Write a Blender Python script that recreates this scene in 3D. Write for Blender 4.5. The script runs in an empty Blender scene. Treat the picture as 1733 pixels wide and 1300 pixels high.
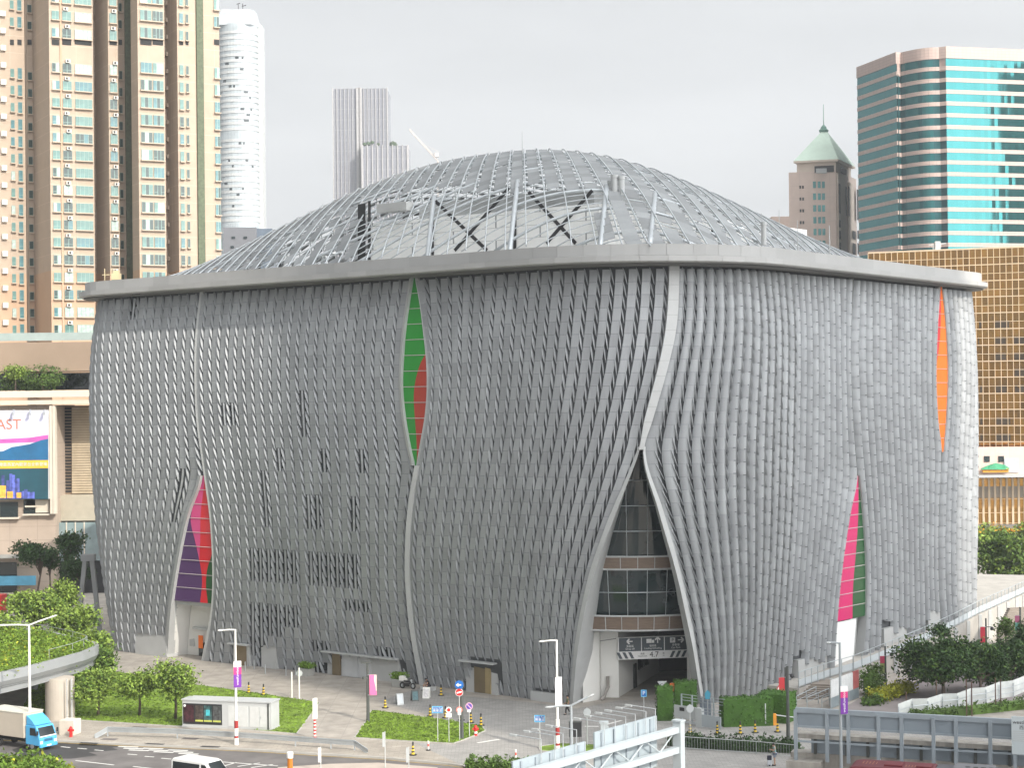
import bpy, bmesh, math, random
import numpy as np
from mathutils import Matrix, Vector
random.seed(7)
R = math.radians
SC = bpy.context.scene
COL = SC.collection

# ---------------------------------------------------------------- camera, sky, sun, exposure
FPX, HZ, ROLL = 3000.0, 672.0, 0.63          # focal length in photo pixels, horizon row, roll in degrees
CAM_Z = 28.0
cam = bpy.data.cameras.new("camera")
cam.sensor_width = 36.0
cam.lens = FPX / 1733.0 * 36.0
cam.clip_start, cam.clip_end = 1.0, 12000.0
camera = bpy.data.objects.new("camera", cam)
COL.objects.link(camera)
CAM_R = Matrix.Rotation(R(90) + math.atan((HZ - 650) / FPX), 4, 'X') @ Matrix.Rotation(R(-ROLL), 4, 'Z')
camera.matrix_world = Matrix.Translation((0, 0, CAM_Z)) @ CAM_R
SC.camera = camera

SUN_AZ = Vector((0.60, -0.80, 0)).normalized()   # towards the sun, on the ground
SUN_EL = R(34)
world = bpy.data.worlds.new("World")
SC.world = world
world.use_nodes = True
wt = world.node_tree
wt.nodes.clear()
w_out = wt.nodes.new('ShaderNodeOutputWorld')
w_bg = wt.nodes.new('ShaderNodeBackground')
w_sky = wt.nodes.new('ShaderNodeTexSky')
w_sky.sky_type = 'NISHITA'
w_sky.sun_disc = False
w_sky.sun_elevation = SUN_EL
w_sky.sun_rotation = math.atan2(SUN_AZ.x, SUN_AZ.y)
w_sky.dust_density = 4.0
w_sky.air_density = 1.0
w_hsv = wt.nodes.new('ShaderNodeHueSaturation')
w_hsv.inputs['Saturation'].default_value = 0.25
w_tc = wt.nodes.new('ShaderNodeTexCoord')
w_map = wt.nodes.new('ShaderNodeMapping')
w_map.inputs['Scale'].default_value = (1.2, 1.2, 5.0)
w_noise = wt.nodes.new('ShaderNodeTexNoise')
w_noise.inputs['Scale'].default_value = 2.2
w_noise.inputs['Detail'].default_value = 5.0
w_ramp = wt.nodes.new('ShaderNodeMapRange')
w_ramp.inputs['From Min'].default_value = 0.3
w_ramp.inputs['From Max'].default_value = 0.7
w_ramp.inputs['To Min'].default_value = 0.66
w_ramp.inputs['To Max'].default_value = 0.98
w_mix = wt.nodes.new('ShaderNodeMix')
w_mix.data_type = 'RGBA'
w_mix.inputs['B'].default_value = (8.95, 9.12, 9.25, 1)      # thin bright cloud cover over the blue
wt.links.new(w_tc.outputs['Generated'], w_map.inputs['Vector'])
wt.links.new(w_map.outputs['Vector'], w_noise.inputs['Vector'])
wt.links.new(w_noise.outputs['Fac'], w_ramp.inputs['Value'])
wt.links.new(w_ramp.outputs['Result'], w_mix.inputs['Factor'])
wt.links.new(w_sky.outputs['Color'], w_hsv.inputs['Color'])
wt.links.new(w_hsv.outputs['Color'], w_mix.inputs['A'])
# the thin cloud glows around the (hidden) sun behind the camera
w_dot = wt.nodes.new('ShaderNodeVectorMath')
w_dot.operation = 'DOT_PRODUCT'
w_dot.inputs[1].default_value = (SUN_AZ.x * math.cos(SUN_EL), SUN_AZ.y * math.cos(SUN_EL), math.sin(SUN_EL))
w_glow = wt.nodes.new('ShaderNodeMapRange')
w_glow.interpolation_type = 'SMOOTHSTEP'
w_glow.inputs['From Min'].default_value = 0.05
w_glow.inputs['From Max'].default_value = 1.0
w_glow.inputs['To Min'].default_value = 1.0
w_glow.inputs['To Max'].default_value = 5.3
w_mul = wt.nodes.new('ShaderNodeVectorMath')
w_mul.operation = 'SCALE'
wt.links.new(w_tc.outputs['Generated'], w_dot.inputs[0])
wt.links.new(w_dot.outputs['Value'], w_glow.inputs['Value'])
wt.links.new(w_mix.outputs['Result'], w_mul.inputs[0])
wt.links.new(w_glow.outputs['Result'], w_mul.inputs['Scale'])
# sky dimmed behind the camera to the left, added to darken the left facade
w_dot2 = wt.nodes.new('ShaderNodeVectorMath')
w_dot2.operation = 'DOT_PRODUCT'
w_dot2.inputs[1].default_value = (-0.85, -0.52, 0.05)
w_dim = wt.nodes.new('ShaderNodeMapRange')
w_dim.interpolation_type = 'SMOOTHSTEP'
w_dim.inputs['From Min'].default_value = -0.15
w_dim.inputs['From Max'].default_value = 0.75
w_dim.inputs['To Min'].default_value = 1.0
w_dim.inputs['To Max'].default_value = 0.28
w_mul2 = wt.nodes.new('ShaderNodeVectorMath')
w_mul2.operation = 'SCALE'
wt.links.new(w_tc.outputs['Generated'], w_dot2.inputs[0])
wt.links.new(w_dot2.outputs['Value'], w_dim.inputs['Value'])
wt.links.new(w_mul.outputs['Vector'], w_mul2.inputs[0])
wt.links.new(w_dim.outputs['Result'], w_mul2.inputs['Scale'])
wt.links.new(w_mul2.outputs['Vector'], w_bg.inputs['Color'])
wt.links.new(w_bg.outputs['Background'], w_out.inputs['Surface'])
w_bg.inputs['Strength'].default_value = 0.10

sun = bpy.data.lights.new("sun", 'SUN')
sun.energy = 4.8
sun.angle = R(0.6)
sun.color = (1.0, 0.93, 0.82)
sun_o = bpy.data.objects.new("sun", sun)
COL.objects.link(sun_o)
sun_dir = -(SUN_AZ * math.cos(SUN_EL) + Vector((0, 0, math.sin(SUN_EL))))
sun_o.rotation_euler = sun_dir.to_track_quat('-Z', 'Y').to_euler()
sun_o.location = (60, -80, 120)

SC.view_settings.view_transform = 'Standard'
SC.view_settings.look = 'None'
SC.view_settings.exposure = 0.0
SC.view_settings.gamma = 1.0
SC.cycles.max_bounces = 5
SC.cycles.diffuse_bounces = 3
SC.cycles.glossy_bounces = 3
SC.cycles.transmission_bounces = 3
SC.cycles.transparent_max_bounces = 6

# ---------------------------------------------------------------- helpers
CAM_R3 = np.array(CAM_R.to_3x3())

def ray(px, py):
    return CAM_R3 @ np.array([(px - 866.5) / FPX, -(py - 650.0) / FPX, -1.0])

def at(px, py, Y):
    """photo pixel at distance Y in front of the camera -> world point"""
    d = ray(px, py)
    d = d * (Y / d[1])
    return Vector((d[0], d[1], d[2] + CAM_Z))

def gr(px, py, z=0.0):
    """photo pixel on the horizontal plane z -> world point"""
    d = ray(px, py)
    d = d * ((z - CAM_Z) / d[2])
    return Vector((d[0], d[1], z))

def pix(p):
    v = CAM_R3.T @ (np.array([p[0], p[1], p[2] - CAM_Z]))
    return (866.5 + FPX * v[0] / -v[2], 650.0 - FPX * v[1] / -v[2])

def lin(c):
    c = c / 255.0
    return c / 12.92 if c <= 0.04045 else ((c + 0.055) / 1.055) ** 2.4

def rgb(r, g, b):
    return (lin(r), lin(g), lin(b))

MATS = {}

def mat(name, color, rough=0.7, metal=0.0, var=0.12, scale=0.6, bump=0.0, bscale=8.0, island=0.0,
        spec=0.5, dirt=0.0, stretch=None, coat=0.0):
    """procedural principled material: colour broken up by soft noise, optional per-piece tone and bump"""
    if name in MATS:
        return MATS[name]
    m = bpy.data.materials.new(name)
    m.use_nodes = True
    nt = m.node_tree
    b = nt.nodes['Principled BSDF']
    L = nt.links.new
    geo = nt.nodes.new('ShaderNodeNewGeometry')
    tc = nt.nodes.new('ShaderNodeTexCoord')
    vec = tc.outputs['Object']
    if stretch:
        mp = nt.nodes.new('ShaderNodeMapping')
        mp.inputs['Scale'].default_value = stretch
        L(vec, mp.inputs['Vector'])
        vec = mp.outputs['Vector']
    n = nt.nodes.new('ShaderNodeTexNoise')
    n.inputs['Scale'].default_value = scale
    n.inputs['Detail'].default_value = 6.0
    n.inputs['Roughness'].default_value = 0.6
    L(vec, n.inputs['Vector'])
    mr = nt.nodes.new('ShaderNodeMapRange')
    mr.inputs['From Min'].default_value = 0.3
    mr.inputs['From Max'].default_value = 0.7
    mr.inputs['To Min'].default_value = 1.0 - var
    mr.inputs['To Max'].default_value = 1.0 + var
    L(n.outputs['Fac'], mr.inputs['Value'])
    val = mr.outputs['Result']
    if island:
        ml = nt.nodes.new('ShaderNodeMapRange')
        ml.inputs['To Min'].default_value = 1.0 - island
        ml.inputs['To Max'].default_value = 1.0 + island
        L(geo.outputs['Random Per Island'], ml.inputs['Value'])
        mm = nt.nodes.new('ShaderNodeMath')
        mm.operation = 'MULTIPLY'
        L(val, mm.inputs[0])
        L(ml.outputs['Result'], mm.inputs[1])
        val = mm.outputs[0]
    vm = nt.nodes.new('ShaderNodeVectorMath')
    vm.operation = 'SCALE'
    vm.inputs[0].default_value = color[:3]
    L(val, vm.inputs['Scale'])
    L(vm.outputs['Vector'], b.inputs['Base Color'])
    b.inputs['Roughness'].default_value = rough
    b.inputs['Metallic'].default_value = metal
    b.inputs['Specular IOR Level'].default_value = spec
    b.inputs['Coat Weight'].default_value = coat
    if bump:
        n2 = nt.nodes.new('ShaderNodeTexNoise')
        n2.inputs['Scale'].default_value = bscale
        n2.inputs['Detail'].default_value = 4.0
        L(tc.outputs['Object'], n2.inputs['Vector'])
        bp = nt.nodes.new('ShaderNodeBump')
        bp.inputs['Strength'].default_value = bump
        bp.inputs['Distance'].default_value = 0.1
        L(n2.outputs['Fac'], bp.inputs['Height'])
        L(bp.outputs['Normal'], b.inputs['Normal'])
    MATS[name] = m
    return m

def grid_mat(name, color, line, bw, bh, mortar=0.02, rough=0.8, var=0.12, offset=0.0, plane='XZ', metal=0.0, c2=None):
    """jointed cladding: brick texture grid over a noisy colour"""
    if name in MATS:
        return MATS[name]
    m = mat(name, color, rough, metal, var)
    nt = m.node_tree
    L = nt.links.new
    b = nt.nodes['Principled BSDF']
    src = b.inputs['Base Color'].links[0].from_socket
    tc = nt.nodes.new('ShaderNodeTexCoord')
    sp = nt.nodes.new('ShaderNodeSeparateXYZ')
    cb = nt.nodes.new('ShaderNodeCombineXYZ')
    L(tc.outputs['Object'], sp.inputs[0])
    if plane == 'XY':
        L(sp.outputs['X'], cb.inputs['X'])
        L(sp.outputs['Y'], cb.inputs['Y'])
    else:
        ad = nt.nodes.new('ShaderNodeMath')
        L(sp.outputs['X'], ad.inputs[0])
        L(sp.outputs['Y'], ad.inputs[1])
        L(ad.outputs[0], cb.inputs['X'])
        L(sp.outputs['Z'], cb.inputs['Y'])
    br = nt.nodes.new('ShaderNodeTexBrick')
    br.offset = offset
    br.inputs['Scale'].default_value = 1.0
    br.inputs['Brick Width'].default_value = bw
    br.inputs['Row Height'].default_value = bh
    br.inputs['Mortar Size'].default_value = mortar
    br.inputs['Mortar Smooth'].default_value = 0.2
    L(cb.outputs[0], br.inputs['Vector'])
    mx = nt.nodes.new('ShaderNodeMix')
    mx.data_type = 'RGBA'
    L(br.outputs['Fac'], mx.inputs['Factor'])
    if c2:
        br.inputs['Color1'].default_value = (1, 1, 1, 1)
        br.inputs['Color2'].default_value = (c2, c2, c2, 1)
        mm = nt.nodes.new('ShaderNodeMix')
        mm.data_type = 'RGBA'
        mm.blend_type = 'MULTIPLY'
        mm.inputs['Factor'].default_value = 1.0
        L(src, mm.inputs['A'])
        L(br.outputs['Color'], mm.inputs['B'])
        src = mm.outputs['Result']
    L(src, mx.inputs['A'])
    mx.inputs['B'].default_value = (*line, 1)
    L(mx.outputs['Result'], b.inputs['Base Color'])
    return m

class MB:
    """collects faces and links them as ONE mesh object"""
    def __init__(self):
        self.v, self.f, self.m = [], [], []

    def add(self, verts, faces, mi=0):
        k = len(self.v)
        self.v += [tuple(p) for p in verts]
        self.f += [tuple(i + k for i in f) for f in faces]
        self.m += [mi] * len(faces)
        return self

    def quad(self, a, b, c, d, mi=0):
        return self.add([a, b, c, d], [(0, 1, 2, 3)], mi)

    def box(self, c, s, mi=0, rz=0.0, M=None):
        hx, hy, hz = s[0] / 2, s[1] / 2, s[2] / 2
        vs = [Vector((x, y, z)) for z in (-hz, hz) for (x, y) in ((-hx, -hy), (hx, -hy), (hx, hy), (-hx, hy))]
        if M is None:
            M = Matrix.Rotation(rz, 3, 'Z')
        vs = [M @ p + Vector(c) for p in vs]
        return self.add(vs, [(0, 3, 2, 1), (4, 5, 6, 7), (0, 1, 5, 4), (1, 2, 6, 5), (2, 3, 7, 6), (3, 0, 4, 7)], mi)

    def prism(self, poly, z0, z1, mi=0, mtop=None):
        n = len(poly)
        ar = sum(poly[i][0] * poly[(i + 1) % n][1] - poly[(i + 1) % n][0] * poly[i][1] for i in range(n))
        if ar < 0:
            poly = poly[::-1]
        vs = [(p[0], p[1], z0) for p in poly] + [(p[0], p[1], z1) for p in poly]
        self.add(vs, [(i, (i + 1) % n, n + (i + 1) % n, n + i) for i in range(n)], mi)
        self.add(vs, [tuple(range(n - 1, -1, -1))], mi)
        self.add(vs, [tuple(range(n, 2 * n))], mi if mtop is None else mtop)
        return self

    def tube(self, p0, p1, r, n=8, mi=0, r1=None, cap=True):
        p0, p1 = Vector(p0), Vector(p1)
        r1 = r if r1 is None else r1
        d = (p1 - p0)
        if d.length < 1e-6:
            return self
        d.normalize()
        u = d.orthogonal().normalized()
        w = d.cross(u)
        vs = []
        for p, q in ((p0, r), (p1, r1)):
            for k in range(n):
                a = 2 * math.pi * k / n
                vs.append(p + (u * math.cos(a) + w * math.sin(a)) * q)
        fs = [(k, (k + 1) % n, n + (k + 1) % n, n + k) for k in range(n)]
        if cap:
            fs += [tuple(range(n - 1, -1, -1)), tuple(range(n, 2 * n))]
        return self.add(vs, fs, mi)

    def path(self, pts, r, n=6, mi=0):
        """bent tube through points with shared rings"""
        pts = [Vector(p) for p in pts]
        vs = []
        u = None
        for i, p in enumerate(pts):
            d = (pts[min(i + 1, len(pts) - 1)] - pts[max(i - 1, 0)]).normalized()
            u = d.orthogonal().normalized() if u is None else (u - d * u.dot(d)).normalized()
            w = d.cross(u)
            rr = r[i] if isinstance(r, (list, tuple)) else r
            for k in range(n):
                a = 2 * math.pi * k / n
                vs.append(p + (u * math.cos(a) + w * math.sin(a)) * rr)
        fs = [(i * n + k, i * n + (k + 1) % n, (i + 1) * n + (k + 1) % n, (i + 1) * n + k)
              for i in range(len(pts) - 1) for k in range(n)]
        fs += [tuple(range(n - 1, -1, -1)), tuple(range((len(pts) - 1) * n, len(pts) * n))]
        return self.add(vs, fs, mi)

    def lathe(self, prof, n=12, mi=0, c=(0, 0, 0)):
        vs = []
        for (r, z) in prof:
            for k in range(n):
                a = 2 * math.pi * k / n
                vs.append((c[0] + r * math.cos(a), c[1] + r * math.sin(a), c[2] + z))
        fs = [(i * n + k, i * n + (k + 1) % n, (i + 1) * n + (k + 1) % n, (i + 1) * n + k)
              for i in range(len(prof) - 1) for k in range(n)]
        fs += [tuple(range(n - 1, -1, -1)), tuple(range((len(prof) - 1) * n, len(prof) * n))]
        return self.add(vs, fs, mi)

    def blob(self, c, r, n=8, mi=0):
        rows = max(4, n // 2 + 1)
        prof = [(max(1e-3, math.sin(math.pi * i / (rows - 1))), -math.cos(math.pi * i / (rows - 1))) for i in range(rows)]
        rx, ry, rz = r if isinstance(r, (tuple, list)) else (r, r, r)
        k = len(self.v)
        self.lathe(prof, n, mi)
        for i in range(k, len(self.v)):
            x, y, z = self.v[i]
            self.v[i] = (c[0] + x * rx, c[1] + y * ry, c[2] + z * rz)
        return self

    def build(self, name, mats, parent=None, world=False, smooth=False, bevel=0.0, kind=None):
        if not isinstance(mats, (list, tuple)):
            mats = [mats]
        vs = self.v
        if world and parent is not None:
            o = parent
            off = Vector((0, 0, 0))
            while o is not None:
                off += o.location
                o = o.parent
            vs = [(p[0] - off[0], p[1] - off[1], p[2] - off[2]) for p in vs]
        me = bpy.data.meshes.new(name)
        me.from_pydata(vs, [], self.f)
        for m in mats:
            me.materials.append(m)
        if any(self.m):
            me.polygons.foreach_set('material_index', self.m)
        if smooth:
            me.polygons.foreach_set('use_smooth', [True] * len(me.polygons))
        me.update()
        ob = bpy.data.objects.new(name, me)
        COL.objects.link(ob)
        if parent is not None:
            ob.parent = parent
        if bevel:
            bv = ob.modifiers.new('bevel', 'BEVEL')
            bv.width = bevel
            bv.segments = 2
            bv.limit_method = 'ANGLE'
        if kind:
            ob['kind'] = kind
        return ob

def tag(o, label, cat, group=None):
    o['label'] = label
    o['category'] = cat
    if group:
        o['group'] = group
    return o

def thing(name, label, cat, loc=(0, 0, 0), rz=0.0, group=None):
    o = bpy.data.objects.new(name, None)
    COL.objects.link(o)
    o.empty_display_size = 0.5
    o.location = loc
    o.rotation_euler = (0, 0, rz)
    return tag(o, label, cat, group)

def copy_tree(o, parent=None):
    c = o.copy()
    COL.objects.link(c)
    if parent is not None:
        c.parent = parent
    for ch in list(o.children):
        copy_tree(ch, c)
    return c

def dup(o, loc, label, rz=None):
    c = copy_tree(o)
    c.location = loc
    if rz is not None:
        c.rotation_euler = (0, 0, rz)
    c['label'] = label
    return c


def text_mesh(name, s, size, m, parent, M, align='CENTER', extr=0.004, xs=1.0):
    """raised lettering as a mesh part; M places the text plane (x right, y up)"""
    cu = bpy.data.curves.new(name, 'FONT')
    cu.body = s
    cu.size = size
    cu.align_x = align
    cu.align_y = 'CENTER'
    cu.extrude = extr
    ob = bpy.data.objects.new(name, cu)
    COL.objects.link(ob)
    bpy.context.view_layer.update()
    dg = bpy.context.evaluated_depsgraph_get()
    me = bpy.data.meshes.new_from_object(ob.evaluated_get(dg))
    bpy.data.objects.remove(ob)
    bpy.data.curves.remove(cu)
    me.name = name
    if xs != 1.0:
        me.transform(Matrix.Diagonal((xs, 1, 1, 1)))
    me.transform(M)
    me.materials.clear()
    me.materials.append(m)
    o = bpy.data.objects.new(name, me)
    COL.objects.link(o)
    if parent is not None:
        o.parent = parent
    return o

def frame(origin, xdir, up=(0, 0, 1)):
    """4x4 with x along xdir, y along up, z = facing normal (x cross y)"""
    x = Vector(xdir).normalized()
    y = Vector(up)
    y = (y - x * y.dot(x)).normalized()
    z = x.cross(y)
    M = Matrix((x, y, z)).transposed().to_4x4()
    M.translation = Vector(origin)
    return M

def hermite(keys):
    """smooth curve through (t, value) keys -> function"""
    ks = sorted(keys)
    t = [k[0] for k in ks]
    y = [k[1] for k in ks]
    n = len(t)
    d = [(y[i + 1] - y[i]) / (t[i + 1] - t[i]) for i in range(n - 1)]
    g = [d[0]] + [(d[i - 1] + d[i]) / 2 for i in range(1, n - 1)] + [d[-1]] if n > 1 else [0]
    def f(x):
        if x <= t[0]:
            return y[0] + g[0] * (x - t[0])
        if x >= t[-1]:
            return y[-1] + g[-1] * (x - t[-1])
        i = 0
        while x > t[i + 1]:
            i += 1
        h = t[i + 1] - t[i]
        s = (x - t[i]) / h
        return ((2*s**3 - 3*s**2 + 1) * y[i] + (s**3 - 2*s**2 + s) * h * g[i]
                + (-2*s**3 + 3*s**2) * y[i+1] + (s**3 - s**2) * h * g[i+1])
    return f
# ---------------------------------------------------------------- the theatre: plan, wall surface, seams
CORNERS = [((-51.0, 200.1), 7.0), ((14.3, 147.9), 17.0), ((56.0, 202.6), 7.0), ((-8.3, 254.0), 12.0)]
ZT = 39.5                                            # underside of the eaves

def rounded_outline(corners, seg=14):
    pts = []
    n = len(corners)
    for i in range(n):
        p = Vector(corners[i][0])
        a = (Vector(corners[i - 1][0]) - p).normalized()
        b = (Vector(corners[(i + 1) % n][0]) - p).normalized()
        ang = a.angle(b)
        r = corners[i][1]
        t = r / math.tan(ang / 2)
        bis = (a + b).normalized()
        c = p + bis * (r / math.sin(ang / 2))
        v0 = (p + a * t) - c
        v1 = (p + b * t) - c
        a0 = math.atan2(v0.y, v0.x)
        da = math.atan2(v1.y, v1.x) - a0
        while da > math.pi: da -= 2 * math.pi
        while da < -math.pi: da += 2 * math.pi
        for k in range(seg + 1):
            q = a0 + da * k / seg
            pts.append((c.x + r * math.cos(q), c.y + r * math.sin(q)))
    k = seg // 2                                     # s = 0 in the middle of the left corner
    return pts[k:] + pts[:k]

_op = np.array(rounded_outline(CORNERS))
_op = np.vstack([_op, _op[:1]])
_ol = np.concatenate([[0], np.cumsum(np.hypot(*np.diff(_op, axis=0).T))])
LEN = _ol[-1]
# resample finely and smooth the direction a little
_S = np.linspace(0, LEN, 1601)
_PX, _PY = np.interp(_S, _ol, _op[:, 0]), np.interp(_S, _ol, _op[:, 1])
_DX, _DY = np.gradient(_PX), np.gradient(_PY)
_k = np.ones(25) / 25
def _sm(a):
    return np.convolve(np.concatenate([a[-13:-1], a, a[1:13]]), _k, 'valid')
_DX, _DY = _sm(_DX), _sm(_DY)
_h = np.hypot(_DX, _DY)
_NX, _NY = _DY / _h, -_DX / _h

def plan(s, d=0.0):
    s = s % LEN
    x = np.interp(s, _S, _PX) + np.interp(s, _S, _NX) * d
    y = np.interp(s, _S, _PY) + np.interp(s, _S, _NY) * d
    return float(x), float(y)

def normal(s):
    s = s % LEN
    v = Vector((float(np.interp(s, _S, _NX)), float(np.interp(s, _S, _NY)), 0))
    return v.normalized()

def s_at(x, y):
    return float(_S[np.argmin((_PX - x) ** 2 + (_PY - y) ** 2)])

S_NEAR, S_RIGHT, S_FAR = s_at(14.3, 147.9), s_at(56, 202.6), s_at(-8.3, 254)
_foot = hermite([(-30, 3.0), (0, 3.0), (16, 3.6), (45, 5.2), (S_NEAR - 10, 4.6), (S_NEAR + 8, 4.4), (S_NEAR + 30, 2.2),
                 (S_RIGHT, 1.8), (S_RIGHT + 30, 2.0)])
_bul = hermite([(0, 0.25), (0.15, 0.0), (0.38, -0.05), (0.6, 0.14), (0.82, 0.55), (1.0, 1.0)])
_belly = hermite([(-30, 0.7), (0, 0.7), (40, 0.8), (S_NEAR, 1.2), (S_NEAR + 30, 1.2), (S_RIGHT, 1.2), (S_RIGHT + 30, 1.2)])

def inset(s, z):
    v = min(1.0, max(0.0, 1 - z / ZT))
    ss = s if s < LEN * 0.75 else s - LEN
    if ss > S_RIGHT + 30: ss = S_RIGHT + 30
    if ss < -30: ss = -30
    ft, be = _foot(ss), _belly(ss)
    top = max(0.0, 1 - v / 0.3) ** 2 * 0.35            # tucks in under the eaves
    return be + top + (ft - be) * _bul(v)

def wall(s, z, d=0.0):
    x, y = plan(s, d - inset(s, z))
    return Vector((x, y, z))

def sz(px, py):
    """photo pixel -> (s, z) on the wall surface"""
    z = 20.0
    s = S_NEAR
    for _ in range(12):
        lo, hi = 0.0, S_RIGHT
        for _ in range(26):
            s = (lo + hi) / 2
            if pix(wall(s, z))[0] < px: lo = s
            else: hi = s
        p = wall(s, z)
        z = CAM_Z + (at(px, py, p.y).z - CAM_Z)
    return s, z

def curve(pts):
    ks = [sz(*p) for p in pts]
    return hermite([(z, s) for s, z in ks])

# seams: left and right edge of each opening, read down the photo
A_L = curve([(338, 488), (331, 560), (329, 640), (332, 710), (340, 770), (344, 805), (323, 870), (306, 950), (294, 1030), (288, 1110)])
A_R = curve([(340, 488), (333, 560), (331, 640), (334, 710), (342, 770), (347, 805), (356, 870), (361, 950), (359, 1030), (343, 1117)])
B_L = curve([(701, 468), (692, 530), (685, 600), (683, 650), (687, 700), (697, 760), (703, 790), (693, 850), (688, 910), (687, 970), (692, 1050), (708, 1150)])
B_R = curve([(703, 468), (714, 530), (722, 600), (724, 650), (721, 700), (711, 760), (706, 790), (696, 850), (691, 910), (690, 970), (696, 1050), (713, 1152)])
C_L = curve([(1133, 448), (1126, 560), (1110, 640), (1092, 710), (1082, 762), (1046, 860), (1010, 960), (987, 1060), (972, 1195)])
C_R = curve([(1146, 448), (1140, 560), (1122, 640), (1102, 710), (1088, 762), (1112, 860), (1140, 960), (1162, 1060), (1183, 1186)])
D_L = curve([(1439, 466), (1433, 600), (1436, 680), (1441, 750), (1446, 805), (1434, 870), (1421, 950), (1412, 1040), (1406, 1148)])
D_R = curve([(1442, 466), (1436, 600), (1439, 680), (1443, 750), (1448, 805), (1454, 870), (1459, 950), (1459, 1040), (1452, 1128)])
E_L = curve([(1586, 484), (1581, 560), (1579, 640), (1582, 710), (1588, 765), (1584, 850), (1582, 930), (1583, 1000), (1588, 1062)])
E_R = curve([(1588, 484), (1595, 560), (1598, 640), (1595, 710), (1591, 765), (1587, 850), (1585, 930), (1586, 1000), (1591, 1062)])

M_ALU = mat('brushed aluminium fins', (0.295, 0.308, 0.32), 0.52, 0.12, 0.13, 0.5, island=0.11, spec=.4, stretch=(1, 1, .18))
M_BACK = mat('dark backing behind fins', (0.075, 0.08, 0.086), 0.8, 0, 0.2)
M_TRIM = mat('pale grey cladding', (0.42, 0.43, 0.43), 0.55, 0.1, 0.06, 0.4)
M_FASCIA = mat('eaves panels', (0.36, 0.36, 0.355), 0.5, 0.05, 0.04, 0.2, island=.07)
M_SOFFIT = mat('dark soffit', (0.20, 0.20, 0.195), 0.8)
M_WHITE = mat('off white wall', (0.66, 0.655, 0.63), 0.7, 0, 0.05, 0.3)
M_GREYP = mat('grey concrete panel', (0.40, 0.405, 0.40), 0.75, 0, 0.08, 0.4)
M_STEEL = mat('galvanised steel', (0.47, 0.50, 0.52), 0.4, 0.5, 0.12, 0.8)
M_DKGLASS = mat('dark glass', (0.012, 0.022, 0.024), 0.06, 0.0, 0.25, 0.15, spec=0.7)
M_DARK = mat('dark interior', (0.018, 0.019, 0.02), 0.8)
M_BRONZE = mat('bronze door', (0.23, 0.18, 0.11), 0.4, 0.5, 0.1)
M_WOOD = mat('timber slats', (0.16, 0.115, 0.085), 0.6, 0, 0.2, 1.2, stretch=(1, 1, 8))
M_LINE = mat('pale joint line', (0.45, 0.40, 0.40), 0.6)
C_GREEN = mat('green glass panel', rgb(32, 132, 42), 0.3, 0, 0.05)
C_RUST = mat('rust red glass panel', rgb(160, 52, 34), 0.3, 0, 0.05)
C_PURPLE = mat('purple glass panel', rgb(76, 42, 96), 0.3, 0, 0.05)
C_PINK = mat('pink glass panel', rgb(206, 66, 128), 0.3, 0, 0.05)
C_RED = mat('red glass panel', rgb(205, 24, 40), 0.3, 0, 0.05)
C_DKGREEN = mat('dark green glass panel', rgb(22, 80, 38), 0.3, 0, 0.05)
C_MAGENTA = mat('magenta glass panel', rgb(198, 24, 100), 0.3, 0, 0.05)
C_ORANGE = mat('orange glass panel', rgb(235, 118, 40), 0.5, 0, 0.05, spec=.2)

theatre = thing('theatre', 'large grey theatre clad in rippling metal fins under a domed lattice roof', 'theatre', (3.0, 201.0, 0))

NR = 34
# cells left open so that the dark windows behind show between the fins: panel -> [(x0,x1,y0,y1)] in photo pixels
OPEN = {1: [(515, 526, 672, 730), (385, 398, 676, 726), (474, 489, 767, 803), (540, 555, 768, 805), (606, 622, 769, 807),
            (449, 463, 803, 896), (526, 546, 845, 900), (590, 610, 846, 905),
            (426, 503, 935, 978), (527, 609, 940, 988), (426, 503, 1030, 1068), (590, 624, 1021, 1040),
            (426, 446, 1080, 1104), (530, 555, 1092, 1104), (530, 555, 1118, 1136), (640, 664, 1090, 1116)],
        0: [(298, 308, 800, 885), (222, 232, 497, 533)]}

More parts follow.
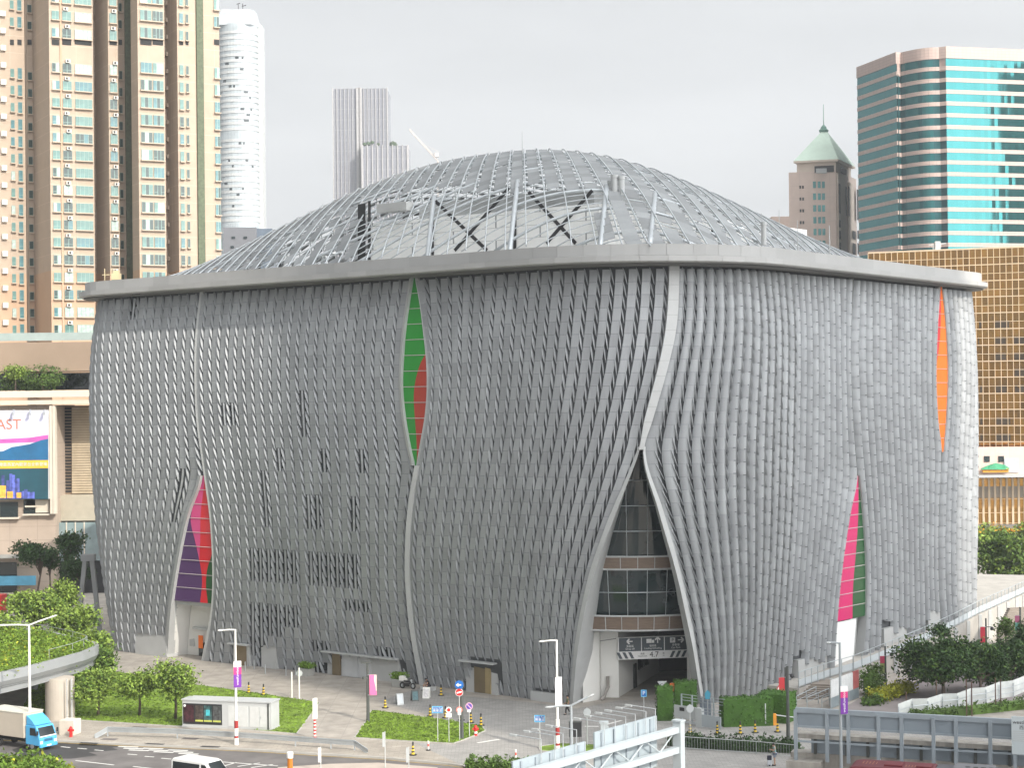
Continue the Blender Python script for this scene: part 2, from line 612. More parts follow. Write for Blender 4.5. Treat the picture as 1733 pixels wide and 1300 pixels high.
def fin_panel(idx, fl, fr, ncol, z_lo=0.0, blade=1.0, cut=None):
    """one curtain of aluminium pieces: fluted panels with slanting blade fins (blade=1) to bamboo-like half pipes (blade=0)"""
    mb = MB()
    rows = np.linspace(ZT - 0.25, z_lo, NR + 1)
    rnd = random.Random(idx)
    opens = [(x0, x1, y0, y1, sz((x0 + x1) / 2, (y0 + y1) / 2)[1]) for x0, x1, y0, y1 in OPEN.get(idx, [])]
    zs_ = np.linspace(-6, ZT + 6, 200)
    def smooth(fn):
        v = np.array([fn(min(ZT, max(0.0, z))) for z in zs_])
        kx = np.arange(-40, 41) * (zs_[1] - zs_[0])
        g = np.exp(-(kx / 6.5) ** 2 / 2); g /= g.sum()
        pad = np.concatenate([np.full(40, v[0]), v, np.full(40, v[-1])])
        q = np.convolve(pad, g, 'valid')
        return lambda z: float(np.interp(z, zs_, q))
    fls, frs = smooth(fl), smooth(fr)
    def guide(z, c):
        # column lines: true seam at the edges, relaxing to a smoothed drape a few columns in
        a, b, a_, b_ = fl(z), fr(z), fls(z), frs(z)
        e0, e1 = math.exp(-c / 1.8), math.exp(-(ncol - c) / 1.8)
        return a_ + (b_ - a_) * c / ncol + (a - a_) * e0 + (b - b_) * e1
    bl = blade if callable(blade) else (lambda i: blade)
    coff = [(((i * 5) % 8) / 8 - .44) * 0.62 * (rows[0] - rows[1]) + rnd.uniform(-.06, .06) for i in range(ncol)]
    for j in range(NR):
        for i in range(ncol):
            z1, z0 = rows[j], rows[j + 1]
            zc = (z0 + z1) / 2
            sc = guide(zc, i + .5)
            pc = pix(wall(sc, zc))
            if cut and cut(pc[0], pc[1], sc, zc):
                continue
            k_ = bl(i)
            if k_ < 0.5 and 0 < j < NR - 1:          # joints of the pipes step from column to column
                z1, z0 = rows[j] + coff[i], rows[j + 1] + coff[i]
            else:
                z1, z0 = rows[j] + (coff[i] if k_ < 0.5 and j else 0), rows[j + 1] + (coff[i] if k_ < 0.5 and j < NR - 1 else 0)
            op = False
            for x0, x1, y0, y1, zm in opens:
                if y0 - 2 <= pc[1] <= y1 + 2 and x0 - 40 < pc[0] < x1 + 40 and x0 - 2 <= pix(wall(guide(zm, i + .5), zm))[0] <= x1 + 2:
                    op = True
            S = lambda z, p: guide(z, i + p)
            if not op:
                # body: fluted sheet on the left part of the module, or a half pipe across it
                w = 0.64 + 0.28 * (1 - k_) ** 0.55
                prof = []
                nP = 8
                for t in range(nP + 1):
                    x = t / nP
                    pipe = 0.64 * math.sin(math.pi * x) ** 0.66
                    flat = 0.12 + 0.035 * (t % 2)
                    prof.append((x, pipe, flat))
                k = len(mb.v)
                nq = 4
                sway = rnd.uniform(-.02, .02)
                for q_ in range(nq + 1):
                    q = q_ / nq
                    z = z1 + (z0 + 0.022 * k_ - z1) * q
                    waist = 1.0 - (1 - k_) * (0.08 * (1 - min(1.0, q / .62)) ** 1.4 + 0.06 * max(0.0, (q - .62) / .38) ** 2)
                    for x, pipe, flat in prof:
                        p = 0.02 + w * (0.5 + (x - 0.5) * waist + 0.025 * (1 - k_) * (1 - min(1.0, q / .62))) + sway * math.sin(math.pi * q)
                        d = pipe * (1 - k_) * (0.975 + 0.025 * q) + flat * k_
                        mb.v.append(tuple(wall(S(z, p), z, d)))
                for q_ in range(nq):
                    for t in range(nP):
                        mb.f.append((k + q_ * (nP + 1) + t, k + (q_ + 1) * (nP + 1) + t, k + (q_ + 1) * (nP + 1) + t + 1, k + q_ * (nP + 1) + t + 1))
                        mb.m.append(0)
            if not op and k_ < 0.5:                  # short dark joint at the foot of each pipe
                zj = z0 + 0.045
                c0, c1 = rnd.uniform(.28, .38), rnd.uniform(.52, .66)
                k = len(mb.v)
                for zz_ in (zj, zj - 0.07):
                    for p in (c0, (c0 + c1) / 2, c1):
                        mb.v.append(tuple(wall(S(zz_, p), zz_, 0.64 * math.sin(math.pi * min(.95, max(.05, (p - .02) / w))) ** .66 * (1 - k_) + .12 * k_ + .03)))
                for t in range(2):
                    mb.f.append((k + t, k + 3 + t, k + 4 + t, k + 1 + t))
                    mb.m.append(1)
            if op:                                   # open module: an extra slim fin in front of the dark glazing
                k = len(mb.v)
                for q_ in range(4):
                    z = z1 + (z0 - z1) * q_ / 3
                    for p, d in ((.24, 0.0), (.27, .2), (.36, .2), (.39, 0.0)):
                        mb.v.append(tuple(wall(S(z, p), z, d)))
                for q_ in range(3):
                    for t in range(3):
                        mb.f.append((k + q_ * 4 + t, k + (q_ + 1) * 4 + t, k + (q_ + 1) * 4 + t + 1, k + q_ * 4 + t + 1)); mb.m.append(0)
            # slanting blade fin, lens shaped, overlapping the rows above and below
            if k_ > 0.02:
                n = 6
                k = len(mb.v)
                lean = 0.40 + 0.20 * (1 - k_)
                for q_ in range(n + 1):
                    q = q_ / n
                    z = z1 + 0.24 * (z1 - z0) + (z0 - z1) * 1.46 * q
                    z = min(z, ZT - .1)
                    pc_ = 0.76 + lean * (q - 0.5)
                    wd = 0.012 + 0.06 * math.sin(math.pi * q)
                    dp = (0.10 + 0.16 * math.sin(math.pi * q)) * (0.4 + 0.6 * k_) + 0.52 * (1 - k_)
                    mb.v.append(tuple(wall(S(z, pc_ - wd), z, -0.06)))
                    mb.v.append(tuple(wall(S(z, pc_ - wd * .35), z, dp)))
                    mb.v.append(tuple(wall(S(z, pc_ + wd * .35), z, dp * .92)))
                    mb.v.append(tuple(wall(S(z, pc_ + wd), z, -0.06)))
                for q_ in range(n):
                    for t in range(3):
                        mb.f.append((k + q_ * 4 + t, k + (q_ + 1) * 4 + t, k + (q_ + 1) * 4 + t + 1, k + q_ * 4 + t + 1))
                        mb.m.append(0)
    nb = max(6, ncol // 3)                           # dark backing sheet just behind the pieces
    k = len(mb.v)
    for j in range(NR + 1):
        for i in range(nb + 1):
            a, b = fl(rows[j]), fr(rows[j])
            mb.v.append(tuple(wall(a + (b - a) * i / nb, rows[j] + (0.25 if j == 0 else 0), -0.13)))
    for j in range(NR):
        for i in range(nb):
            mb.f.append((k + j * (nb + 1) + i, k + (j + 1) * (nb + 1) + i, k + (j + 1) * (nb + 1) + i + 1, k + j * (nb + 1) + i + 1))
            mb.m.append(1)
    return mb.build('fin_curtain', [M_ALU, M_BACK], theatre, world=True, smooth=True)

def doors_cut(px, py, s, z):
    # blank zones at the foot of the left facade where doors and panels replace the fins
    for x0, x1, y0, y1 in [(232, 288, 1073, 1130), (398, 428, 1092, 1140), (446, 474, 1090, 1150), (556, 682, 1110, 1180), (794, 846, 1122, 1200), (905, 940, 1170, 1200)]:
        if x0 < px < x1 and y0 < py < y1 + 20:
            return True
    return False

def right_cut(px, py, s, z):
    for x0, x1, y0, y1 in [(1338, 1400, 1112, 1190), (1490, 1530, 1060, 1100), (1565, 1588, 1033, 1070)]:
        if x0 < px < x1 and y0 < py:
            return True
    return False

s_start = -26.0
s_end = S_RIGHT + 30.0
fin_panel(0, lambda z: s_start, A_L, 34, cut=doors_cut)
fin_panel(1, A_R, B_L, 23, cut=doors_cut)
fin_panel(2, B_R, C_L, 21, cut=doors_cut)
fin_panel(3, C_R, D_L, 24, blade=lambda i: max(0.0, 0.80 - i * 0.06), cut=right_cut)
fin_panel(4, D_R, E_L, 14, blade=0.0, cut=right_cut)
fin_panel(5, E_R, lambda z: s_end, 32, blade=0.0)
M_LWIN = mat('dark louvred glazing', (0.014, 0.02, 0.022), .25, 0, .3, .5)
for pn in OPEN:
    for x0, x1, y0, y1 in OPEN[pn]:
        (sa, za), (sb_, zb) = sz(x0, y0), sz(x1, y1)
        mb = MB()
        for k in range(4):
            for m_ in range(3):
                f = lambda a, b, t, n: a + (b - a) * t / n
                mb.quad(*[wall(f(sa, sb_, i_, 4), f(za, zb, j_, 3), -.10) for i_, j_ in ((k, m_), (k, m_ + 1), (k + 1, m_ + 1), (k + 1, m_))])
        mb.build('louvred_window', M_LWIN, theatre, world=True)
bk = MB()                                            # plain rear facade
ss = np.linspace(s_end, LEN + s_start, 40)
for i in range(39):
    bk.quad(wall(ss[i], 0), wall(ss[i + 1], 0), wall(ss[i + 1], ZT), wall(ss[i], ZT))
bk.build('rear_wall', M_GREYP, theatre, world=True)

# ---- edge trims along the seams (outside band + return going into the wall)
def edge_trim(fn, z0, z1, width, depth, side, n=46, proud=0.42, mats=None):
    """side=+1: the opening lies to the right of the edge"""
    mb = MB()
    zs = np.linspace(z1, z0, n)
    ring = []
    for z in zs:
        s = fn(z)
        o0 = wall(s - side * (width(z) if callable(width) else width), z, proud * 0.6)
        o1 = wall(s, z, proud)
        nrm = normal(s)
        i1 = o1 - nrm * (proud + depth)
        i0 = o0 - nrm * (proud + 0.1)
        ring.append((i0, o0, o1, i1))
    for j in range(n - 1):
        for t in range(3):
            a, b, c, d = ring[j][t], ring[j + 1][t], ring[j + 1][t + 1], ring[j][t + 1]
            mb.quad(*((a, b, c, d) if side > 0 else (d, c, b, a)))
    return mb.build('edge_trim', mats or M_TRIM, theatre, world=True)

zA, zB, zC, zD, zE = sz(345, 805)[1], sz(705, 788)[1], sz(1085, 762)[1], sz(1447, 805)[1], sz(1589, 765)[1]
edge_trim(A_R, 0, ZT, 0.42, 0.5, -1, proud=.18)
edge_trim(A_L, 0, zA, 0.6, 0.6, 1)
edge_trim(B_L, zB, ZT, 0.40, 0.65, 1)
edge_trim(B_R, zB, ZT, 0.36, 0.4, -1, proud=.16)
edge_trim(B_R, 0, zB, 0.42, 0.9, -1)
cw = lambda z: .22 + .30 * min(1.0, max(0.0, zC - z) / 6)
edge_trim(C_L, 0, zC + .3, cw, 3.4, 1, proud=.42)
edge_trim(C_R, 0, zC + .3, cw, 0.9, -1, proud=.42)
edge_trim(D_L, 0, zD, 0.18, 0.3, 1, proud=.36)
edge_trim(D_R, 0, zD, 0.2, 0.45, -1, proud=.5)
edge_trim(D_R, zD, ZT, 0.10, 0.3, -1, proud=.25)
edge_trim(E_R, zE, ZT, 0.14, 0.3, -1, proud=.5)
edge_trim(E_L, zE, ZT, 0.14, 0.3, 1, proud=.42)
edge_trim(E_R, 0, zE, 0.10, 0.3, -1, proud=.25)
rb = MB()                                            # the broad ribbon that drops to the entrance
zs = np.linspace(ZT, zC + 0.05, 40)
for j in range(39):
    za, zb = zs[j], zs[j + 1]
    q = lambda z, e: wall((C_L if e < 0 else C_R)(z) + e * 0.10, z, 0.44)
    rb.quad(q(za, -1), q(zb, -1), q(zb, 1), q(za, 1))
    rb.quad(q(za, -1) - normal(C_L(za)) * .6, q(zb, -1) - normal(C_L(zb)) * .6, q(zb, -1), q(za, -1))
    rb.quad(q(za, 1), q(zb, 1), q(zb, 1) - normal(C_R(zb)) * .6, q(za, 1) - normal(C_R(za)) * .6)
rb.build('seam_ribbon', grid_mat('ribbon panels', (0.46, 0.47, 0.47), (0.36, 0.37, 0.37), 40, 1.35, 0.03, 0.5, 0.05), theatre, world=True)

# ---- coloured lens windows
def lens(fl, fr, z0, z1, strips, dep, lines=8, inl=0.0):
    """strips: (material, left fraction fn, right fraction fn) of t = 0 top .. 1 foot"""
    mats = [s[0] for s in strips]
    mb = MB()
    n = 44
    def P(z, f):
        a, b = fl(z) + inl, fr(z) - inl
        return wall(a + (b - a) * f, z, -dep)
    for mi, (m, f0, f1) in enumerate(strips):
        for j in range(n):
            ta, tb = j / n, (j + 1) / n
            za, zb = z1 + (z0 - z1) * ta, z1 + (z0 - z1) * tb
            l0, r0, l1, r1 = f0(ta), f1(ta), f0(tb), f1(tb)
            if r0 - l0 < 1e-4 and r1 - l1 < 1e-4:
                continue
            mb.quad(P(za, l0), P(zb, l1), P(zb, max(r1, l1)), P(za, max(r0, l0)), mi)
    w = mb.build('stained_window', mats, theatre, world=True)
    for i in range(1, lines):
        lm = MB()
        z = z1 + (z0 - z1) * i / lines
        lm.tube(P(z, 0.0) + normal(fl(z)) * .03, P(z, 1.0) + normal(fr(z)) * .03, 0.035, 5)
        lm.build('glazing_bar', M_LINE, w, world=True)
    return w

one, zero = (lambda t: 1.0), (lambda t: 0.0)
gB = hermite([(0, 1.0), (0.40, 1.0), (0.46, 0.72), (0.6, 0.45), (0.75, 0.46), (0.9, 0.62), (1, 0.75)])
gBc = lambda t: 1.0 if t < 0.40 else min(1.0, gB(t))
lens(B_L, B_R, zB, ZT, [(C_GREEN, zero, gBc), (C_RUST, gBc, one)], -0.05, 12)
zA0, zA1 = sz(325, 1019)[1], zA
pk0 = lambda t: max(0.0, min(1.0, [0.0, 0.0][0] if t < 0.38 else (t - 0.38) / 0.35 * 0.52 if t < 0.73 else 0.52 + (t - 0.73) * 0.55))
pu1 = hermite([(0.0, 0.0), (0.25, 0.0), (0.34, 0.06), (0.5, 0.36), (0.65, 0.56), (0.8, 0.68), (1.0, 0.68)])
pu = lambda t: 0.0 if t < 0.25 else max(0.0, min(1.0, pu1(t)))
pnk1 = hermite([(0.0, 0.55), (0.25, 0.5), (0.5, 0.56), (0.65, 0.57)])
pnk = lambda t: max(pu(t), pnk1(t)) if t < 0.65 else pu(t)
dg1 = hermite([(0.5, 1.0), (0.6, 0.97), (0.72, 0.83), (0.85, 0.80), (1.0, 0.88)])
dg = lambda t: 1.0 if t < 0.5 else min(1.0, dg1(t))
lens(A_L, A_R, zA0, zA1, [(C_PURPLE, zero, pu), (C_PINK, pu, pnk), (C_RED, pnk, dg), (C_DKGREEN, dg, one)], -0.02, 9, 0.0)
zD0 = sz(1432, 1048)[1]
md = hermite([(0, 0.75), (0.2, 0.72), (0.5, 0.60), (0.8, 0.52), (1, 0.55)])
lens(D_L, D_R, zD0, zD, [(C_MAGENTA, zero, md), (C_DKGREEN, md, one)], -0.30, 11)
rE = hermite([(0, 0.3), (0.15, 0.42), (0.35, 0.25), (0.5, 0.0), (1, 0.0)])
rEc = lambda t: max(0.0, rE(t)) if t < 0.5 else 0.0
lens(E_L, E_R, zE, ZT, [(C_RED, zero, rEc), (C_ORANGE, rEc, one)], -0.38, 12)

# ---- lobby under the purple window
def band(name, fl, fr, z0, z1, d0, m, d1=None, n=8, parent=None, mi=None):
    mb = MB()
    d1 = d0 if d1 is None else d1
    for i in range(n):
        f0, f1 = i / n, (i + 1) / n
        S = lambda z, f: fl(z) + (fr(z) - fl(z)) * f
        mb.quad(wall(S(z1, f0), z1, d1), wall(S(z0, f0), z0, d0), wall(S(z0, f1), z0, d0), wall(S(z1, f1), z1, d1))
    return mb.build(name, m, parent or theatre, world=True)

def fbox(name, s, z0, z1, w, d0, d1, m, parent=None, bevel=0.0):
    """upright box on the facade at outline position s, from depth d0 to d1 outwards of the wall foot"""
    p = wall(s, z0)
    nrm = normal(s)
    c = p + nrm * ((d0 + d1) / 2)
    mb = MB()
    mb.box((c.x, c.y, (z0 + z1) / 2), (w, abs(d1 - d0), z1 - z0), 0, math.atan2(-nrm.x, nrm.y) + math.pi)
    return mb.build(name, m, parent or theatre, world=True, bevel=bevel)

band('lobby_wall', A_L, A_R, 0, zA0 - 0.1, -2.4, M_WHITE)
band('lobby_head', A_L, A_R, zA0 - 0.45, zA0 - 0.02, -0.3, M_TRIM)
for fn, sg in ((A_L, 1), (A_R, -1)):
    mb = MB()
    zz = np.linspace(0, zA0, 8)
    for a_, b_ in zip(zz[:-1], zz[1:]):
        mb.quad(wall(fn(a_), a_, -.4), wall(fn(b_), b_, -.4), wall(fn(b_), b_, -4.3), wall(fn(a_), a_, -4.3))
    mb.build('lobby_side', M_WHITE, theatre, world=True)
lb = MB()
for i in range(6):
    f0, f1 = i / 6, (i + 1) / 6
    z = zA0 - 0.2
    S = lambda f: A_L(z) + (A_R(z) - A_L(z)) * f
    lb.quad(wall(S(f0), z, -4.3), wall(S(f1), z, -4.3), wall(S(f1), z, -0.4), wall(S(f0), z, -0.4))
lb.build('lobby_ceiling', M_WHITE, theatre, world=True)
sA = A_L(2) + (A_R(2) - A_L(2)) * 0.50
ld = fbox('lobby_door', sA, 0.0, 3.0, 2.4, -2.6, -2.1, M_DKGLASS)
fbox('door_frame', sA, 3.0, 3.25, 2.8, -2.6, -1.98, M_TRIM, ld)
fbox('poster', sA - 0.6, 0.9, 2.3, 0.7, -2.1, -2.04, C_ORANGE, ld)
sA2 = A_L(2) + (A_R(2) - A_L(2)) * 0.10
fbox('info_panel', sA2, 1.0, 2.8, 0.8, -2.5, -2.25, M_GREYP)

# ---- vehicle entrance under the big arch
zc = {y: sz(1085, y)[1] - 0.0 for y in (812, 948, 970, 1050, 1075)}
inL = lambda z: C_L(z) - 0.25
inR = lambda z: C_R(z) + 1.2
zg = [zc[812], zc[948] , zc[970], zc[1050], zc[1075]]
def glazing(z0, z1):
    g = band('glazing', inL, inR, z0, z1, -3.3, M_DKGLASS, n=8)
    mb = MB()
    nz = max(1, int(round((z1 - z0) / 2.6)))
    for i in range(1, nz):
        z = z0 + (z1 - z0) * i / nz
        for k in range(8):
            a, b = inL(z), inR(z)
            mb.tube(wall(a + (b - a) * k / 8, z, -3.2), wall(a + (b - a) * (k + 1) / 8, z, -3.2), 0.035, 5)
    s0 = inL(zg[4])
    ds = (inR(zg[4]) - s0) / 5
    for k in range(1, 5):                            # upright bars stop where the arch closes
        s = s0 + ds * k
        zs_ = [z for z in np.linspace(z0, z1, 60) if inL(z) < s < inR(z)]
        if len(zs_) > 1:
            mb.tube(wall(s, zs_[0], -3.2), wall(s, zs_[-1], -3.2), 0.035, 5)
    mb.build('mullion', M_STEEL, g, world=True)
glazing(zg[1], zC - 0.5)
glazing(zg[3], zg[2])
def timber(z0, z1, d):
    t = band('timber_band', inL, inR, z0, z1, d, M_WOOD, n=10)
    mb = MB()
    for z in (z0, z1):
        for k in range(10):
            a, b = inL(z), inR(z)
            mb.tube(wall(a + (b - a) * k / 10, z, d + .05), wall(a + (b - a) * (k + 1) / 10, z, d + .05), 0.09, 6)
    for k in range(0, 7):
        z = z0
        s = inL(zg[4]) + (inR(zg[4]) - inL(zg[4])) * k / 6
        if inL(z1) < s < inR(z1):
            mb.tube(wall(s, z0, d + .05), wall(s, z1, d + .05), 0.04, 5)
    mb.build('band_frame', M_TRIM, t, world=True)
timber(zg[2], zg[1], -3.1)
timber(zg[4], zg[3], -2.8)
zl = zg[4]
mb = MB()                                            # soffit below the glazing
for k in range(10):
    S = lambda f: inL(zl) - 1 + (inR(zl) - inL(zl) + 2) * f
    mb.quad(wall(S(k / 10), zl - .1, -9), wall(S((k + 1) / 10), zl - .1, -9), wall(S((k + 1) / 10), zl - .1, -2.75), wall(S(k / 10), zl - .1, -2.75))
mb.build('porch_ceiling', M_WHITE, theatre, world=True)
# walls left and right of the drive, drive mouth and its depth
p_l = wall(C_L(1.5), 0, -3.3)
nC = normal(C_L(1.5)); 
gl, gr_ = at(1047, 1150, 164.5), at(1163, 1150, 165.5)
mb = MB()
lw0 = wall(C_L(0.3) + 0.4, 0, -1.0)
seg = [(lw0.x, lw0.y), (lw0.x + 1.6, lw0.y + 1.6), (gl.x - 1.6, gl.y + .3), (gl.x, gl.y)]
for a, b in zip(seg[:-1], seg[1:]):
    mb.quad((a[0], a[1], zl), (a[0], a[1], 0), (b[0], b[1], 0), (b[0], b[1], zl))
mb.quad((gl.x, gl.y, zl), (gl.x, gl.y, 0), (gl.x + 5.0, gl.y + 15, 0), (gl.x + 5.0, gl.y + 15, zl))
mb.build('porch_wall', M_WHITE, theatre, world=True)
mb = MB()
mb.quad((gr_.x, gr_.y, zl), (gr_.x, gr_.y, 0), (gr_.x + 3.2, gr_.y - 1.2, 0), (gr_.x + 3.2, gr_.y - 1.2, zl))
mb.quad((gr_.x + 3, gr_.y + 24, zl), (gr_.x + 3, gr_.y + 24, 0), (gr_.x, gr_.y, 0), (gr_.x, gr_.y, zl))
mb.build('porch_wall', M_WHITE, theatre, world=True)
mb = MB()
mb.quad((gl.x + 3, gl.y + 15, zl), (gl.x + 3, gl.y + 15, 0), (gr_.x + 3.5, gr_.y + 15, 0), (gr_.x + 3.5, gr_.y + 15, zl))
mb.quad((gl.x, gl.y + .2, 3.9), (gr_.x, gr_.y + .2, 3.9), (gr_.x + 5, gr_.y + 16, 3.9), (gl.x, gl.y + 16, 3.9))
mb.build('drive_interior', M_DARK, theatre, world=True)
mb = MB()
mb.box((gl.x + 1.9, gl.y + 5.5, 1.15), (0.14, 0.95, 2.3), 0, -0.32)
mb.build('service_door', M_DARK, theatre, world=True)
for t in (7.2, 8.6, 10.0):
    mb = MB()
    mb.box((gl.x + t * .3333 + .06, gl.y + t, 2.1), (0.14, 1.0, 1.2), 0, -0.32)
    mb.build('office_window', M_DKGLASS, theatre, world=True)

# clearance sign
sgn = MB()
sx = gr_ - gl
sx.z = 0
sw = sx.length
Ms = frame((gl.x, gl.y - 0.35, 0), sx)
def onsign(u0, u1, z0, z1, d=0.0):
    P = lambda u, z: Ms @ Vector((u, z, d))
    return P(u0, z0), P(u1, z0), P(u1, z1), P(u0, z1)
M_SIGN = mat('slate sign board', rgb(72, 80, 86), 0.5, 0, 0.04)
M_SWHITE = mat('sign white', (0.75, 0.75, 0.74), 0.6, 0, 0.03)
M_BLACK = mat('black paint', (0.02, 0.02, 0.022), 0.5)
zs0, zs1, zs2 = 3.55, 4.30, 5.60
cen = Ms @ Vector((sw / 2, (zs0 + zs2) / 2, -0.15))
sgn.box(cen, (sw + .1, .25, zs2 - zs0), 0, math.atan2(sx.y, sx.x))
sign = sgn.build('clearance_sign', M_SWHITE, theatre, world=True)
mb = MB()
for k in range(3):
    u0, u1 = sw * k / 3 + .04, sw * (k + 1) / 3 - .04
    mb.quad(*onsign(u0, u1, zs1, zs2 - .05, 0.01))
mb.build('sign_board', M_SIGN, sign, world=True)
mb = MB()
for k in range(3):
    for u0, sl in ((0.1 + k * .55, -0.3), (sw - 1.7 + k * .55, 0.3)):
        a, b, c, d = onsign(u0, u0 + .28, zs0 + .08, zs1 - .08, 0.01)
        e = Ms.to_3x3() @ Vector((sl, 0, 0))
        mb.quad(a, b, c + e, d + e)
mb.build('hazard_stripe', M_SIGN, sign, world=True)
off = Matrix.Translation(-theatre.location)
def stext(s, u, z, size):
    text_mesh('lettering', s, size, M_BLACK if z < zs1 else M_SWHITE, sign, off @ Ms @ Matrix.Translation((u, z, 0.02)))
stext('4.7', sw * .5 + .1, zs0 + .38, .72)
stext('高度\nHeadroom', sw * .5 - 1.0, zs0 + .38, .2)
stext('米\nm', sw * .5 + 1.0, zs0 + .38, .2)
stext('落客區\nDrop off', sw / 6, zs1 + .34, .24)
stext('裝卸區\nLoading Unloading', sw / 2, zs1 + .34, .22)
stext('停車場\nCar Park', sw * 5 / 6, zs1 + .34, .24)
mb = MB()
def arrow(u, z, dx, dz, L=.5):
    n = Vector((-dz, dx))
    d = Vector((dx, dz))
    P = lambda q: Ms @ Vector((q.x, q.y, 0.02))
    c = Vector((u, z))
    mb.quad(P(c - d * L / 2 - n * .05), P(c + d * L / 2 - n * .05), P(c + d * L / 2 + n * .05), P(c - d * L / 2 + n * .05))
    for sg in (1, -1):
        t = c + d * (L / 2 + .04)
        e = t - d * .24 + n * .24 * sg
        w = (d * .05 + n * .05 * sg)
        mb.quad(P(t - w), P(t + w), P(e + w), P(e - w))
arrow(sw / 6, zs2 - .38, -1, 0)
arrow(sw / 2 + .45, zs2 - .36, 0, 1)
arrow(sw * 5 / 6 + .45, zs2 - .38, 1, 0)
for u0, u1, z0, z1 in ((sw / 2 - .62, sw / 2 - .12, zs2 - .58, zs2 - .2), (sw / 2 - .1, sw / 2 + .12, zs2 - .58, zs2 - .3)):
    mb.quad(*onsign(u0, u1, z0, z1, .02))
mb.quad(*onsign(sw * 5 / 6 - .55, sw * 5 / 6 - .05, zs2 - .62, zs2 - .14, .02))
mb.build('pictogram', M_SWHITE, sign, world=True)
text_mesh('lettering', 'P', .42, M_SIGN, sign, off @ Ms @ Matrix.Translation((sw * 5 / 6 - .3, zs2 - .39, 0.03)))
# pipe and hose ring on the porch wall
q0 = Vector((lw0.x + 1.9, lw0.y + 1.5, 0))
mb = MB()
mb.path([(gl.x - 1.0, gl.y - .1, 2.0), (gl.x - 1.0, gl.y - .1, 1.0), (lw0.x + 2.0, lw0.y + 1.2, 0.35), (lw0.x + 1.7, lw0.y + 1.0, 0.1)], .16, 8)
mb.build('pipe', mat('grey pipe', (.28, .26, .24), .6), theatre, world=True)
mb = MB()
c = Vector((gl.x - 2.1, gl.y - .05, 2.6))
mb.path([c + Vector((.32 * math.cos(t * math.pi / 8), -.15, .42 * math.sin(t * math.pi / 8))) for t in range(17)], .03, 5)
mb.path([c + Vector((-.2, -.1, .4)), c + Vector((-.2, -.1, 2.6)), c + Vector((1.9, -.1, 2.9))], .03, 5)
mb.build('conduit', M_BLACK, theatre, world=True)

# ---- doors and panels at the foot of the left facade
def door_bay(x0, x1, ytop, ybase, leaves, m_in=M_GREYP, canopy=True):
    s0, s1 = sz(x0, ybase - 4)[0], sz(x1, ybase - 4)[0]
    h = sz((x0 + x1) / 2, ytop)[1]
    mid = (s0 + s1) / 2
    w = (s1 - s0)
    b = fbox('door_bay', mid, 0.0, h, w, -1.2, 0.46, m_in)
    if canopy:
        fbox('canopy', mid, h, h + .16, w + .4, -1.4, 0.62, M_TRIM, b)
    for (f0, f1, hh, m) in leaves:
        f = (f0 + f1) / 2
        fbox('door', s0 + w * f, 0.05, hh, w * (f1 - f0), 0.3, 0.50, m, b)
    return b
door_bay(232, 287, 1073, 1103, [], M_GREYP, False)
door_bay(399, 428, 1092, 1134, [(.25, .85, 2.6, M_BRONZE)], M_GREYP)
door_bay(447, 474, 1092, 1138, [], M_GREYP, False)
M_JOINT = mat('grey door leaf', (.43, .44, .45), .6, .1)
door_bay(557, 682, 1111, 1160, [(.09, .20, 2.75, M_BRONZE), (.22, .44, 2.9, M_JOINT), (.445, .62, 2.9, M_JOINT), (.66, .86, 2.9, M_DKGLASS)])
door_bay(795, 846, 1123, 1176, [(.27, .62, 3.2, M_BRONZE), (.625, .80, 3.2, mat('bronze door with painted light', (.42, .33, .18), .35, .5))])  # brighter leaf: bronze with the light put into its colour
door_bay(905, 944, 1172, 1194, [], M_TRIM, False)
# right facade: plain panels and the white hoarding under the pink window
def blank(x0, x1, ytop, ybase, m, d=0.46):
    s0, s1 = sz(x0, ybase)[0], sz(x1, ybase)[0]
    h0, h = sz((x0 + x1) / 2, ybase)[1], sz((x0 + x1) / 2, ytop)[1]
    return fbox('wall_panel', (s0 + s1) / 2, h0 - 2.5, h, s1 - s0, -1.0, d, m)
blank(1340, 1402, 1112, 1150, M_GREYP)
blank(1490, 1530, 1060, 1095, M_GREYP)
blank(1566, 1586, 1034, 1060, M_GREYP)
band('hoarding', lambda z: D_L(z) + .15, lambda z: D_L(z) + (D_R(z) - D_L(z)) * .74, 0.4, zD0 - .1, 0.15, mat('white hoarding', (.78, .78, .77), .6, 0, .03))
band('side_panel', lambda z: D_L(z) + (D_R(z) - D_L(z)) * .72, lambda z: D_R(z), 0.4, zD0 + 1.0, -0.4, M_GREYP)

# ---- eaves: soffit, projecting lip and fascia
def ring(name, prof, m, n=116):
    """eaves profile swept round the plan, one loose panel per bay with a thin joint"""
    mb = MB()
    k = len(prof)
    for i in range(n):
        s0, s1 = LEN * i / n, LEN * (i + 1) / n - 0.025
        P = [[(*plan(s0 + (s1 - s0) * t / 2, d), z) for d, z in prof] for t in range(3)]
        b = len(mb.v)
        for row in P: mb.v += row
        for t in range(2):
            for q in range(k - 1):
                mb.f.append((b + t * k + q, b + (t + 1) * k + q, b + (t + 1) * k + q + 1, b + t * k + q + 1))
                mb.m.append(0)
    return mb.build(name, m, theatre, world=True)
ring('fascia', [(0.0, 40.32), (0.0, 41.3), (-0.5, 41.3), (-0.5, 40.0)], M_FASCIA)
ring('eaves_lip', [(-0.1, 40.32), (0.66, 40.24), (0.66, 39.78), (0.56, 39.70), (0.2, 39.60)], M_FASCIA)
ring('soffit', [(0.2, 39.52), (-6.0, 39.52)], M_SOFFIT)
mb = MB()
ss = np.linspace(0, LEN, 120, endpoint=False)
mb.add([(*plan(s, -0.4), 40.2) for s in ss], [tuple(range(120))])
mb.build('flat_roof', mat('roof deck', (.42, .42, .41), .85), theatre, world=True)
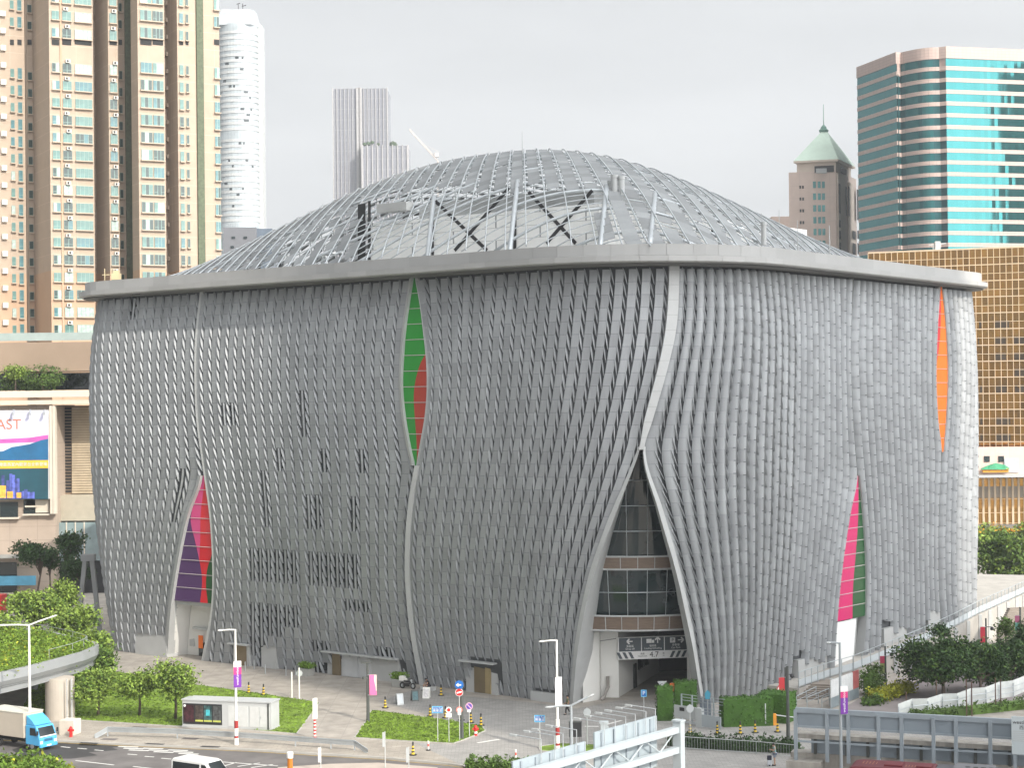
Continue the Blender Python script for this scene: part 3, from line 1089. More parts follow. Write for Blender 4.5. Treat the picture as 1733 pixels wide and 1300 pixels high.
# ---------------------------------------------------------------- lattice dome over the roof
cN, cL, cR = Vector((14.3, 147.9)), Vector((-50.0, 199.3)), Vector((56.0, 202.6))
cc = (cL + cR) / 2
EU = (cL - cN) / 2 * 0.897                            # u: near corner -> left corner
EW = (cR - cN) / 2 * 0.897
DZ0, DH = 40.9, 15.1
def dome_h(u, w):
    u = u - 0.10 * (1 - u * u)                       # crown leans a little to the left
    w = w + 0.03 * (1 - w * w)
    near = max(0.0, -u) * max(0.0, -w)
    return DZ0 + DH * ((1 - abs(u) ** (2.16 if u < 0 else 2.65)) * (1 - abs(w) ** 1.46) + 0.62 * near * (1 - u ** 4) * (1 - w ** 4))
def dome(u, w, d=0.0):
    p = cc + EU * u + EW * w
    q = Vector((p.x, p.y, dome_h(u, w)))
    if d:
        e = 0.01
        pu = cc + EU * (u + e) + EW * w
        pw = cc + EU * u + EW * (w + e)
        a = Vector((pu.x, pu.y, dome_h(u + e, w))) - q
        b = Vector((pw.x, pw.y, dome_h(u, w + e))) - q
        n = b.cross(a) if (b.cross(a)).z > 0 else a.cross(b)
        q = q + n.normalized() * d
    return q
M_TUBE = mat('lattice steel tube', (0.43, 0.46, 0.48), 0.4, 0.4, 0.1)
M_LOUV = mat('roof louvre panel', (0.22, 0.23, 0.235), 0.5, 0.2, 0.1, island=0.2)
NP_, NQ = 70, 64
def fan(p, q):
    return p * (1 + 0.30 * max(0.0, -q)) - 0.20 * q
def ok(p, q):
    return abs(fan(p, q)) + abs(q) <= 1.99
def dpq(p, q, d=0.0):
    # p across the view (left - right), q along it (near - far); ribs fan out towards the front
    p = fan(p, q)
    return dome(max(-1, min(1, (q + p) / 2)), max(-1, min(1, (q - p) / 2)), d)
pp, qq = np.linspace(-2, 2, NP_ + 1), np.linspace(-2, 2, NQ + 1)
rib_u, rib_w = MB(), MB()
for p in pp[1:-1]:
    pts = [dpq(p, q, .12) for q in np.linspace(-2, 2, 81) if ok(p, q)]
    if len(pts) > 2: rib_u.path(pts, 0.08, 4)
for k, q in enumerate(qq[1:-1]):
    pts = [dpq(p, q, -.35) for p in np.linspace(-2.4, 2.4, 97) if ok(p, q)]
    if len(pts) > 2: rib_w.path(pts, 0.16 if k % 4 == 0 else 0.06, 5)
lattice = rib_u.build('lattice_ribs', M_TUBE, theatre, world=True, smooth=True)
rib_w.build('lattice_hoops', M_TUBE, theatre, world=True, smooth=True)
lv = MB()
rnd = random.Random(5)
for i in range(NP_):
    for j in range(NQ):
        p0, p1, q0, q1 = pp[i], pp[i + 1], qq[j], qq[j + 1]
        pc, qc = (p0 + p1) / 2, (q0 + q1) / 2
        if not all(ok(a_, b_) for a_ in (p0, p1) for b_ in (q0, q1)):
            continue
        s_ = pix(dpq(pc, qc))
        front = 600 < s_[0] < 1012 and s_[1] > 316 + rnd.uniform(-6, 6) and qc < 0
        if front or rnd.random() < (0.30 if s_[0] < 640 and qc < -.1 else 0.08):
            continue
        a, b = .16 * (p1 - p0), .19 * (q1 - q0)
        lo, hi = (-.22, .02) if qc < 0.2 else (-.1, .02)
        P = [dpq(p0 + a, q0 + b, lo), dpq(p1 - a, q0 + b, lo), dpq(p1 - a, q1 - b, hi), dpq(p0 + a, q1 - b, hi)]
        up = Vector((0, 0, .05))
        vs = P + [v - up for v in P]
        lv.add(vs, [(0, 1, 2, 3), (7, 6, 5, 4), (0, 4, 5, 1), (1, 5, 6, 2), (2, 6, 7, 3), (3, 7, 4, 0)])
lv.build('louvre_panels', M_LOUV, theatre, world=True)

# inner white auditorium box seen through the open front of the lattice
M_BOX = grid_mat('white box cladding', (0.84, 0.84, 0.82), (0.30, 0.31, 0.31), 2.2, 1.25, 0.02, 0.6, 0.05, offset=0.5)
def UW(u, w):
    p = cc + EU * u + EW * w
    return (p.x, p.y)
u_end = .62
while pix((*UW(u_end, -.69), 43))[0] < 622: u_end -= .01
bx = [UW(u_end, -.69), UW(-.62, -.66), UW(-.66, .62), UW(u_end, .62)]
mb = MB()
mb.prism(bx, 40.2, 46.6)
box = mb.build('auditorium_box', M_BOX, theatre, world=True)
mb = MB()
bx2 = [UW(u_end - .06, -.5), UW(-.5, -.48), UW(-.5, .5), UW(u_end - .06, .5)]
mb.prism(bx2, 46.6, 49.0)
mb.build('upper_plant_box', mat('grey plant room', (.40, .41, .41), .7), theatre, world=True)
a, b = Vector((*bx[0], 0)), Vector((*bx[1], 0))
fn = Vector((-(b - a).y, (b - a).x, 0)).normalized()
if fn.y > 0: fn = -fn
def onbox(px, py):
    # point on the front face of the box along a pixel ray
    d = Vector(ray(px, py)); o = Vector((0, 0, CAM_Z))
    t = (a - o).dot(fn) / d.dot(fn)
    return o + d * t
br = MB()
for (x0, y0, x1, y1) in [(737, 340, 825, 424), (862, 318, 770, 424), (895, 325, 975, 412), (1003, 322, 925, 412)]:
    p, q = onbox(x0, y0), onbox(x1, y1)
    d = (q - p).normalized()
    s = fn.cross(d) * .19
    o = fn * .06
    br.quad(p - s + o, q - s + o, q + s + o, p + s + o)
br.build('cross_brace', M_BLACK, box, world=True)
for (x, y0, y1, w) in [(613, 345, 440, 1.1), (626, 340, 440, .4), (733, 350, 440, .35), (872, 320, 430, .4)]:
    br = MB()
    p, q = onbox(x, y0), onbox(x, y1)
    s = (b - a).normalized() * w / 2
    o = fn * .09
    br.quad(q - s + o, q + s + o, p + s + o, p - s + o)
    br.build('dark_recess', M_DARK, box, world=True)
br = MB()
p, q = onbox(650, 352), onbox(700, 352)
c = (p + q) / 2 + fn * .6
br.box(c, ((q - p).length, 1.2, .9), 0, math.atan2((b - a).y, (b - a).x))
br.build('hood', M_GREYP, box, world=True)
# pipes, ducts and plant on the roof deck left of the box and behind its right side
rnd = random.Random(21)
for k in range(26):
    u, w = (rnd.uniform(u_end + .08, .8), rnd.uniform(-.75, .5)) if k < 18 else (rnd.uniform(-.8, -.7), rnd.uniform(-.5, .5))
    if dome_h(u, w) < 42.6: continue
    x, y = UW(u, w)
    hmax = dome_h(u, w) - 41.2
    mb = MB()
    if k % 3 == 0:
        mb.box((x, y, 40.2 + hmax * .3), (rnd.uniform(1.5, 3), rnd.uniform(1.2, 2.2), hmax * .6), 0, .68)
        mb.build('roof_plant_unit', rnd.choice([M_WHITE, M_GREYP, M_TRIM]), theatre, world=True)
    elif k % 3 == 1:
        mb.path([(x, y, 40.2), (x, y, 40.2 + hmax * .75), (x + 2.5, y + 1.5, 40.2 + hmax * .8)], .28, 7)
        mb.build('roof_duct', M_STEEL, theatre, world=True)
    else:
        mb.box((x, y, 40.2 + hmax * .4), (.25, .25, hmax * .8))
        mb.build('roof_stanchion', M_BLACK, theatre, world=True)
# main raking columns of the lattice
mc = None
for (px, yb, yt, uk) in [(722, 442, 300, 0), (862, 432, 268, 0), (1016, 416, 282, 0), (1100, 412, 300, 0)]:
    best = None
    # walk down the dome surface along this pixel column
    pts = []
    for y in np.linspace(yt, yb, 14):
        lo = None
        d = Vector(ray(px + (yb - y) * .11, y)); o = Vector((0, 0, CAM_Z))
        t = 150.0
        while t < 215:
            p = o + d * (t / d.y)
            r = p.xy - cc
            det = EU.x * EW.y - EU.y * EW.x
            u = (r.x * EW.y - r.y * EW.x) / det
            w = (EU.x * r.y - EU.y * r.x) / det
            if abs(u) < 1 and abs(w) < 1 and dome_h(u, w) > p.z:
                pts.append(p + Vector((0, .25, 0)))
                break
            t += .25
    if len(pts) > 2:
        mb = MB()
        mb.path(pts[3:], 0.24, 8)
        mb.build('main_column', M_TUBE, theatre, world=True, smooth=True)
# rooftop clutter
def stub(px, py, Y, h, r, name, m):
    p = at(px, py, Y)
    mb = MB()
    mb.lathe([(r, 0), (r, h * .85), (r * 1.15, h * .86), (r * 1.15, h), (r * .6, h)], 10, c=p)
    mb.build(name, m, theatre, world=True)
stub(1293, 415, 160, 2.1, .22, 'roof_vent', M_TRIM)
stub(1040, 334, 172, 2.2, .32, 'exhaust_flue', M_TRIM)
stub(1052, 338, 172, 2.3, .32, 'exhaust_flue', M_TRIM)
stub(1033, 340, 173, 2.0, .25, 'exhaust_flue', M_TRIM)
def mast(px, py, Y, h, r=.05):
    p = at(px, py, Y)
    mb = MB()
    mb.tube(p, p + Vector((0, 0, h)), r, 6, r1=r * .5)
    mb.build('lightning_rod', M_TRIM, theatre, world=True)
mast(884, 262, 196, 2.6, .04)
mast(1289, 420, 162, 3.2)
mast(1350, 425, 168, 2.9)
mast(1404, 432, 172, 2.9, .08)
mast(1319, 400, 185, 2.8)
p = at(197, 468, 197)
mb = MB()
mb.box(p, (.9, .9, .7)); mb.box(p + Vector((0, 0, .45)), (.6, .6, .4))
for dx in (-.8, .0): mb.tube(p + Vector((dx - .5, 0, -.6)), p + Vector((dx - .5, 0, .9)), .05, 5)
mb.tube(p + Vector((-1.6, 0, .2)), p + Vector((0, 0, .2)), .05, 5)
mb.build('roof_plant', mat('yellowed steel', (.5, .42, .25), .6), theatre, world=True)
# ---------------------------------------------------------------- ground, road, lawns, terrace
M_GROUND = mat('distant city ground', (0.20, 0.20, 0.19), 0.9, 0, .2, .02)
M_ASPH = mat('asphalt', (0.125, 0.115, 0.11), 0.85, 0, .30, .35, bump=.15, bscale=20)
M_ASPHD = mat('fresh asphalt', (0.035, 0.034, 0.034), 0.8, 0, .2, .4)
M_PLAZA = grid_mat('plaza paving', (0.335, 0.305, 0.268), (0.27, 0.25, 0.225), 2.4, 2.4, 0.03, .85, .24, plane='XY', c2=.93)
M_SETT = grid_mat('grey setts', (0.30, 0.288, 0.27), (0.19, 0.185, 0.18), .6, .3, 0.02, .85, .15, offset=.5, plane='XY', c2=.85)
M_LAWN = mat('mown lawn', (0.13, 0.205, 0.018), 0.95, 0, .5, .9, bump=.5, bscale=6)
M_KERB = mat('kerb stone', (0.38, 0.365, 0.34), .85, 0, .12)
M_PAINT = mat('road paint', (0.62, 0.61, 0.58), .7, 0, .15, 2.0)
M_YELLOW = mat('yellow line', (0.45, 0.30, 0.05), .7, 0, .2, 2.0)

def sheet(name, pts, z, m, kind='structure'):
    mb = MB()
    ar = sum(pts[i][0] * pts[(i + 1) % len(pts)][1] - pts[(i + 1) % len(pts)][0] * pts[i][1] for i in range(len(pts)))
    if ar < 0: pts = pts[::-1]
    mb.add([(p[0], p[1], z) for p in pts], [tuple(range(len(pts)))])
    return mb.build(name, m, kind=kind)
def G(l, z=0.0):
    return [tuple(gr(*p, z))[:2] for p in l]

mb = MB()
mb.quad((-3500, -600, -0.30), (3500, -600, -0.30), (3500, 7000, -0.30), (-3500, 7000, -0.30))
mb.build('ground', M_GROUND, kind='structure')
EDGE = G([(-90, 1245), (93, 1253), (252, 1260.6), (420, 1268), (533, 1275), (650, 1282), (760, 1292), (830, 1302), (880, 1325), (900, 1380)])
sheet('road', [(-120, 40), (20, 40)] + [(EDGE[-1][0] + 4, EDGE[-1][1] - 4)] + [(x, y + .3) for x, y in EDGE[::-1]] + [(-120, EDGE[0][1] + 6)], -0.14, M_ASPH)
mb = MB()
pl = EDGE + [(2, 70), (150, 70), (150, 330), (-140, 330), (-140, 165)]
mb.prism(pl, -0.25, 0.0)
mb.build('plaza', M_PLAZA, kind='structure')
# kerb along the road
mb = MB()
for a, b in zip(EDGE[:-1], EDGE[1:]):
    a, b = Vector((*a, 0)), Vector((*b, 0))
    d = (b - a).normalized()
    n = Vector((d.y, -d.x, 0))
    if n.y > 0: n = -n
    c = (a + b) / 2 + n * .08 + Vector((0, 0, -.09))
    mb.box(c, ((b - a).length, .16, .21), 0, math.atan2(d.y, d.x))
mb.build('kerb', M_KERB, kind='structure')
# footway of small setts along the road and the service forecourt
FW = [(-60, 1228), (128, 1221), (305, 1232), (400, 1236), (502, 1244.5), (600, 1251), (700, 1257), (770, 1260.5), (960, 1276)]
foot = G(FW) + [(12, 128)] + [(x + .05, y + .15) for x, y in EDGE[::-1]]
sheet('footway', foot, 0.004, grid_mat('warm footway blocks', (0.33, 0.295, 0.25), (0.25, 0.225, 0.195), .8, .4, 0.025, .85, .24, offset=.5, plane='XY', c2=.88))
fore = G([(640, 1188), (715, 1163), (780, 1178), (900, 1190), (975, 1200), (1050, 1186), (1165, 1186), (1190, 1188), (1330, 1240), (1420, 1216), (1800, 1216), (1800, 1380), (900, 1380), (790, 1300), (700, 1258), (768, 1261), (806, 1247), (822, 1238), (816, 1230), (760, 1220)])
sheet('forecourt', fore, 0.008, M_SETT)
def lawn(pts):
    o = sheet('lawn', G(pts), 0.03, M_LAWN)
    mbk = MB()
    q = G(pts)
    for a, b in zip(q, q[1:] + q[:1]):
        mbk.tube((*a, .01), (*b, .01), .07, 4)
    mbk.build('lawn_edging', M_KERB, kind='structure')
LAWN_A = ([(30, 1216), (60, 1150), (120, 1130), (199, 1138), (327, 1159), (420, 1171.5), (529, 1188), (541, 1190.5), (502, 1243), (400, 1234.5), (305, 1230.5), (128, 1219.5), (60, 1217)])
lawn(LAWN_A)
LAWN_B = ([(629, 1202.7), (700, 1212), (760, 1220.3), (816, 1230), (821, 1238), (804, 1246), (768, 1259.5), (700, 1256), (600, 1249.5), (620, 1221)])
lawn(LAWN_B)
lawn([(911, 1265), (950, 1259), (1024, 1262), (1024, 1276), (960, 1275), (915, 1272)])
sheet('asphalt_patch', G([(60, 1256), (150, 1259), (235, 1263), (190, 1266), (200, 1270), (150, 1274), (165, 1279), (120, 1285), (40, 1283), (20, 1270)], -.14), -0.136, M_ASPHD)
# painted markings
def stripe(p, q, w, z=-0.130, m=None, name='lane_marking'):
    a, b = gr(*p, z), gr(*q, z)
    d = (b - a).normalized()
    n = Vector((-d.y, d.x, 0)) * w / 2
    mb = MB()
    mb.quad(a - n, b - n, b + n, a + n)
    return mb.build(name, m or M_PAINT, kind='structure')
for p, q in [((103, 1264.5), (119, 1266)), ((131, 1267), (147, 1268.4)), ((160, 1270), (175, 1271.3)), ((216, 1277), (232, 1278.3)),
             ((245, 1280.8), (261, 1282)), ((273, 1284), (290, 1285.5)), ((128, 1288), (193, 1295.5)), ((225, 1298), (262, 1302)),
             ((372, 1290), (470, 1297)), ((380, 1297), (400, 1291)), ((402, 1298), (440, 1292)), ((425, 1300), (462, 1294.5))]:
    stripe(p, q, .18)
for k in range(3):
    for t in range(3):
        x, y = 200 + k * 42 + t * 9, 1264 + k * 3 + t * 3.0
        stripe((x, y), (x + 34, y + 1.2), .32)
for a, b in zip(EDGE[:-3], EDGE[1:-2]):
    mb = MB()
    a, b = Vector((*a, -.132)), Vector((*b, -.132))
    n = Vector((.06, -.35, 0)); n2 = Vector((.08, -.47, 0))
    mb.quad(a + n2, b + n2, b + n, a + n)
    mb.build('kerb_line', M_YELLOW, kind='structure')
# pale island on the near side of the road
isl = G([(470, 1299), (560, 1293), (640, 1291), (740, 1299), (760, 1330), (470, 1330)], -.0)
mb = MB()
mb.prism(isl, -0.2, -0.02)
mb.build('traffic_island', mat('warm footway', (.40, .34, .29), .85, 0, .1), kind='structure')
for p, q in [((808, 1258), (845, 1252)), ((990, 1230), (1013, 1230)), ((1018, 1229), (1052, 1220)), ((1052, 1198), (1062, 1196))]:
    stripe(p, q, .3, .014)
for x, y in [(150, 1262), (262, 1263.5), (356, 1268)]:
    a = gr(x, y - 3.2, .0)
    mb = MB(); mb.box((a.x, a.y, .012), (1.6, .5, .012), 0, -.25)
    mb.build('drain_cover', M_ASPHD, kind='structure')
for x, y in [(235, 1232), (343, 1241), (322, 1251), (185, 1252)]:
    a = gr(x, y)
    mb = MB(); mb.box((a.x, a.y, .012), (1.3, .7, .012), 0, -.25)
    mb.build('manhole_cover', mat('iron cover', (.12, .105, .1), .7), kind='structure')
# terrace rising along the right facade: its outer edge carries the railing
TEDGE = [gr(x, y, z) for x, y, z in [(1352, 1166, .9), (1405, 1148, 1.0), (1444, 1137, 1.2), (1488, 1119, 1.6), (1564, 1087, 2.3), (1616, 1062, 2.8), (1657, 1040, 3.2), (1719, 1012, 3.6), (1800, 975, 4.2)]]
mb = MB()
inn = []
for p in TEDGE:
    s = _S[np.argmin((_PX - p.x) ** 2 + (_PY - p.y) ** 2)]
    x, y = plan(s, -5.0)
    inn.append(Vector((x, y, p.z)))
inn[-1] = TEDGE[-1] + Vector((-12, 4, 0)); inn[-2] = TEDGE[-2] + Vector((-10, 3.5, 0))
lo = lambda v: Vector((v.x, v.y, -0.2))
for i in range(len(TEDGE) - 1):
    a, b, c, d = inn[i], inn[i + 1], TEDGE[i + 1], TEDGE[i]
    mb.quad(d, c, b, a)
    mb.quad(lo(d), lo(c), c, d)
mb.quad(lo(inn[0]), lo(TEDGE[0]), TEDGE[0], inn[0])
mb.build('terrace', mat('terrace paving', (.36, .34, .31), .85, 0, .14), kind='structure')
walk = G([(1400, 1215), (1460, 1180), (1600, 1140), (1733, 1085), (1800, 1085), (1800, 1180), (1560, 1215)])
sheet('walkway', walk, .012, mat('pinkish walkway paving', (.21, .185, .18), .85, 0, .12))
mb = MB()
for k in range(7):                                   # steps up to the terrace
    z = 0.14 * (k + 1)
    a, b = at(1338, 1200, 163.0 + k * .36), at(1392, 1200, 162.2 + k * .36)
    d = Vector((b.x - a.x, b.y - a.y, 0))
    c = (a + b) / 2
    mb.box((c.x + .25 * k, c.y + 1.5, z / 2), (d.length, 3.2 - .02 * k, z), 0, math.atan2(d.y, d.x))
mb.build('steps', mat('brown granite steps', (.22, .19, .16), .8), kind='structure')

# short grass tufts that break up the lawns
def tufts(pts, n, seed):
    q = G(pts)
    rnd = random.Random(seed)
    mb = MB()
    xs = [p[0] for p in q]; ys = [p[1] for p in q]
    k = 0
    while k < n:
        x, y = rnd.uniform(min(xs), max(xs)), rnd.uniform(min(ys), max(ys))
        c = False
        for (x0, y0), (x1, y1) in zip(q, q[1:] + q[:1]):
            if (y0 > y) != (y1 > y) and x < (x1 - x0) * (y - y0) / (y1 - y0) + x0: c = not c
        if not c: continue
        k += 1
        a = rnd.uniform(0, 3.14); w = rnd.uniform(.05, .14); h = rnd.uniform(.04, .12)
        dx, dy = math.cos(a) * w, math.sin(a) * w
        mb.add([(x - dx, y - dy, .03), (x + dx, y + dy, .03), (x + dx * .6 + dy * .4, y + dy * .6 - dx * .4, .03 + h), (x - dx * .6 + dy * .4, y - dy * .6 - dx * .4, .03 + h)], [(0, 1, 2, 3)])
    o = mb.build('grass', mat('grass blades', (0.135, 0.215, 0.02), .9, 0, .3, .3, island=.5), kind='stuff')
    tag(o, 'short mown grass of the lawns', 'grass')
tufts(LAWN_A, 7000, 1)
tufts(LAWN_B, 3000, 2)

# pale pilasters on the outer face of the terrace wall, and the stair at its far end
mb = MB()
for a, b in zip(TEDGE[1:-1], TEDGE[2:]):
    n_ = max(1, int((b - a).length / 3.0))
    for k in range(n_):
        p = a.lerp(b, k / n_)
        mb.box((p.x + .08, p.y - .12, p.z / 2 - .05), (.35, .3, p.z))
mb.build('terrace_pilasters', mat('pale terrace wall', (.44, .45, .45), .75, 0, .1), kind='structure')
mb = MB()
for k in range(12):
    a = at(1706 + k * 1.6, 1066 - k * 3.4, 190 + k * .4)
    mb.box((a.x, a.y, a.z / 2), (2.6, .5, max(.2, a.z)), 0, .35)
mb.build('ramp_steps', mat('brown granite steps', (.22, .19, .16)), kind='structure')
# ---------------------------------------------------------------- buildings round about
def hit(K, d, px, z=60.0):
    """distance along horizontal direction d from K at which the line projects onto pixel column px"""
    lo, hi = 0.0, 400.0
    s = 1 if pix((K.x + d.x * .1, K.y + d.y * .1, z))[0] > pix((K.x, K.y, z))[0] else -1
    for _ in range(40):
        t = (lo + hi) / 2
        x = pix((K.x + d.x * t, K.y + d.y * t, z))[0]
        if (x < px) == (s > 0): lo = t
        else: hi = t
    return lo

# ---- cream apartment towers
M_CREAM = grid_mat('cream tile wall', (0.40, 0.315, 0.24), (0.52, 0.42, 0.33), 8, 2.93, 0.035, .75, .05)
M_TAN = mat('tan tile wall', (0.44, 0.30, 0.20), .75, 0, .05, .2)
M_SILL = mat('cream sill', (0.46, 0.37, 0.285), .75, 0, .04)
GLS = [mat('green tinted window', (0.10, 0.20, 0.18), .12, 0, .3, .8, spec=.8),
       mat('pale curtained window', (0.36, 0.44, 0.40), .25, 0, .3, 2.0, spec=.6),
       mat('dark open window', (0.035, 0.06, 0.055), .12, 0, .3, .8, spec=.8),
       mat('blue green window', (0.07, 0.17, 0.19), .1, 0, .3, .8, spec=.8)]
M_WFRAME = mat('green window frame', (0.20, 0.30, 0.27), .5)
M_AC = mat('air conditioner casing', (0.62, 0.60, 0.55), .6)
M_MESH = mat('green pipe screen', (0.095, 0.115, 0.07), .8, 0, .3, 2)
FD = Vector((.875, .485, 0)).normalized()            # along the sunny fronts
GD = Vector((-FD.y, FD.x, 0))                        # along the shaded sides
FN = Vector((FD.y, -FD.x, 0))                        # facing of the fronts
TOPZ = 138.0
ZTAN = 50.0
FL = 2.93

WCACHE = {}
def window_mesh(w, h, g, bays):
    key = (round(w, 2), round(h, 2), g, bays)
    if key in WCACHE:
        return WCACHE[key]
    mb = MB()
    mb.box((0, -.03, 0), (w, .10, h), 1)
    rnd = random.Random(int(w * 100) + g * 7)
    for k in range(bays):
        x0, x1 = -w / 2 + w * k / bays + .05, -w / 2 + w * (k + 1) / bays - .05
        gi = 2 + (g if rnd.random() < .7 else rnd.randrange(4))
        split = rnd.random() < .5
        z0 = -h / 2 + .06
        zs = [(z0, -h / 2 + h * .3 - .03), (-h / 2 + h * .3 + .03, h / 2 - .06)] if split else [(z0, h / 2 - .06)]
        for a, b in zs:
            mb.quad((x0, -.09, a), (x1, -.09, a), (x1, -.09, b), (x0, -.09, b), gi)
    mb.box((0, -.2, -h / 2 - .1), (w + .2, .45, .16), 0)
    o = mb.build('window', [M_SILL, M_WFRAME] + GLS)
    me = o.data
    bpy.data.objects.remove(o)
    WCACHE[key] = me
    return me

def ac_mesh():
    mb = MB()
    mb.box((0, -.25, 0), (.75, .5, .55))
    mb.quad((-.25, -.505, -.2), (.1, -.505, -.2), (.1, -.505, .2), (-.25, -.505, .2), 1)
    o = mb.build('ac', [M_AC, M_BLACK])
    me = o.data
    bpy.data.objects.remove(o)
    return me
AC_ME = ac_mesh()

def put(name, me, parent, loc, rz):
    o = bpy.data.objects.new(name, me)
    COL.objects.link(o)
    o.parent = parent
    o.location = Vector(loc) - parent.location
    o.rotation_euler = (0, 0, rz)
    return o
RZF = math.atan2(FD.y, FD.x)

Y0 = 560                                             # sill row of the lowest floor seen
class Tower:
    def __init__(self, label, px, Z):
        p = at(px, 600, Z)
        self.t = thing('apartment_tower', label, 'tower', (p.x, p.y + 10, 0))
        self.rnd = random.Random(px)
    def wing(self, px_side, px_c, px_r, Z, depth=None):
        K = at(px_c, 400, Z); K.z = 0
        f = hit(K, FD, px_r)
        g = hit(K, GD, px_side) if px_side is not None else (depth or 14)
        a, b = K, K + FD * f
        poly = [tuple(q)[:2] for q in (a, b, b + GD * g, a + GD * g)]
        mb = MB(); mb.prism(poly, ZTAN, TOPZ)
        mb.build('wall', M_CREAM, self.t, world=True)
        mb = MB(); mb.prism(poly, 5, ZTAN)
        mb.build('lower_wall', M_TAN, self.t, world=True)
        return K
    def col(self, K, x0, x1, name='window', h=1.45, bays=2, ac=False, zoff=0.0, refuge=True, proud=0.06, glass=None):
        z_mid = 60
        t0, t1 = hit(K, FD, x0), hit(K, FD, x1)
        w = t1 - t0
        c = K + FD * ((t0 + t1) / 2) + FN * proud
        zt = at(x0, 68, c.y).z                       # refuge floor
        zb = at(x0, 572, c.y).z
        n = 0
        z = zb + 1.4 + zoff
        while z < zt + 24:
            if not (refuge and zt - 4.2 < z < zt + .6):
                g = glass if glass is not None else self.rnd.choices((0, 1, 2, 3), (4, 2, 3, 2))[0]
                put(name, window_mesh(w, h, g, bays), self.t, (c.x, c.y, z), RZF)
                if ac and z < zt + 20:
                    put('air_conditioner', AC_ME, self.t, tuple(K + FD * (t0 + .5 + self.rnd.random() * .5) + FN * .05 + Vector((0, 0, z + 1.15)))[:3], RZF)
            elif refuge and zt - 2.2 < z < zt + .6:
                mb = MB()
                mb.box((c.x, c.y, zt - .3), (w, .1, .9), 0, RZF)
                mb.build('refuge_slot', M_DARK, self.t, world=True)
            z += FL
    def strip(self, K, x0, x1, m, name, proud=.15, z0=20, z1=TOPZ):
        t0, t1 = hit(K, FD, x0), hit(K, FD, x1)
        c = K + FD * ((t0 + t1) / 2) + FN * proud
        mb = MB()
        mb.box((c.x, c.y, (z0 + z1) / 2), (t1 - t0, .3, z1 - z0), 0, RZF)
        mb.build(name, m, self.t, world=True)

t1 = Tower('cream apartment tower at the far left edge with a tan shaded side wall', 100, 300)
K = t1.wing(None, -34, 44, 300)
t1.col(K, 19.5, 26, 'small_window', 1.5, 1)
t1.col(K, 32, 39, 'small_window', 1.9, 1, glass=3)
for n in range(19):                                  # wall cages for air conditioners
    c = K + FD * (hit(K, FD, 7)) + FN * .3 + Vector((0, 0, at(7, 560, K.y).z + 1.5 + n * FL))
    mb = MB(); mb.box(c, (.9, .5, .9), 0, RZF)
    mb.build('service_cage', M_AC, t1.t, world=True)
K = t1.wing(None, 43, 62, 306, 6)
t1.col(K, 49, 56, 'narrow_window', 1.4, 1, glass=2)
t1.strip(K, 44.5, 46.5, M_SILL, 'pipe'); t1.strip(K, 47, 48.2, M_SILL, 'pipe')
K = t1.wing(58, 86, 160, 296)
t1.col(K, 90, 102.5, 'window', 1.5, 2)
t1.col(K, 108, 123, 'window', 1.6, 2, ac=True)
t1.col(K, 129, 157.5, 'wide_window', 1.6, 4)
t1.strip(K, 103.6, 106.6, M_TAN, 'pipe_recess', .02)
K = t1.wing(None, 158, 190, 306, 6)
t1.col(K, 163, 171, 'narrow_window', 1.6, 1, glass=2)
t1.col(K, 179, 183, 'slit_window', 1.5, 1, glass=2, zoff=-1.0)
t2 = Tower('cream apartment tower with green pipe screens, right beside the white round tower', 290, 300)
K = t2.wing(None, 186, 202, 299, 8)
t2.col(K, 188, 200, 'window', 1.7, 2, ac=True)
K = t2.wing(None, 201, 226, 305, 6)
t2.col(K, 203.5, 209, 'narrow_window', 1.5, 1, glass=2)
t2.strip(K, 213, 223.5, M_MESH, 'pipe_screen', .3)
K = t2.wing(224, 236, 281, 296)
t2.col(K, 240, 259, 'window', 1.75, 3)
t2.col(K, 261, 278.5, 'wide_window', 1.75, 3)
K = t2.wing(None, 280, 304, 304, 6)
for n in range(17):
    z = at(290, 470, K.y).z + n * FL
    c = K + FD * hit(K, FD, 288) + FN * .5
    mb = MB(); mb.box((c.x, c.y, z), (1.5, 1.0, .12), 0, RZF); mb.box((c.x, c.y - .4, z + .35), (1.1, .3, .6), 0, RZF)
    mb.build('service_ledge', M_SILL, t2.t, world=True)
t2.col(K, 284, 292, 'narrow_window', 1.4, 1, glass=2, zoff=.3)
t2.strip(K, 296.5, 303, M_SILL, 'drain_pipe', .4)
K = t2.wing(None, 303, 333, 299, 8)
t2.col(K, 306, 312.5, 'small_window', 1.7, 1)
t2.col(K, 317, 321.5, 'slit_window', 1.5, 1, glass=2)
K = t2.wing(None, 333, 374, 301, 12)
t2.strip(K, 334.5, 346, M_MESH, 'pipe_screen', .2)
t2.col(K, 365, 373.5, 'end_window', 1.8, 2)

# ---- shopping podium in front of the towers
mall = thing('shopping_podium', 'beige shopping podium with a roof garden and a tall advertising hoarding', 'building', (-62, 262, 0))
M_BEIGE = grid_mat('beige stone cladding', (0.42, 0.34, 0.275), (0.33, 0.27, 0.22), 4, 2.0, 0.04, .8, .06)
M_CONC = mat('warm stained concrete', (0.27, 0.20, 0.145), .85, 0, .12, .12)
M_PCREAM = mat('cream painted beam', (0.60, 0.54, 0.45), .75, 0, .05)
ZM = 256.0
def fr_box(name, x0, x1, y0, y1, Z, dep, m, parent, bevel=0):
    """box whose front fills the given photo rectangle at distance Z"""
    a, b = at(x0, y1, Z), at(x1, y0, Z)
    mb = MB()
    mb.box(((a.x + b.x) / 2, Z + dep / 2, (a.z + b.z) / 2), (b.x - a.x, dep, b.z - a.z))
    return mb.build(name, m, parent, world=True, bevel=bevel)
fr_box('upper_wall', -60, 200, 578, 630, ZM + 2, 10, M_CONC, mall)
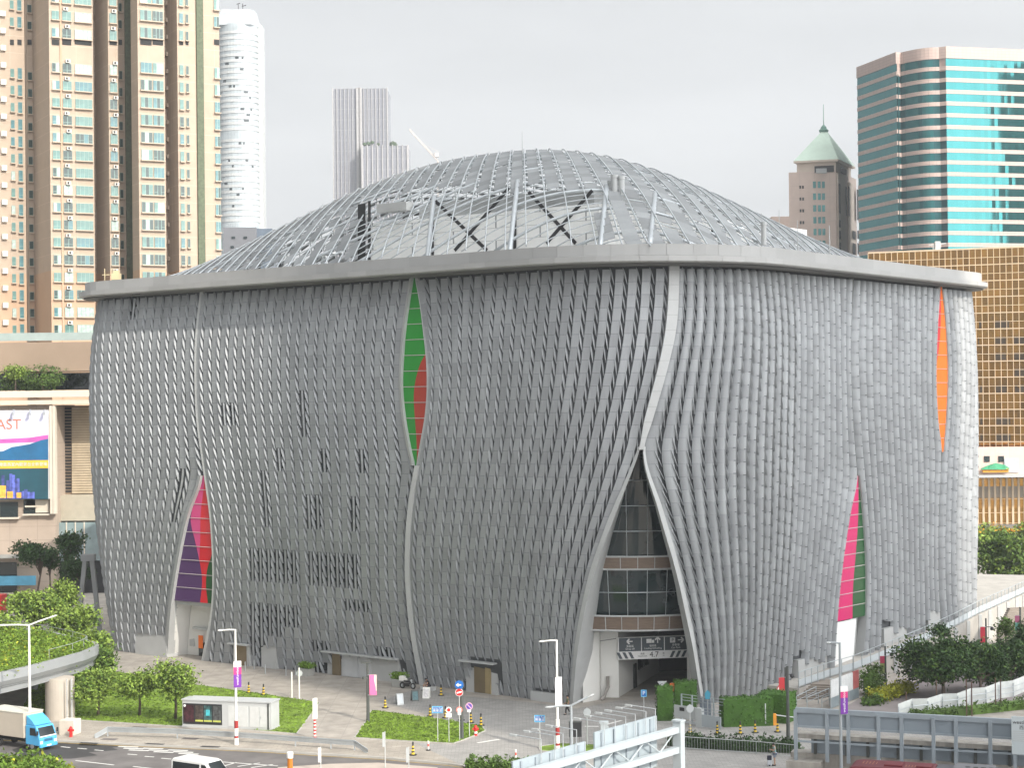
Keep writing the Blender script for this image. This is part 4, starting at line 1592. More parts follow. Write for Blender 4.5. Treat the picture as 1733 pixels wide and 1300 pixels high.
fr_box('set_back_glazing', -60, 200, 630, 662, ZM + 8, 6, M_DKGLASS, mall)
fr_box('balustrade', -60, 180, 562, 578, ZM + 2, .1, mat('pale glass balustrade', (.32, .38, .36), .2, 0, .1), mall)
fr_box('roof_beam', -60, 200, 660, 674, ZM - .6, 8, M_PCREAM, mall)
fr_box('roof_beam', -60, 200, 676, 686, ZM - .2, 8, M_PCREAM, mall)
fr_box('main_wall', -60, 92, 686, 1010, ZM + 1, 12, M_BEIGE, mall)
fr_box('column', 85, 88.5, 687, 870, ZM - .2, 1.0, M_PCREAM, mall)
fr_box('column', 89.5, 93, 687, 870, ZM - .2, 1.0, M_PCREAM, mall)
fr_box('side_wall', 92, 200, 686, 838, ZM + 7, 8, M_CONC, mall)
mb = MB()
for k in range(28):
    a, b = at(109, 690 + k * 5.2, ZM + 6.9), at(121, 693 + k * 5.2, ZM + 6.9)
    mb.quad((a.x, a.y, b.z), (b.x, a.y, b.z), (b.x, a.y, a.z), (a.x, a.y, a.z))
mb.build('louvre', M_DARK, mall, world=True)
mb = MB()
for k in range(34):
    a, b = at(122, 690 + k * 4.3, ZM + 6.8), at(200, 692.6 + k * 4.3, ZM + 6.8)
    mb.box(((a.x + b.x) / 2, a.y, (a.z + b.z) / 2), (b.x - a.x, .3, abs(a.z - b.z)))
mb.build('cladding_slats', mat('beige slats', (.46, .38, .27), .8), mall, world=True)
fr_box('lower_block', 92, 200, 838, 882, ZM + 4, 9, mat('beige mesh wall', (.42, .38, .30), .8, 0, .1), mall)
fr_box('glass_front', 94, 200, 884, 950, ZM + 3, 9, mat('pale shop glass', (.22, .29, .30), .12, 0, .3, .3, spec=.8), mall)
fr_box('shop_base', 92, 200, 950, 1010, ZM + 3.2, 9, M_DARK, mall)
for x in (97, 112, 127, 142): fr_box('glazing_post', x, x + 1.2, 884, 950, ZM + 2.9, .2, M_PCREAM, mall)
for x0, x1, y0, y1 in [(0, 30, 850, 876), (40, 82, 846, 870), (44, 60, 846, 856), (-40, 28, 952, 1004)]:
    w = fr_box('window', x0, x1, y0, y1, ZM + .8, .3, M_DKGLASS, mall)
    fr_box('window_ledge', x0 - 2, x1 + 2, y1, y1 + 3, ZM + .2, 1.0, M_PCREAM, w)
fr_box('panel', 60, 82, 846, 868, ZM + .6, .2, M_PCREAM, mall)
fr_box('canopy', -40, 60, 940, 946, ZM - 1, 2.5, mat('grey canopy', (.3, .3, .28), .6), mall)
fr_box('shop_sign', -40, 60, 975, 992, ZM - .2, .3, mat('blue shop sign', rgb(90, 160, 190), .6, 0, .25, .4), mall)
# the advertising hoarding
bb = thing('billboard', 'harbour view billboard with pale sky and yellow strip on the beige podium', 'billboard', (at(40, 770, ZM).x, ZM - .5, 0))
def bq(name, pts, m, parent, off=0.0):
    mb = MB()
    mb.add([tuple(at(x, y, ZM - .5 - off)) for x, y in pts], [tuple(range(len(pts)))])
    return mb.build(name, m, parent, world=True)
fr_box('board', -44, 82, 694, 846, ZM - .5, .4, mat('billboard frame', (.5, .5, .5), .6), bb)
bq('sky_picture', [(-43, 845), (81.5, 845), (81.5, 695), (-43, 695)], mat('printed pale sky', (.60, .60, .74), .6, 0, .16, .12), bb, .02)
bq('cloud_picture', [(-43, 752), (81.5, 748), (81.5, 736), (50, 741), (-43, 746)], mat('printed purple cloud', rgb(190, 90, 170), .6, 0, .2, .3), bb, .03)
bq('hill_picture', [(-43, 780), (81.5, 780), (81.5, 743), (70, 745), (50, 752), (20, 757), (5, 764), (-43, 768)], mat('printed blue hill', rgb(24, 96, 140), .6, 0, .25, .3), bb, .04)
bq('sea_picture', [(-43, 845), (81.5, 845), (81.5, 790), (-43, 790)], mat('printed dark sea', rgb(18, 70, 84), .6, 0, .3, .2), bb, .04)
bq('yellow_strip', [(-43, 794), (81.5, 792.5), (81.5, 779), (-43, 780.5)], mat('printed yellow strip', rgb(236, 180, 50), .6, 0, .05), bb, .06)
M_PCITY = mat('printed city', rgb(84, 96, 176), .6, 0, .5, 1.5, island=.5)
mb = MB()
rnd = random.Random(3)
x = -43
while x < 58:
    w = rnd.uniform(3, 6)
    h = rnd.uniform(16, 58) * (1 - max(0, x) / 75)
    pts = [(x, 844), (x + w, 844), (x + w, 844 - h), (x, 844 - h)]
    mb.add([tuple(at(px, py, ZM - .58)) for px, py in pts], [(0, 1, 2, 3)])
    x += w * .9
mb.build('city_picture', M_PCITY, bb, world=True)
for x0, x1, y0, y1 in [(-20, 10, 822, 843), (12, 22, 832, 843), (28, 36, 834, 843)]:
    bq('lights_picture', [(x0, y1), (x1, y1), (x1, y0), (x0, y0)], mat('printed city lights', rgb(230, 170, 70), .6, 0, .4, 2), bb, .1)
bm = Matrix.Translation(at(36, 719, ZM - .56) - bb.location) @ Matrix.Rotation(R(90), 4, 'X')
text_mesh('lettering', 'COAST', 2.1, mat('gold lettering', rgb(190, 120, 90), .6), bb, bm, 'RIGHT')
bm = Matrix.Translation(at(80, 786, ZM - .6) - bb.location) @ Matrix.Rotation(R(90), 4, 'X')
text_mesh('lettering', '香港最高室內觀景台全新登場', .58, mat('strip lettering', (.7, .7, .7), .6), bb, bm, 'RIGHT')
for x in (22, 50, 74):
    fr_box('spot_lamp', x - 1.5, x + 1.5, 698, 703, ZM - 1.6, .4, M_STEEL, bb)
    fr_box('lamp_arm', x - .4, x + .4, 693, 699, ZM - 1.4, .9, M_STEEL, bb)

# ---- white round tower, far off
M_PEARL = mat('white tower cladding', (0.42, 0.43, 0.425), .5, 0, .03, .05)
M_PGLASS = mat('pale tower glass', (0.34, 0.38, 0.40), .2, 0, .3, .12, spec=.7)
def far(px, Z):
    p = at(px, HZ, Z); return Vector((p.x, p.y, 0))
c = far(409, 1000)
wt_ = thing('round_tower', 'tall white rounded tower ringed by balconies, behind the apartment towers', 'tower', tuple(c))
h0, h1 = 0.0, at(409, 44, 1000).z
mb = MB()
def dsh(r, z, n=20):
    return [(r * math.cos(a), r * .8 * math.sin(a), z) for a in np.linspace(math.pi, 2 * math.pi, n)]
lower = MB()
base = [(p[0], p[1]) for p in dsh(11.0, 0)] + [(11.0, 8), (-11.0, 8)]
lower.prism(base, 0, h1)
lower.build('shaft', M_PGLASS, wt_)
nfl = int(h1 / 3.2)
ringm = MB()
base2 = [(p[0] * 1.035, p[1] * 1.035) for p in dsh(11.0, 0)] + [(11.3, 8.3), (-11.3, 8.3)]
zgap0, zgap1 = at(409, 238, 1000).z, at(409, 228, 1000).z
ringmesh = None
for k in range(40, nfl):
    z = k * 3.2
    if zgap0 - 1 < z < zgap1 + 1: continue
    if ringmesh is None:
        m1 = MB(); m1.prism(base2, 0, 1.5 )
        o = m1.build('balcony_ring', M_PEARL); ringmesh = o.data; bpy.data.objects.remove(o)
    o = bpy.data.objects.new('balcony_ring', ringmesh); COL.objects.link(o); o.parent = wt_; o.location = (0, 0, z)
rnd = random.Random(77)
for k in range(42, nfl - 4):
    z = k * 3.2
    if zgap0 - 4 < z < zgap1 + 4: continue
    for _ in range(rnd.choice((0, 1, 2))):
        a_ = math.pi * rnd.uniform(1.25, 1.75); w_w = rnd.uniform(.08, .22)
        p_, q_ = [(11.1 * math.cos(t), 8.9 * math.sin(t)) for t in (a_, a_ + w_w)]
        m1 = MB(); m1.quad((*p_, z + 1.6), (*q_, z + 1.6), (*q_, z + 2.9), (*p_, z + 2.9)); m1.build('window', M_DKGLASS, wt_)
m1 = MB(); m1.prism([(p[0] * .9, p[1] * .9) for p in base], zgap0, zgap1); m1.build('refuge_floor', M_DARK, wt_)
m1 = MB(); m1.prism([(-11, 0.5), (13.2, 0.5), (13.2, 12), (-11, 12)], 0, h1 + 1); m1.build('rear_core', M_PEARL, wt_)
m1 = MB()
zz = [at(409, y, 1000).z for y in (46, 16)]
m1.add([(-11, -8, zz[0]), (8.5, -8, zz[0]), (12.2, 2, zz[0]), (12.2, 9, zz[0]), (-11, 9, zz[0]), (-9, -2, zz[1]), (7.5, -2, zz[1]), (9.5, 6, zz[1]), (-9, 6, zz[1])],
       [(0, 1, 6, 5), (1, 2, 7, 6), (2, 3, 7), (3, 4, 8, 7), (4, 0, 5, 8), (5, 6, 7, 8), (0, 4, 3, 2, 1)])
m1.build('crown', mat('grey tower crown', (.30, .32, .33), .5), wt_)
m1 = MB()
for dx in (0, 2.5): m1.tube((dx, 2, zz[1]), (dx, 2, zz[1] + 4), .25, 5); 
m1.tube((-1, 2, zz[1] + 3.6), (1, 2, zz[1] + 4.2), .25, 5); m1.tube((2, 2, zz[1] + 2.4), (4.4, 2, zz[1] + 3), .25, 5)
m1.build('window_crane', M_BLACK, wt_)

# ---- grey pinstriped tower pair
c = far(609, 1100)
gt = thing('office_tower', 'slim grey glass tower with pale vertical fins and a lower planted shoulder', 'tower', tuple(c))
M_GGL = grid_mat('violet grey glass', (0.19, 0.195, 0.225), (0.30, 0.30, 0.31), 2.0, 6.5, 0.14, .25, .12)
M_GFIN = mat('pale fin', (.36, .35, .35), .5)
def tower_box(x0, x1, ytop, Z, dep, m, parent, name='shaft', ybot=None):
    a, b = at(x0, ytop, Z), at(x1, ytop, Z)
    mb = MB(); mb.box(((a.x + b.x) / 2, Z + dep / 2, a.z / 2), (b.x - a.x, dep, a.z))
    return mb.build(name, m, parent, world=True)
def fins(x0, x1, n, ytop, Z, parent, w=.7, skip=()):
    for k in range(n + 1):
        if k in skip: continue
        x = x0 + (x1 - x0) * k / n
        p = at(x, ytop - 1, Z)
        mb = MB(); mb.box((p.x, Z - .3, p.z / 2), (w * (2.0 if k in (0, n) else 1), .8, p.z))
        mb.build('fin', M_GFIN, parent, world=True)
tower_box(563, 655, 150, 1100, 30, M_GGL, gt)
fins(563, 655, 14, 149, 1100, gt, .32)
fins(605, 610, 2, 149, 1099, gt, .8)
tower_box(613, 690, 247, 1090, 28, M_GGL, gt, 'shoulder')
fins(613, 690, 9, 246, 1090, gt, .6)
mb = MB()
rnd = random.Random(2)
for x, y, r in [(617, 244, 1.6), (623, 243, 1.8), (630, 241, 1.5), (640, 244, 1.2), (665, 244, 2.6), (668, 246, 2.0)]:
    mb.blob(at(x, y, 1094), (r, r, r * .8), 7)
mb.build('roof_shrubs', mat('roof shrubs', (.05, .08, .04), .9, 0, .4, .6), gt, world=True)

# ---- tower crane far behind the dome
c = far(735, 1300)
cr = thing('tower_crane', 'pale tower crane jib rising behind the dome', 'crane', tuple(c))
a, b = at(693, 219, 1300) - c, at(741, 272, 1300) - c
mb = MB()
for o in (Vector((0, 0, .7)), Vector((0, 1.2, -.6)), Vector((0, -1.2, -.6))): mb.tube(a + o, b + o, .28, 5)
for k in range(26):
    q = a + (b - a) * k / 26; q2 = a + (b - a) * (k + 1) / 26
    mb.tube(q + Vector((0, 0, .7)), q2 + Vector((0, 1.2, -.6)), .14, 4)
mb.build('jib', mat('faded crane paint', (.55, .50, .47), .6), cr)
mb = MB()
q = at(739, 262, 1300) - c
mb.tube(b, Vector((b.x, b.y, 0)), .9, 4); mb.box(q, (3, 3, 3)); mb.tube(a * .55 + b * .45, q + Vector((2, 0, 2)), .15, 4)
mb.build('mast', mat('faded crane paint', (.55, .50, .47)), cr)

# ---- dark flat block left of the dome
db = thing('office_block', 'low dark grey office block beside the white round tower', 'building', tuple(far(419, 480)))
tower_box(378, 433, 385, 480, 14, mat('dark grey cladding', (.15, .155, .17), .6, 0, .05), db, 'front')
tower_box(433, 460, 387, 482, 14, mat('slate blue glass', (.12, .15, .19), .2, 0, .15), db, 'glass_wing')
for x, y in ((392, 404), (412, 404), (403, 425), (390, 420)):
    a, b = at(x, y, 479.8), at(x + 6, y - 4, 479.8)
    mb = MB(); mb.quad((a.x, a.y, a.z), (b.x, a.y, a.z), (b.x, a.y, b.z), (a.x, a.y, b.z)); mb.build('window', M_DKGLASS, db, world=True)
mb = MB()
for x in range(384, 430, 4):
    p = at(x, 384, 481); mb.tube(p, p + Vector((0, 0, .9)), .04, 4)
a, b = at(382, 380.5, 481), at(432, 380.5, 481); mb.tube(a, b, .05, 4)
mb.build('roof_rail', M_STEEL, db, world=True)
# ---- tower with the green pyramid roof
c = far(1395, 525)
py_ = thing('pyramid_tower', 'brown stone tower with a pale green pyramid roof and spire', 'tower', tuple(c))
M_BROWN = grid_mat('brown stone', (0.60, 0.475, 0.41), (0.52, 0.415, 0.36), 3, 3.6, .05, .75, .05)
M_BROWNL = mat('warm stone', (0.60, 0.50, 0.42), .75, 0, .05)
M_TEALW = mat('teal window', (0.05, 0.26, 0.26), .12, 0, .25, .3, spec=.8)
ZP = 525
K = at(1416, 400, ZP); K.z = 0
dl = Vector((-.96, .28, 0)).normalized(); dr = Vector((.42, .91, 0)).normalized()
tl, tr = hit(K, dl, 1337), hit(K, dr, 1452)
zt = at(1416, 272, ZP).z
zt2 = at(1337, 289, ZP).z
def quadbox(K, a, ta, b, tb, z0, z1, m, parent, name, ground=True):
    poly = [tuple(q)[:2] for q in (K, K + a * ta, K + a * ta + b * tb, K + b * tb)]
    mb = MB(); mb.prism(poly, z0, z1)
    return mb.build(name, m, parent, world=True)
quadbox(K, dl, tl, dr, tr * .98, 0, zt2, M_BROWN, py_, 'shaft')
K2 = K + dl * .0
tl2 = hit(K, dl, 1351)
top = quadbox(K2, dl, tl2, dr, tr * .72, zt2, zt, M_BROWNL, py_, 'upper_stage')
# right-hand sunny projections
for x0, x1, ytop, off in [(1418, 1430, 292, .5), (1436, 1445, 300, .5)]:
    a0, a1 = hit(K, dr, x0), hit(K, dr, x1)
    n = Vector((dr.y, -dr.x, 0))
    poly = [tuple(q)[:2] for q in (K + dr * a0 + n * off, K + dr * a1 + n * off, K + dr * a1 - n, K + dr * a0 - n)]
    mb = MB(); mb.prism(poly, 0, at(x0, ytop, ZP).z); mb.build('pilaster', M_BROWNL, py_, world=True)
n = Vector((dr.y, -dr.x, 0))
def wwin(d, x0, x1, y0, y1, m, off=.12, name='window'):
    a0, a1 = hit(K, d, x0), hit(K, d, x1)
    nn = Vector((d.y, -d.x, 0))
    if nn.y > 0: nn = -nn
    p, q = K + d * a0 + nn * off, K + d * a1 + nn * off
    za, zb = at(x0, y1, p.y).z, at(x0, y0, p.y).z
    mb = MB(); mb.quad(Vector((p.x, p.y, za)), Vector((q.x, q.y, za)), Vector((q.x, q.y, zb)), Vector((p.x, p.y, zb)))
    return mb.build(name, m, py_, world=True)
for r in range(7):
    y = 307 + r * 20
    for x in (1378, 1386, 1393):
        wwin(dl, x, x + 5, y, y + 11, M_TEALW)
    for x in (1355, 1359.5):
        wwin(dl, x, x + 3, y + 7, y + 12, M_DARK)
for x0, x1, y0, y1 in [(1414, 1418, 310, 360), (1427, 1429.5, 315, 365), (1431, 1433.5, 315, 365), (1446, 1449, 320, 372), (1414, 1418, 372, 384), (1414, 1418, 390, 404), (1414, 1418, 410, 424),
                       (1438, 1443, 390, 404), (1438, 1443, 411, 430), (1446, 1449, 390, 404), (1446, 1449, 411, 430)]:
    wwin(dr, x0 + 2, x1 + 2, y0, y1, M_DARK, .75)
p = K + dl * (tl2 * .5)
wwin(dl, 1381, 1414, 281, 292, M_DARK, .2, 'plant_opening')
wwin(dr, 1424, 1434, 282, 292, M_DARK, .2, 'arched_opening')
# roof
eL, eR, o = tl2 * 1.06, tr * .78, 1.0
base = [K - dl * o - dr * o, K + dl * eL - dr * o, K + dl * eL + dr * eR, K - dl * o + dr * eR]
apex_c = K + dl * tl2 * .5 + dr * tr * .36
za = at(1395, 222, ZP + 8).z
mb = MB()
ac = [apex_c + Vector(v) for v in ((-.9, -.9, 0), (.9, -.9, 0), (.9, .9, 0), (-.9, .9, 0))]
vs = [(q.x, q.y, zt + .4) for q in base] + [(apex_c.x + dx, apex_c.y + dy, za) for dx, dy in ((.9, -.9), (-.9, -.9), (-.9, .9), (.9, .9))]
mb.add(vs, [(0, 1, 5, 4), (1, 2, 6, 5), (2, 3, 7, 6), (3, 0, 4, 7), (4, 5, 6, 7), (3, 2, 1, 0)])
mb.build('pyramid_roof', mat('pale copper green', (.56, .69, .58), .7, 0, .08, .3), py_, world=True)
mb = MB()
mb.prism([tuple(q)[:2] for q in base], zt - .2, zt + .4); mb.build('cornice', M_BROWNL, py_, world=True)
mb = MB()
mb.lathe([(1.3, 0), (1.5, .6), (1.0, 1.0), (.8, 1.6), (.25, 2.2), (.12, 2.4), (.08, 8.5)], 8, c=(apex_c.x, apex_c.y, za)); mb.build('spire', mat('green finial', (.12, .25, .2), .6), py_, world=True)
q = at(1390, 289, ZP - 1)
mb = MB(); mb.box(q, (3, 1, 1.4)); mb.build('rooftop_plant', M_TRIM, py_, world=True)
fr_box('shaft', 1310, 1338, 366, 700, 560, 12, M_BROWN, thing('office_block', 'small brown block peeping over the dome left of the pyramid tower', 'building', tuple(far(1324, 560))))

def panes(p, q, z0, z1, n, m, parent, name, jit=.02, out=None, mb=None, mi=0):
    """row of separate glass panes, each set very slightly out of true"""
    own = mb is None
    mb = mb or MB()
    d = (q - p).normalized(); o = out or Vector((d.y, -d.x, 0))
    rr = random.Random(int(z0 * 100) + n)
    for k in range(n):
        a, b = p.lerp(q, k / n), p.lerp(q, (k + 1) / n)
        j = [o * rr.uniform(-jit, jit) for _ in range(4)]
        mb.add([Vector((a.x, a.y, z0)) + j[0], Vector((b.x, b.y, z0)) + j[1], Vector((b.x, b.y, z1)) + j[2], Vector((a.x, a.y, z1)) + j[0] + j[2] - j[1]], [(0, 1, 2, 3)], mi)
    return mb.build(name, m, parent, world=True) if own else mb

# ---- teal banded office tower
TZ0 = 470.0
tt = thing('office_tower', 'teal glass office tower with pink granite bands and a curved corner bay', 'tower', tuple(far(1600, TZ0 + 10)))
M_GRAN = grid_mat('pink granite', (0.47, 0.36, 0.32), (0.36, 0.28, 0.25), 1.4, .8, .05, .6, .05)
M_TGL = mat('teal mirror glass', (0.04, 0.20, 0.205), .04, .75, .05, .1, island=.08)
M_TGLD = mat('deep teal glass', (0.015, 0.09, 0.10), .06, .3, .1, .2)
nl = Vector((-.28, .96, 0)).normalized()                          # left face direction, away to the left
nr = Vector((.97, .245, 0)).normalized()
A0 = at(1520, 300, TZ0 + 7); A0.z = 0                # left face right corner
B0 = at(1603, 300, TZ0); B0.z = 0
tL = hit(A0, nl, 1455)
tR = hit(B0, nr, 1800)
ztop = at(1603, 78, TZ0).z
# outline: far left, left corner, notch, curved bay, notch, right face
bay = []
n1 = A0 + Vector((1.3, 1.1, 0))
n2 = B0 + Vector((-1.4, 1.2, 0))
m_ = (n1 + n2) / 2
w_ = (n2 - n1)
for k in range(11):
    a = math.pi * k / 10
    bay.append(n1 + w_ * (k / 10) + Vector((0, -2.1 * math.sin(a), 0)))
outl = [A0 + nl * tL, A0] + bay + [B0, B0 + nr * tR]
deep = lambda q: q + Vector((q.x / q.y * 40, 40, 0))
back = [deep(B0 + nr * tR), deep(A0 + nl * tL)]
def offs(pts, d):
    r = []
    for i, p in enumerate(pts):
        a = pts[max(0, i - 1)]; b = pts[min(len(pts) - 1, i + 1)]
        t = (b - a).normalized()
        r.append(p + Vector((t.y, -t.x, 0)) * d)
    return r
mb = MB()
mb.prism([tuple(q)[:2] for q in offs(outl, -.25) + back], 0, ztop - 6)
mb.build('core', M_TGLD, tt, world=True)
fpitch = 20.0 * TZ0 / 3000
ycrown = at(1603, 98, TZ0).z
def strip3(pts, z0, z1, m, name, off):
    q = offs(pts, off)
    mb = MB()
    for a, b in zip(q[:-1], q[1:]):
        mb.quad((a.x, a.y, z0), (b.x, b.y, z0), (b.x, b.y, z1), (a.x, a.y, z1))
    for zz_, fl_ in ((z1, 0), (z0, 1)):
        for (a, b), (c_, d_) in zip(zip(q[:-1], q[1:]), zip(pts[:-1], pts[1:])):
            v = [(a.x, a.y, zz_), (b.x, b.y, zz_), (d_.x, d_.y, zz_), (c_.x, c_.y, zz_)]
            mb.quad(*(v[::-1] if fl_ else v))
    return mb.build(name, m, tt, world=True)
strip3(outl, ycrown, ztop, M_GRAN, 'crown_band', .25)
mb = MB(); mb.prism([tuple(q)[:2] for q in offs(outl, -.1) + back], ztop - 6.5, ztop - .2); mb.build('roof', M_GRAN, tt, world=True)
z = ycrown
left, bayp, right = [outl[0], outl[1]], bay, [outl[-2], outl[-1]]
k = 0
while z > 50:
    zb = z - fpitch
    gtop, gbot = z, z - fpitch * .66
    for ed, n_p in ((left, 16), (right, 34)):
        e_ = offs(ed, .02)
        panes(e_[0], e_[1], gbot, gtop, n_p, M_TGL, tt, 'window_band', .007)
    bp = offs(bay, .02)
    mbg = MB()
    for i, (a, b) in enumerate(zip(bp[:-1], bp[1:])):
        mbg.quad((a.x, a.y, gbot), (b.x, b.y, gbot), (b.x, b.y, gtop), (a.x, a.y, gtop), 1 if i in (0, 4, 8, 9) else 0)
    mbg.build('bay_window_band', [M_TGL, M_TGLD], tt, world=True)
    strip3(outl, zb, gbot, M_GRAN, 'granite_band', .15)
    z = zb
# dark neighbouring tower, right of the view: it shades and is mirrored in the teal tower
nb = thing('office_tower', 'dark glass tower standing outside the picture to the right', 'tower', (359, 300, 0))
mb = MB(); mb.box((0, 0, 80), (84, 40, 160)); mb.build('shaft', mat('dark tower glass', (.03, .07, .08), .25, 0, .2, .05), nb)
for k in range(12):
    mb = MB(); mb.box((0, 0, 10 + k * 12), (84.8, 40.8, .8)); mb.build('floor_band', M_GRAN, nb)
# tall tower behind the camera to the right: its long shadow lies over the right half of the theatre
prp = Vector((-SUN_AZ.y, SUN_AZ.x, 0))
if prp.x < 0: prp = -prp
shc = prp * 122 + SUN_AZ * 105
sh = thing('apartment_tower', 'tall tower outside the picture behind the viewer, shading the theatre', 'tower', (shc.x, shc.y, 0), math.atan2(prp.y, prp.x))
mb = MB(); mb.box((0, 0, 115), (68, 26, 230)); mb.build('wall', M_CREAM, sh)
for k in range(20):
    mb = MB(); mb.box((0, 0, 12 + k * 10.5), (64, 26.4, 3.0)); mb.build('window_band', M_DKGLASS, sh)

# ---- gold glass building on the right
gd = thing('mirror_glass_building', 'wide gold mirror glass building with a pale square window grid', 'building', tuple(far(1640, 395)))
nt_ = None
M_GOLD = mat('gold mirror glass', (0.47, 0.25, 0.06), .05, .9, .14, .05, bump=.25, bscale=.4, island=.22)
M_GOLDD = mat('dark bronze glass', (0.05, 0.035, 0.02), .1, 0, .3, .3)
M_GRID = mat('pale gold mullion', (.60, .47, .33), .5, .1, .05)
ZG = 385.0
gK = at(1733, 418, ZG); gK.z = 0
gd_d = Vector((-.93, .37, 0)).normalized()
tg = hit(gK, gd_d, 1470, 50)
gN = Vector((gd_d.y, -gd_d.x, 0))
if gN.y > 0: gN = -gN
gtop = at(1733, 418, ZG).z
gE = gK - gd_d * 30
def gp(px, off=0.0):
    """point on the gold front below pixel column px"""
    lo, hi = -30.0, tg
    for _ in range(40):
        t = (lo + hi) / 2
        q = gK + gd_d * t
        if pix((q.x, q.y, 40))[0] > px: lo = t
        else: hi = t
    return gK + gd_d * lo + gN * off
mb = MB()
a, b = gE, gK + gd_d * tg
mb.prism([tuple(q)[:2] for q in (a - gN * .2, b - gN * .2, b - gN * 30, a - gN * 30)], 0, gtop - .1)
mb.build('rear_block', M_GOLDD, gd, world=True)
mh, mv = MB(), MB()
flr = 27.5 * ZG / 3000
L_ = tg + 30
z = gtop
rows_ = []
while z > 4:
    rows_.append(z)
    for dz, r in ((0, .11), (-.55 * flr, .06)):
        p, q = gE + gN * .05 + Vector((0, 0, z + dz)), b + gN * .05 + Vector((0, 0, z + dz))
        c_ = (p + q) / 2
        mh.box(c_, (L_, .2, r * 2), 0, math.atan2(gd_d.y, gd_d.x))
    z -= flr
n_ = int(L_ / 1.28)
gm = MB()
z = gtop
while z > 4:
    for dz0, dz1 in ((-.55, 0), (-1.0, -.55)):
        panes(gE, b, z + dz0 * flr, z + dz1 * flr, n_, None, None, '', .022, gN, gm)
    z -= flr
gm.build('glass_wall', M_GOLD, gd, world=True)
for k in range(n_ + 1):
    p = gE + gd_d * (L_ * k / n_) + gN * .06
    mv.box((p.x, p.y, gtop / 2), (.13, .22, gtop), 0, math.atan2(gd_d.y, gd_d.x))
mh.build('transom', M_GRID, gd, world=True)
mv.build('mullion', M_GRID, gd, world=True)
def gquad(x0, x1, z0, z1, m, name, off=.03):
    p, q = gp(x0, off), gp(x1, off)
    mb = MB(); mb.quad((p.x, p.y, z0), (q.x, q.y, z0), (q.x, q.y, z1), (p.x, p.y, z1))
    return mb.build(name, m, gd, world=True)
rnd = random.Random(9)
for i, z in enumerate(rows_[4:16]):
    for x0, x1 in ((1657, 1661), (1684, 1708), (1716, 1745)):
        if rnd.random() < .8:
            gquad(x0, x1 - rnd.choice((0, 0, 6)), z - flr * .95, z - flr * .5, M_GOLDD, 'dark_window')
roof = MB()
roof.box((gK + gd_d * (L_ / 2 - 30) - gN * 15 + Vector((0, 0, gtop + .1))), (L_, 30, .3), 0, math.atan2(gd_d.y, gd_d.x)); roof.build('roof', M_GRID, gd, world=True)
p = at(1590, 428, 420)
mb = MB(); mb.box(p + Vector((1, 2, .3)), (4.5, 2, 1.2)); mb.box(p + Vector((0, 2, 1.6)), (1.2, 1.2, 2.6)); mb.tube(p + Vector((-1, 2, -3)), p + Vector((-1, 2, 2)), .15, 5); mb.tube(p + Vector((-2, 2, 2)), p + Vector((2, 2, 2.4)), .12, 5)
mb.build('cleaning_crane', M_TRIM, gd, world=True)
# podium ledge in front of it
pd = thing('podium', 'brown podium ledge with a green tarpaulin below the gold glass', 'building', tuple(far(1700, 368)))
fr_box('wall', 1640, 1800, 757, 806, 372, 8, M_BROWN, pd)
fr_box('slab', 1640, 1800, 803, 809, 370, 6, M_TRIM, pd)
fr_box('window', 1666, 1675, 772, 782, 371.8, .3, M_DKGLASS, pd)
fr_box('window', 1690, 1699, 772, 782, 371.8, .3, M_DKGLASS, pd)
fr_box('shutter', 1700, 1724, 776, 800, 371.7, .3, M_STEEL, pd)
tp = MB()
cpt = [(1660, 793), (1672, 788), (1685, 784), (1700, 787), (1708, 792)]
for (x0, y0), (x1, y1) in zip(cpt[:-1], cpt[1:]):
    tp.quad(at(x0, 795, 370.2), at(x1, 795, 370.2), at(x1, y1, 371.2), at(x0, y0, 371.2))
tp.build('tarpaulin', mat('green tarpaulin', rgb(40, 130, 90), .6, 0, .2, 1), pd, world=True)
fr_box('stacked_crates', 1664, 1707, 793, 800, 370.6, 1.0, mat('orange crates', rgb(220, 150, 40), .6, 0, .3, 3), pd)
lw = thing('glass_front', 'lower gold gridded glass front behind the flowering trees', 'building', tuple(far(1700, 378)))
fr_box('glass', 1600, 1800, 809, 985, 378, 3, M_GOLD, lw)
for x in range(1645, 1800, 10): fr_box('mullion', x - .6, x + .6, 809, 985, 377.8, .2, M_GRID, lw)
for y in (845, 868, 886): fr_box('transom', 1600, 1800, y - .8, y + .8, 377.7, .3, M_GRID, lw)
fr_box('spandrel', 1600, 1800, 822, 844, 377.9, .1, mat('grey film glass', (.25, .2, .15), .3), lw)
# ---------------------------------------------------------------- trees, hedges, planting
def leaf_mat(name, c, isl=.45, var=.25):
    m = mat(name, c, .75, 0, var, .5, island=isl, spec=.25)
    b = m.node_tree.nodes['Principled BSDF']
    b.inputs['Subsurface Weight'].default_value = 0.0
    return m
L_SUN = leaf_mat('fresh green leaves', (0.175, 0.25, 0.045))
L_MID = leaf_mat('green leaves', (0.075, 0.13, 0.025))
L_DARK = leaf_mat('deep green leaves', (0.036, 0.074, 0.02))
L_YEL = leaf_mat('yellow green leaves', (0.24, 0.25, 0.02))
L_ORG = leaf_mat('orange blossom', (0.50, 0.25, 0.02))
L_GRASS = leaf_mat('planter greenery', (0.12, 0.19, 0.022), .5, .4)
M_BARK = mat('grey brown bark', (0.10, 0.075, 0.055), .9, 0, .2, 3)

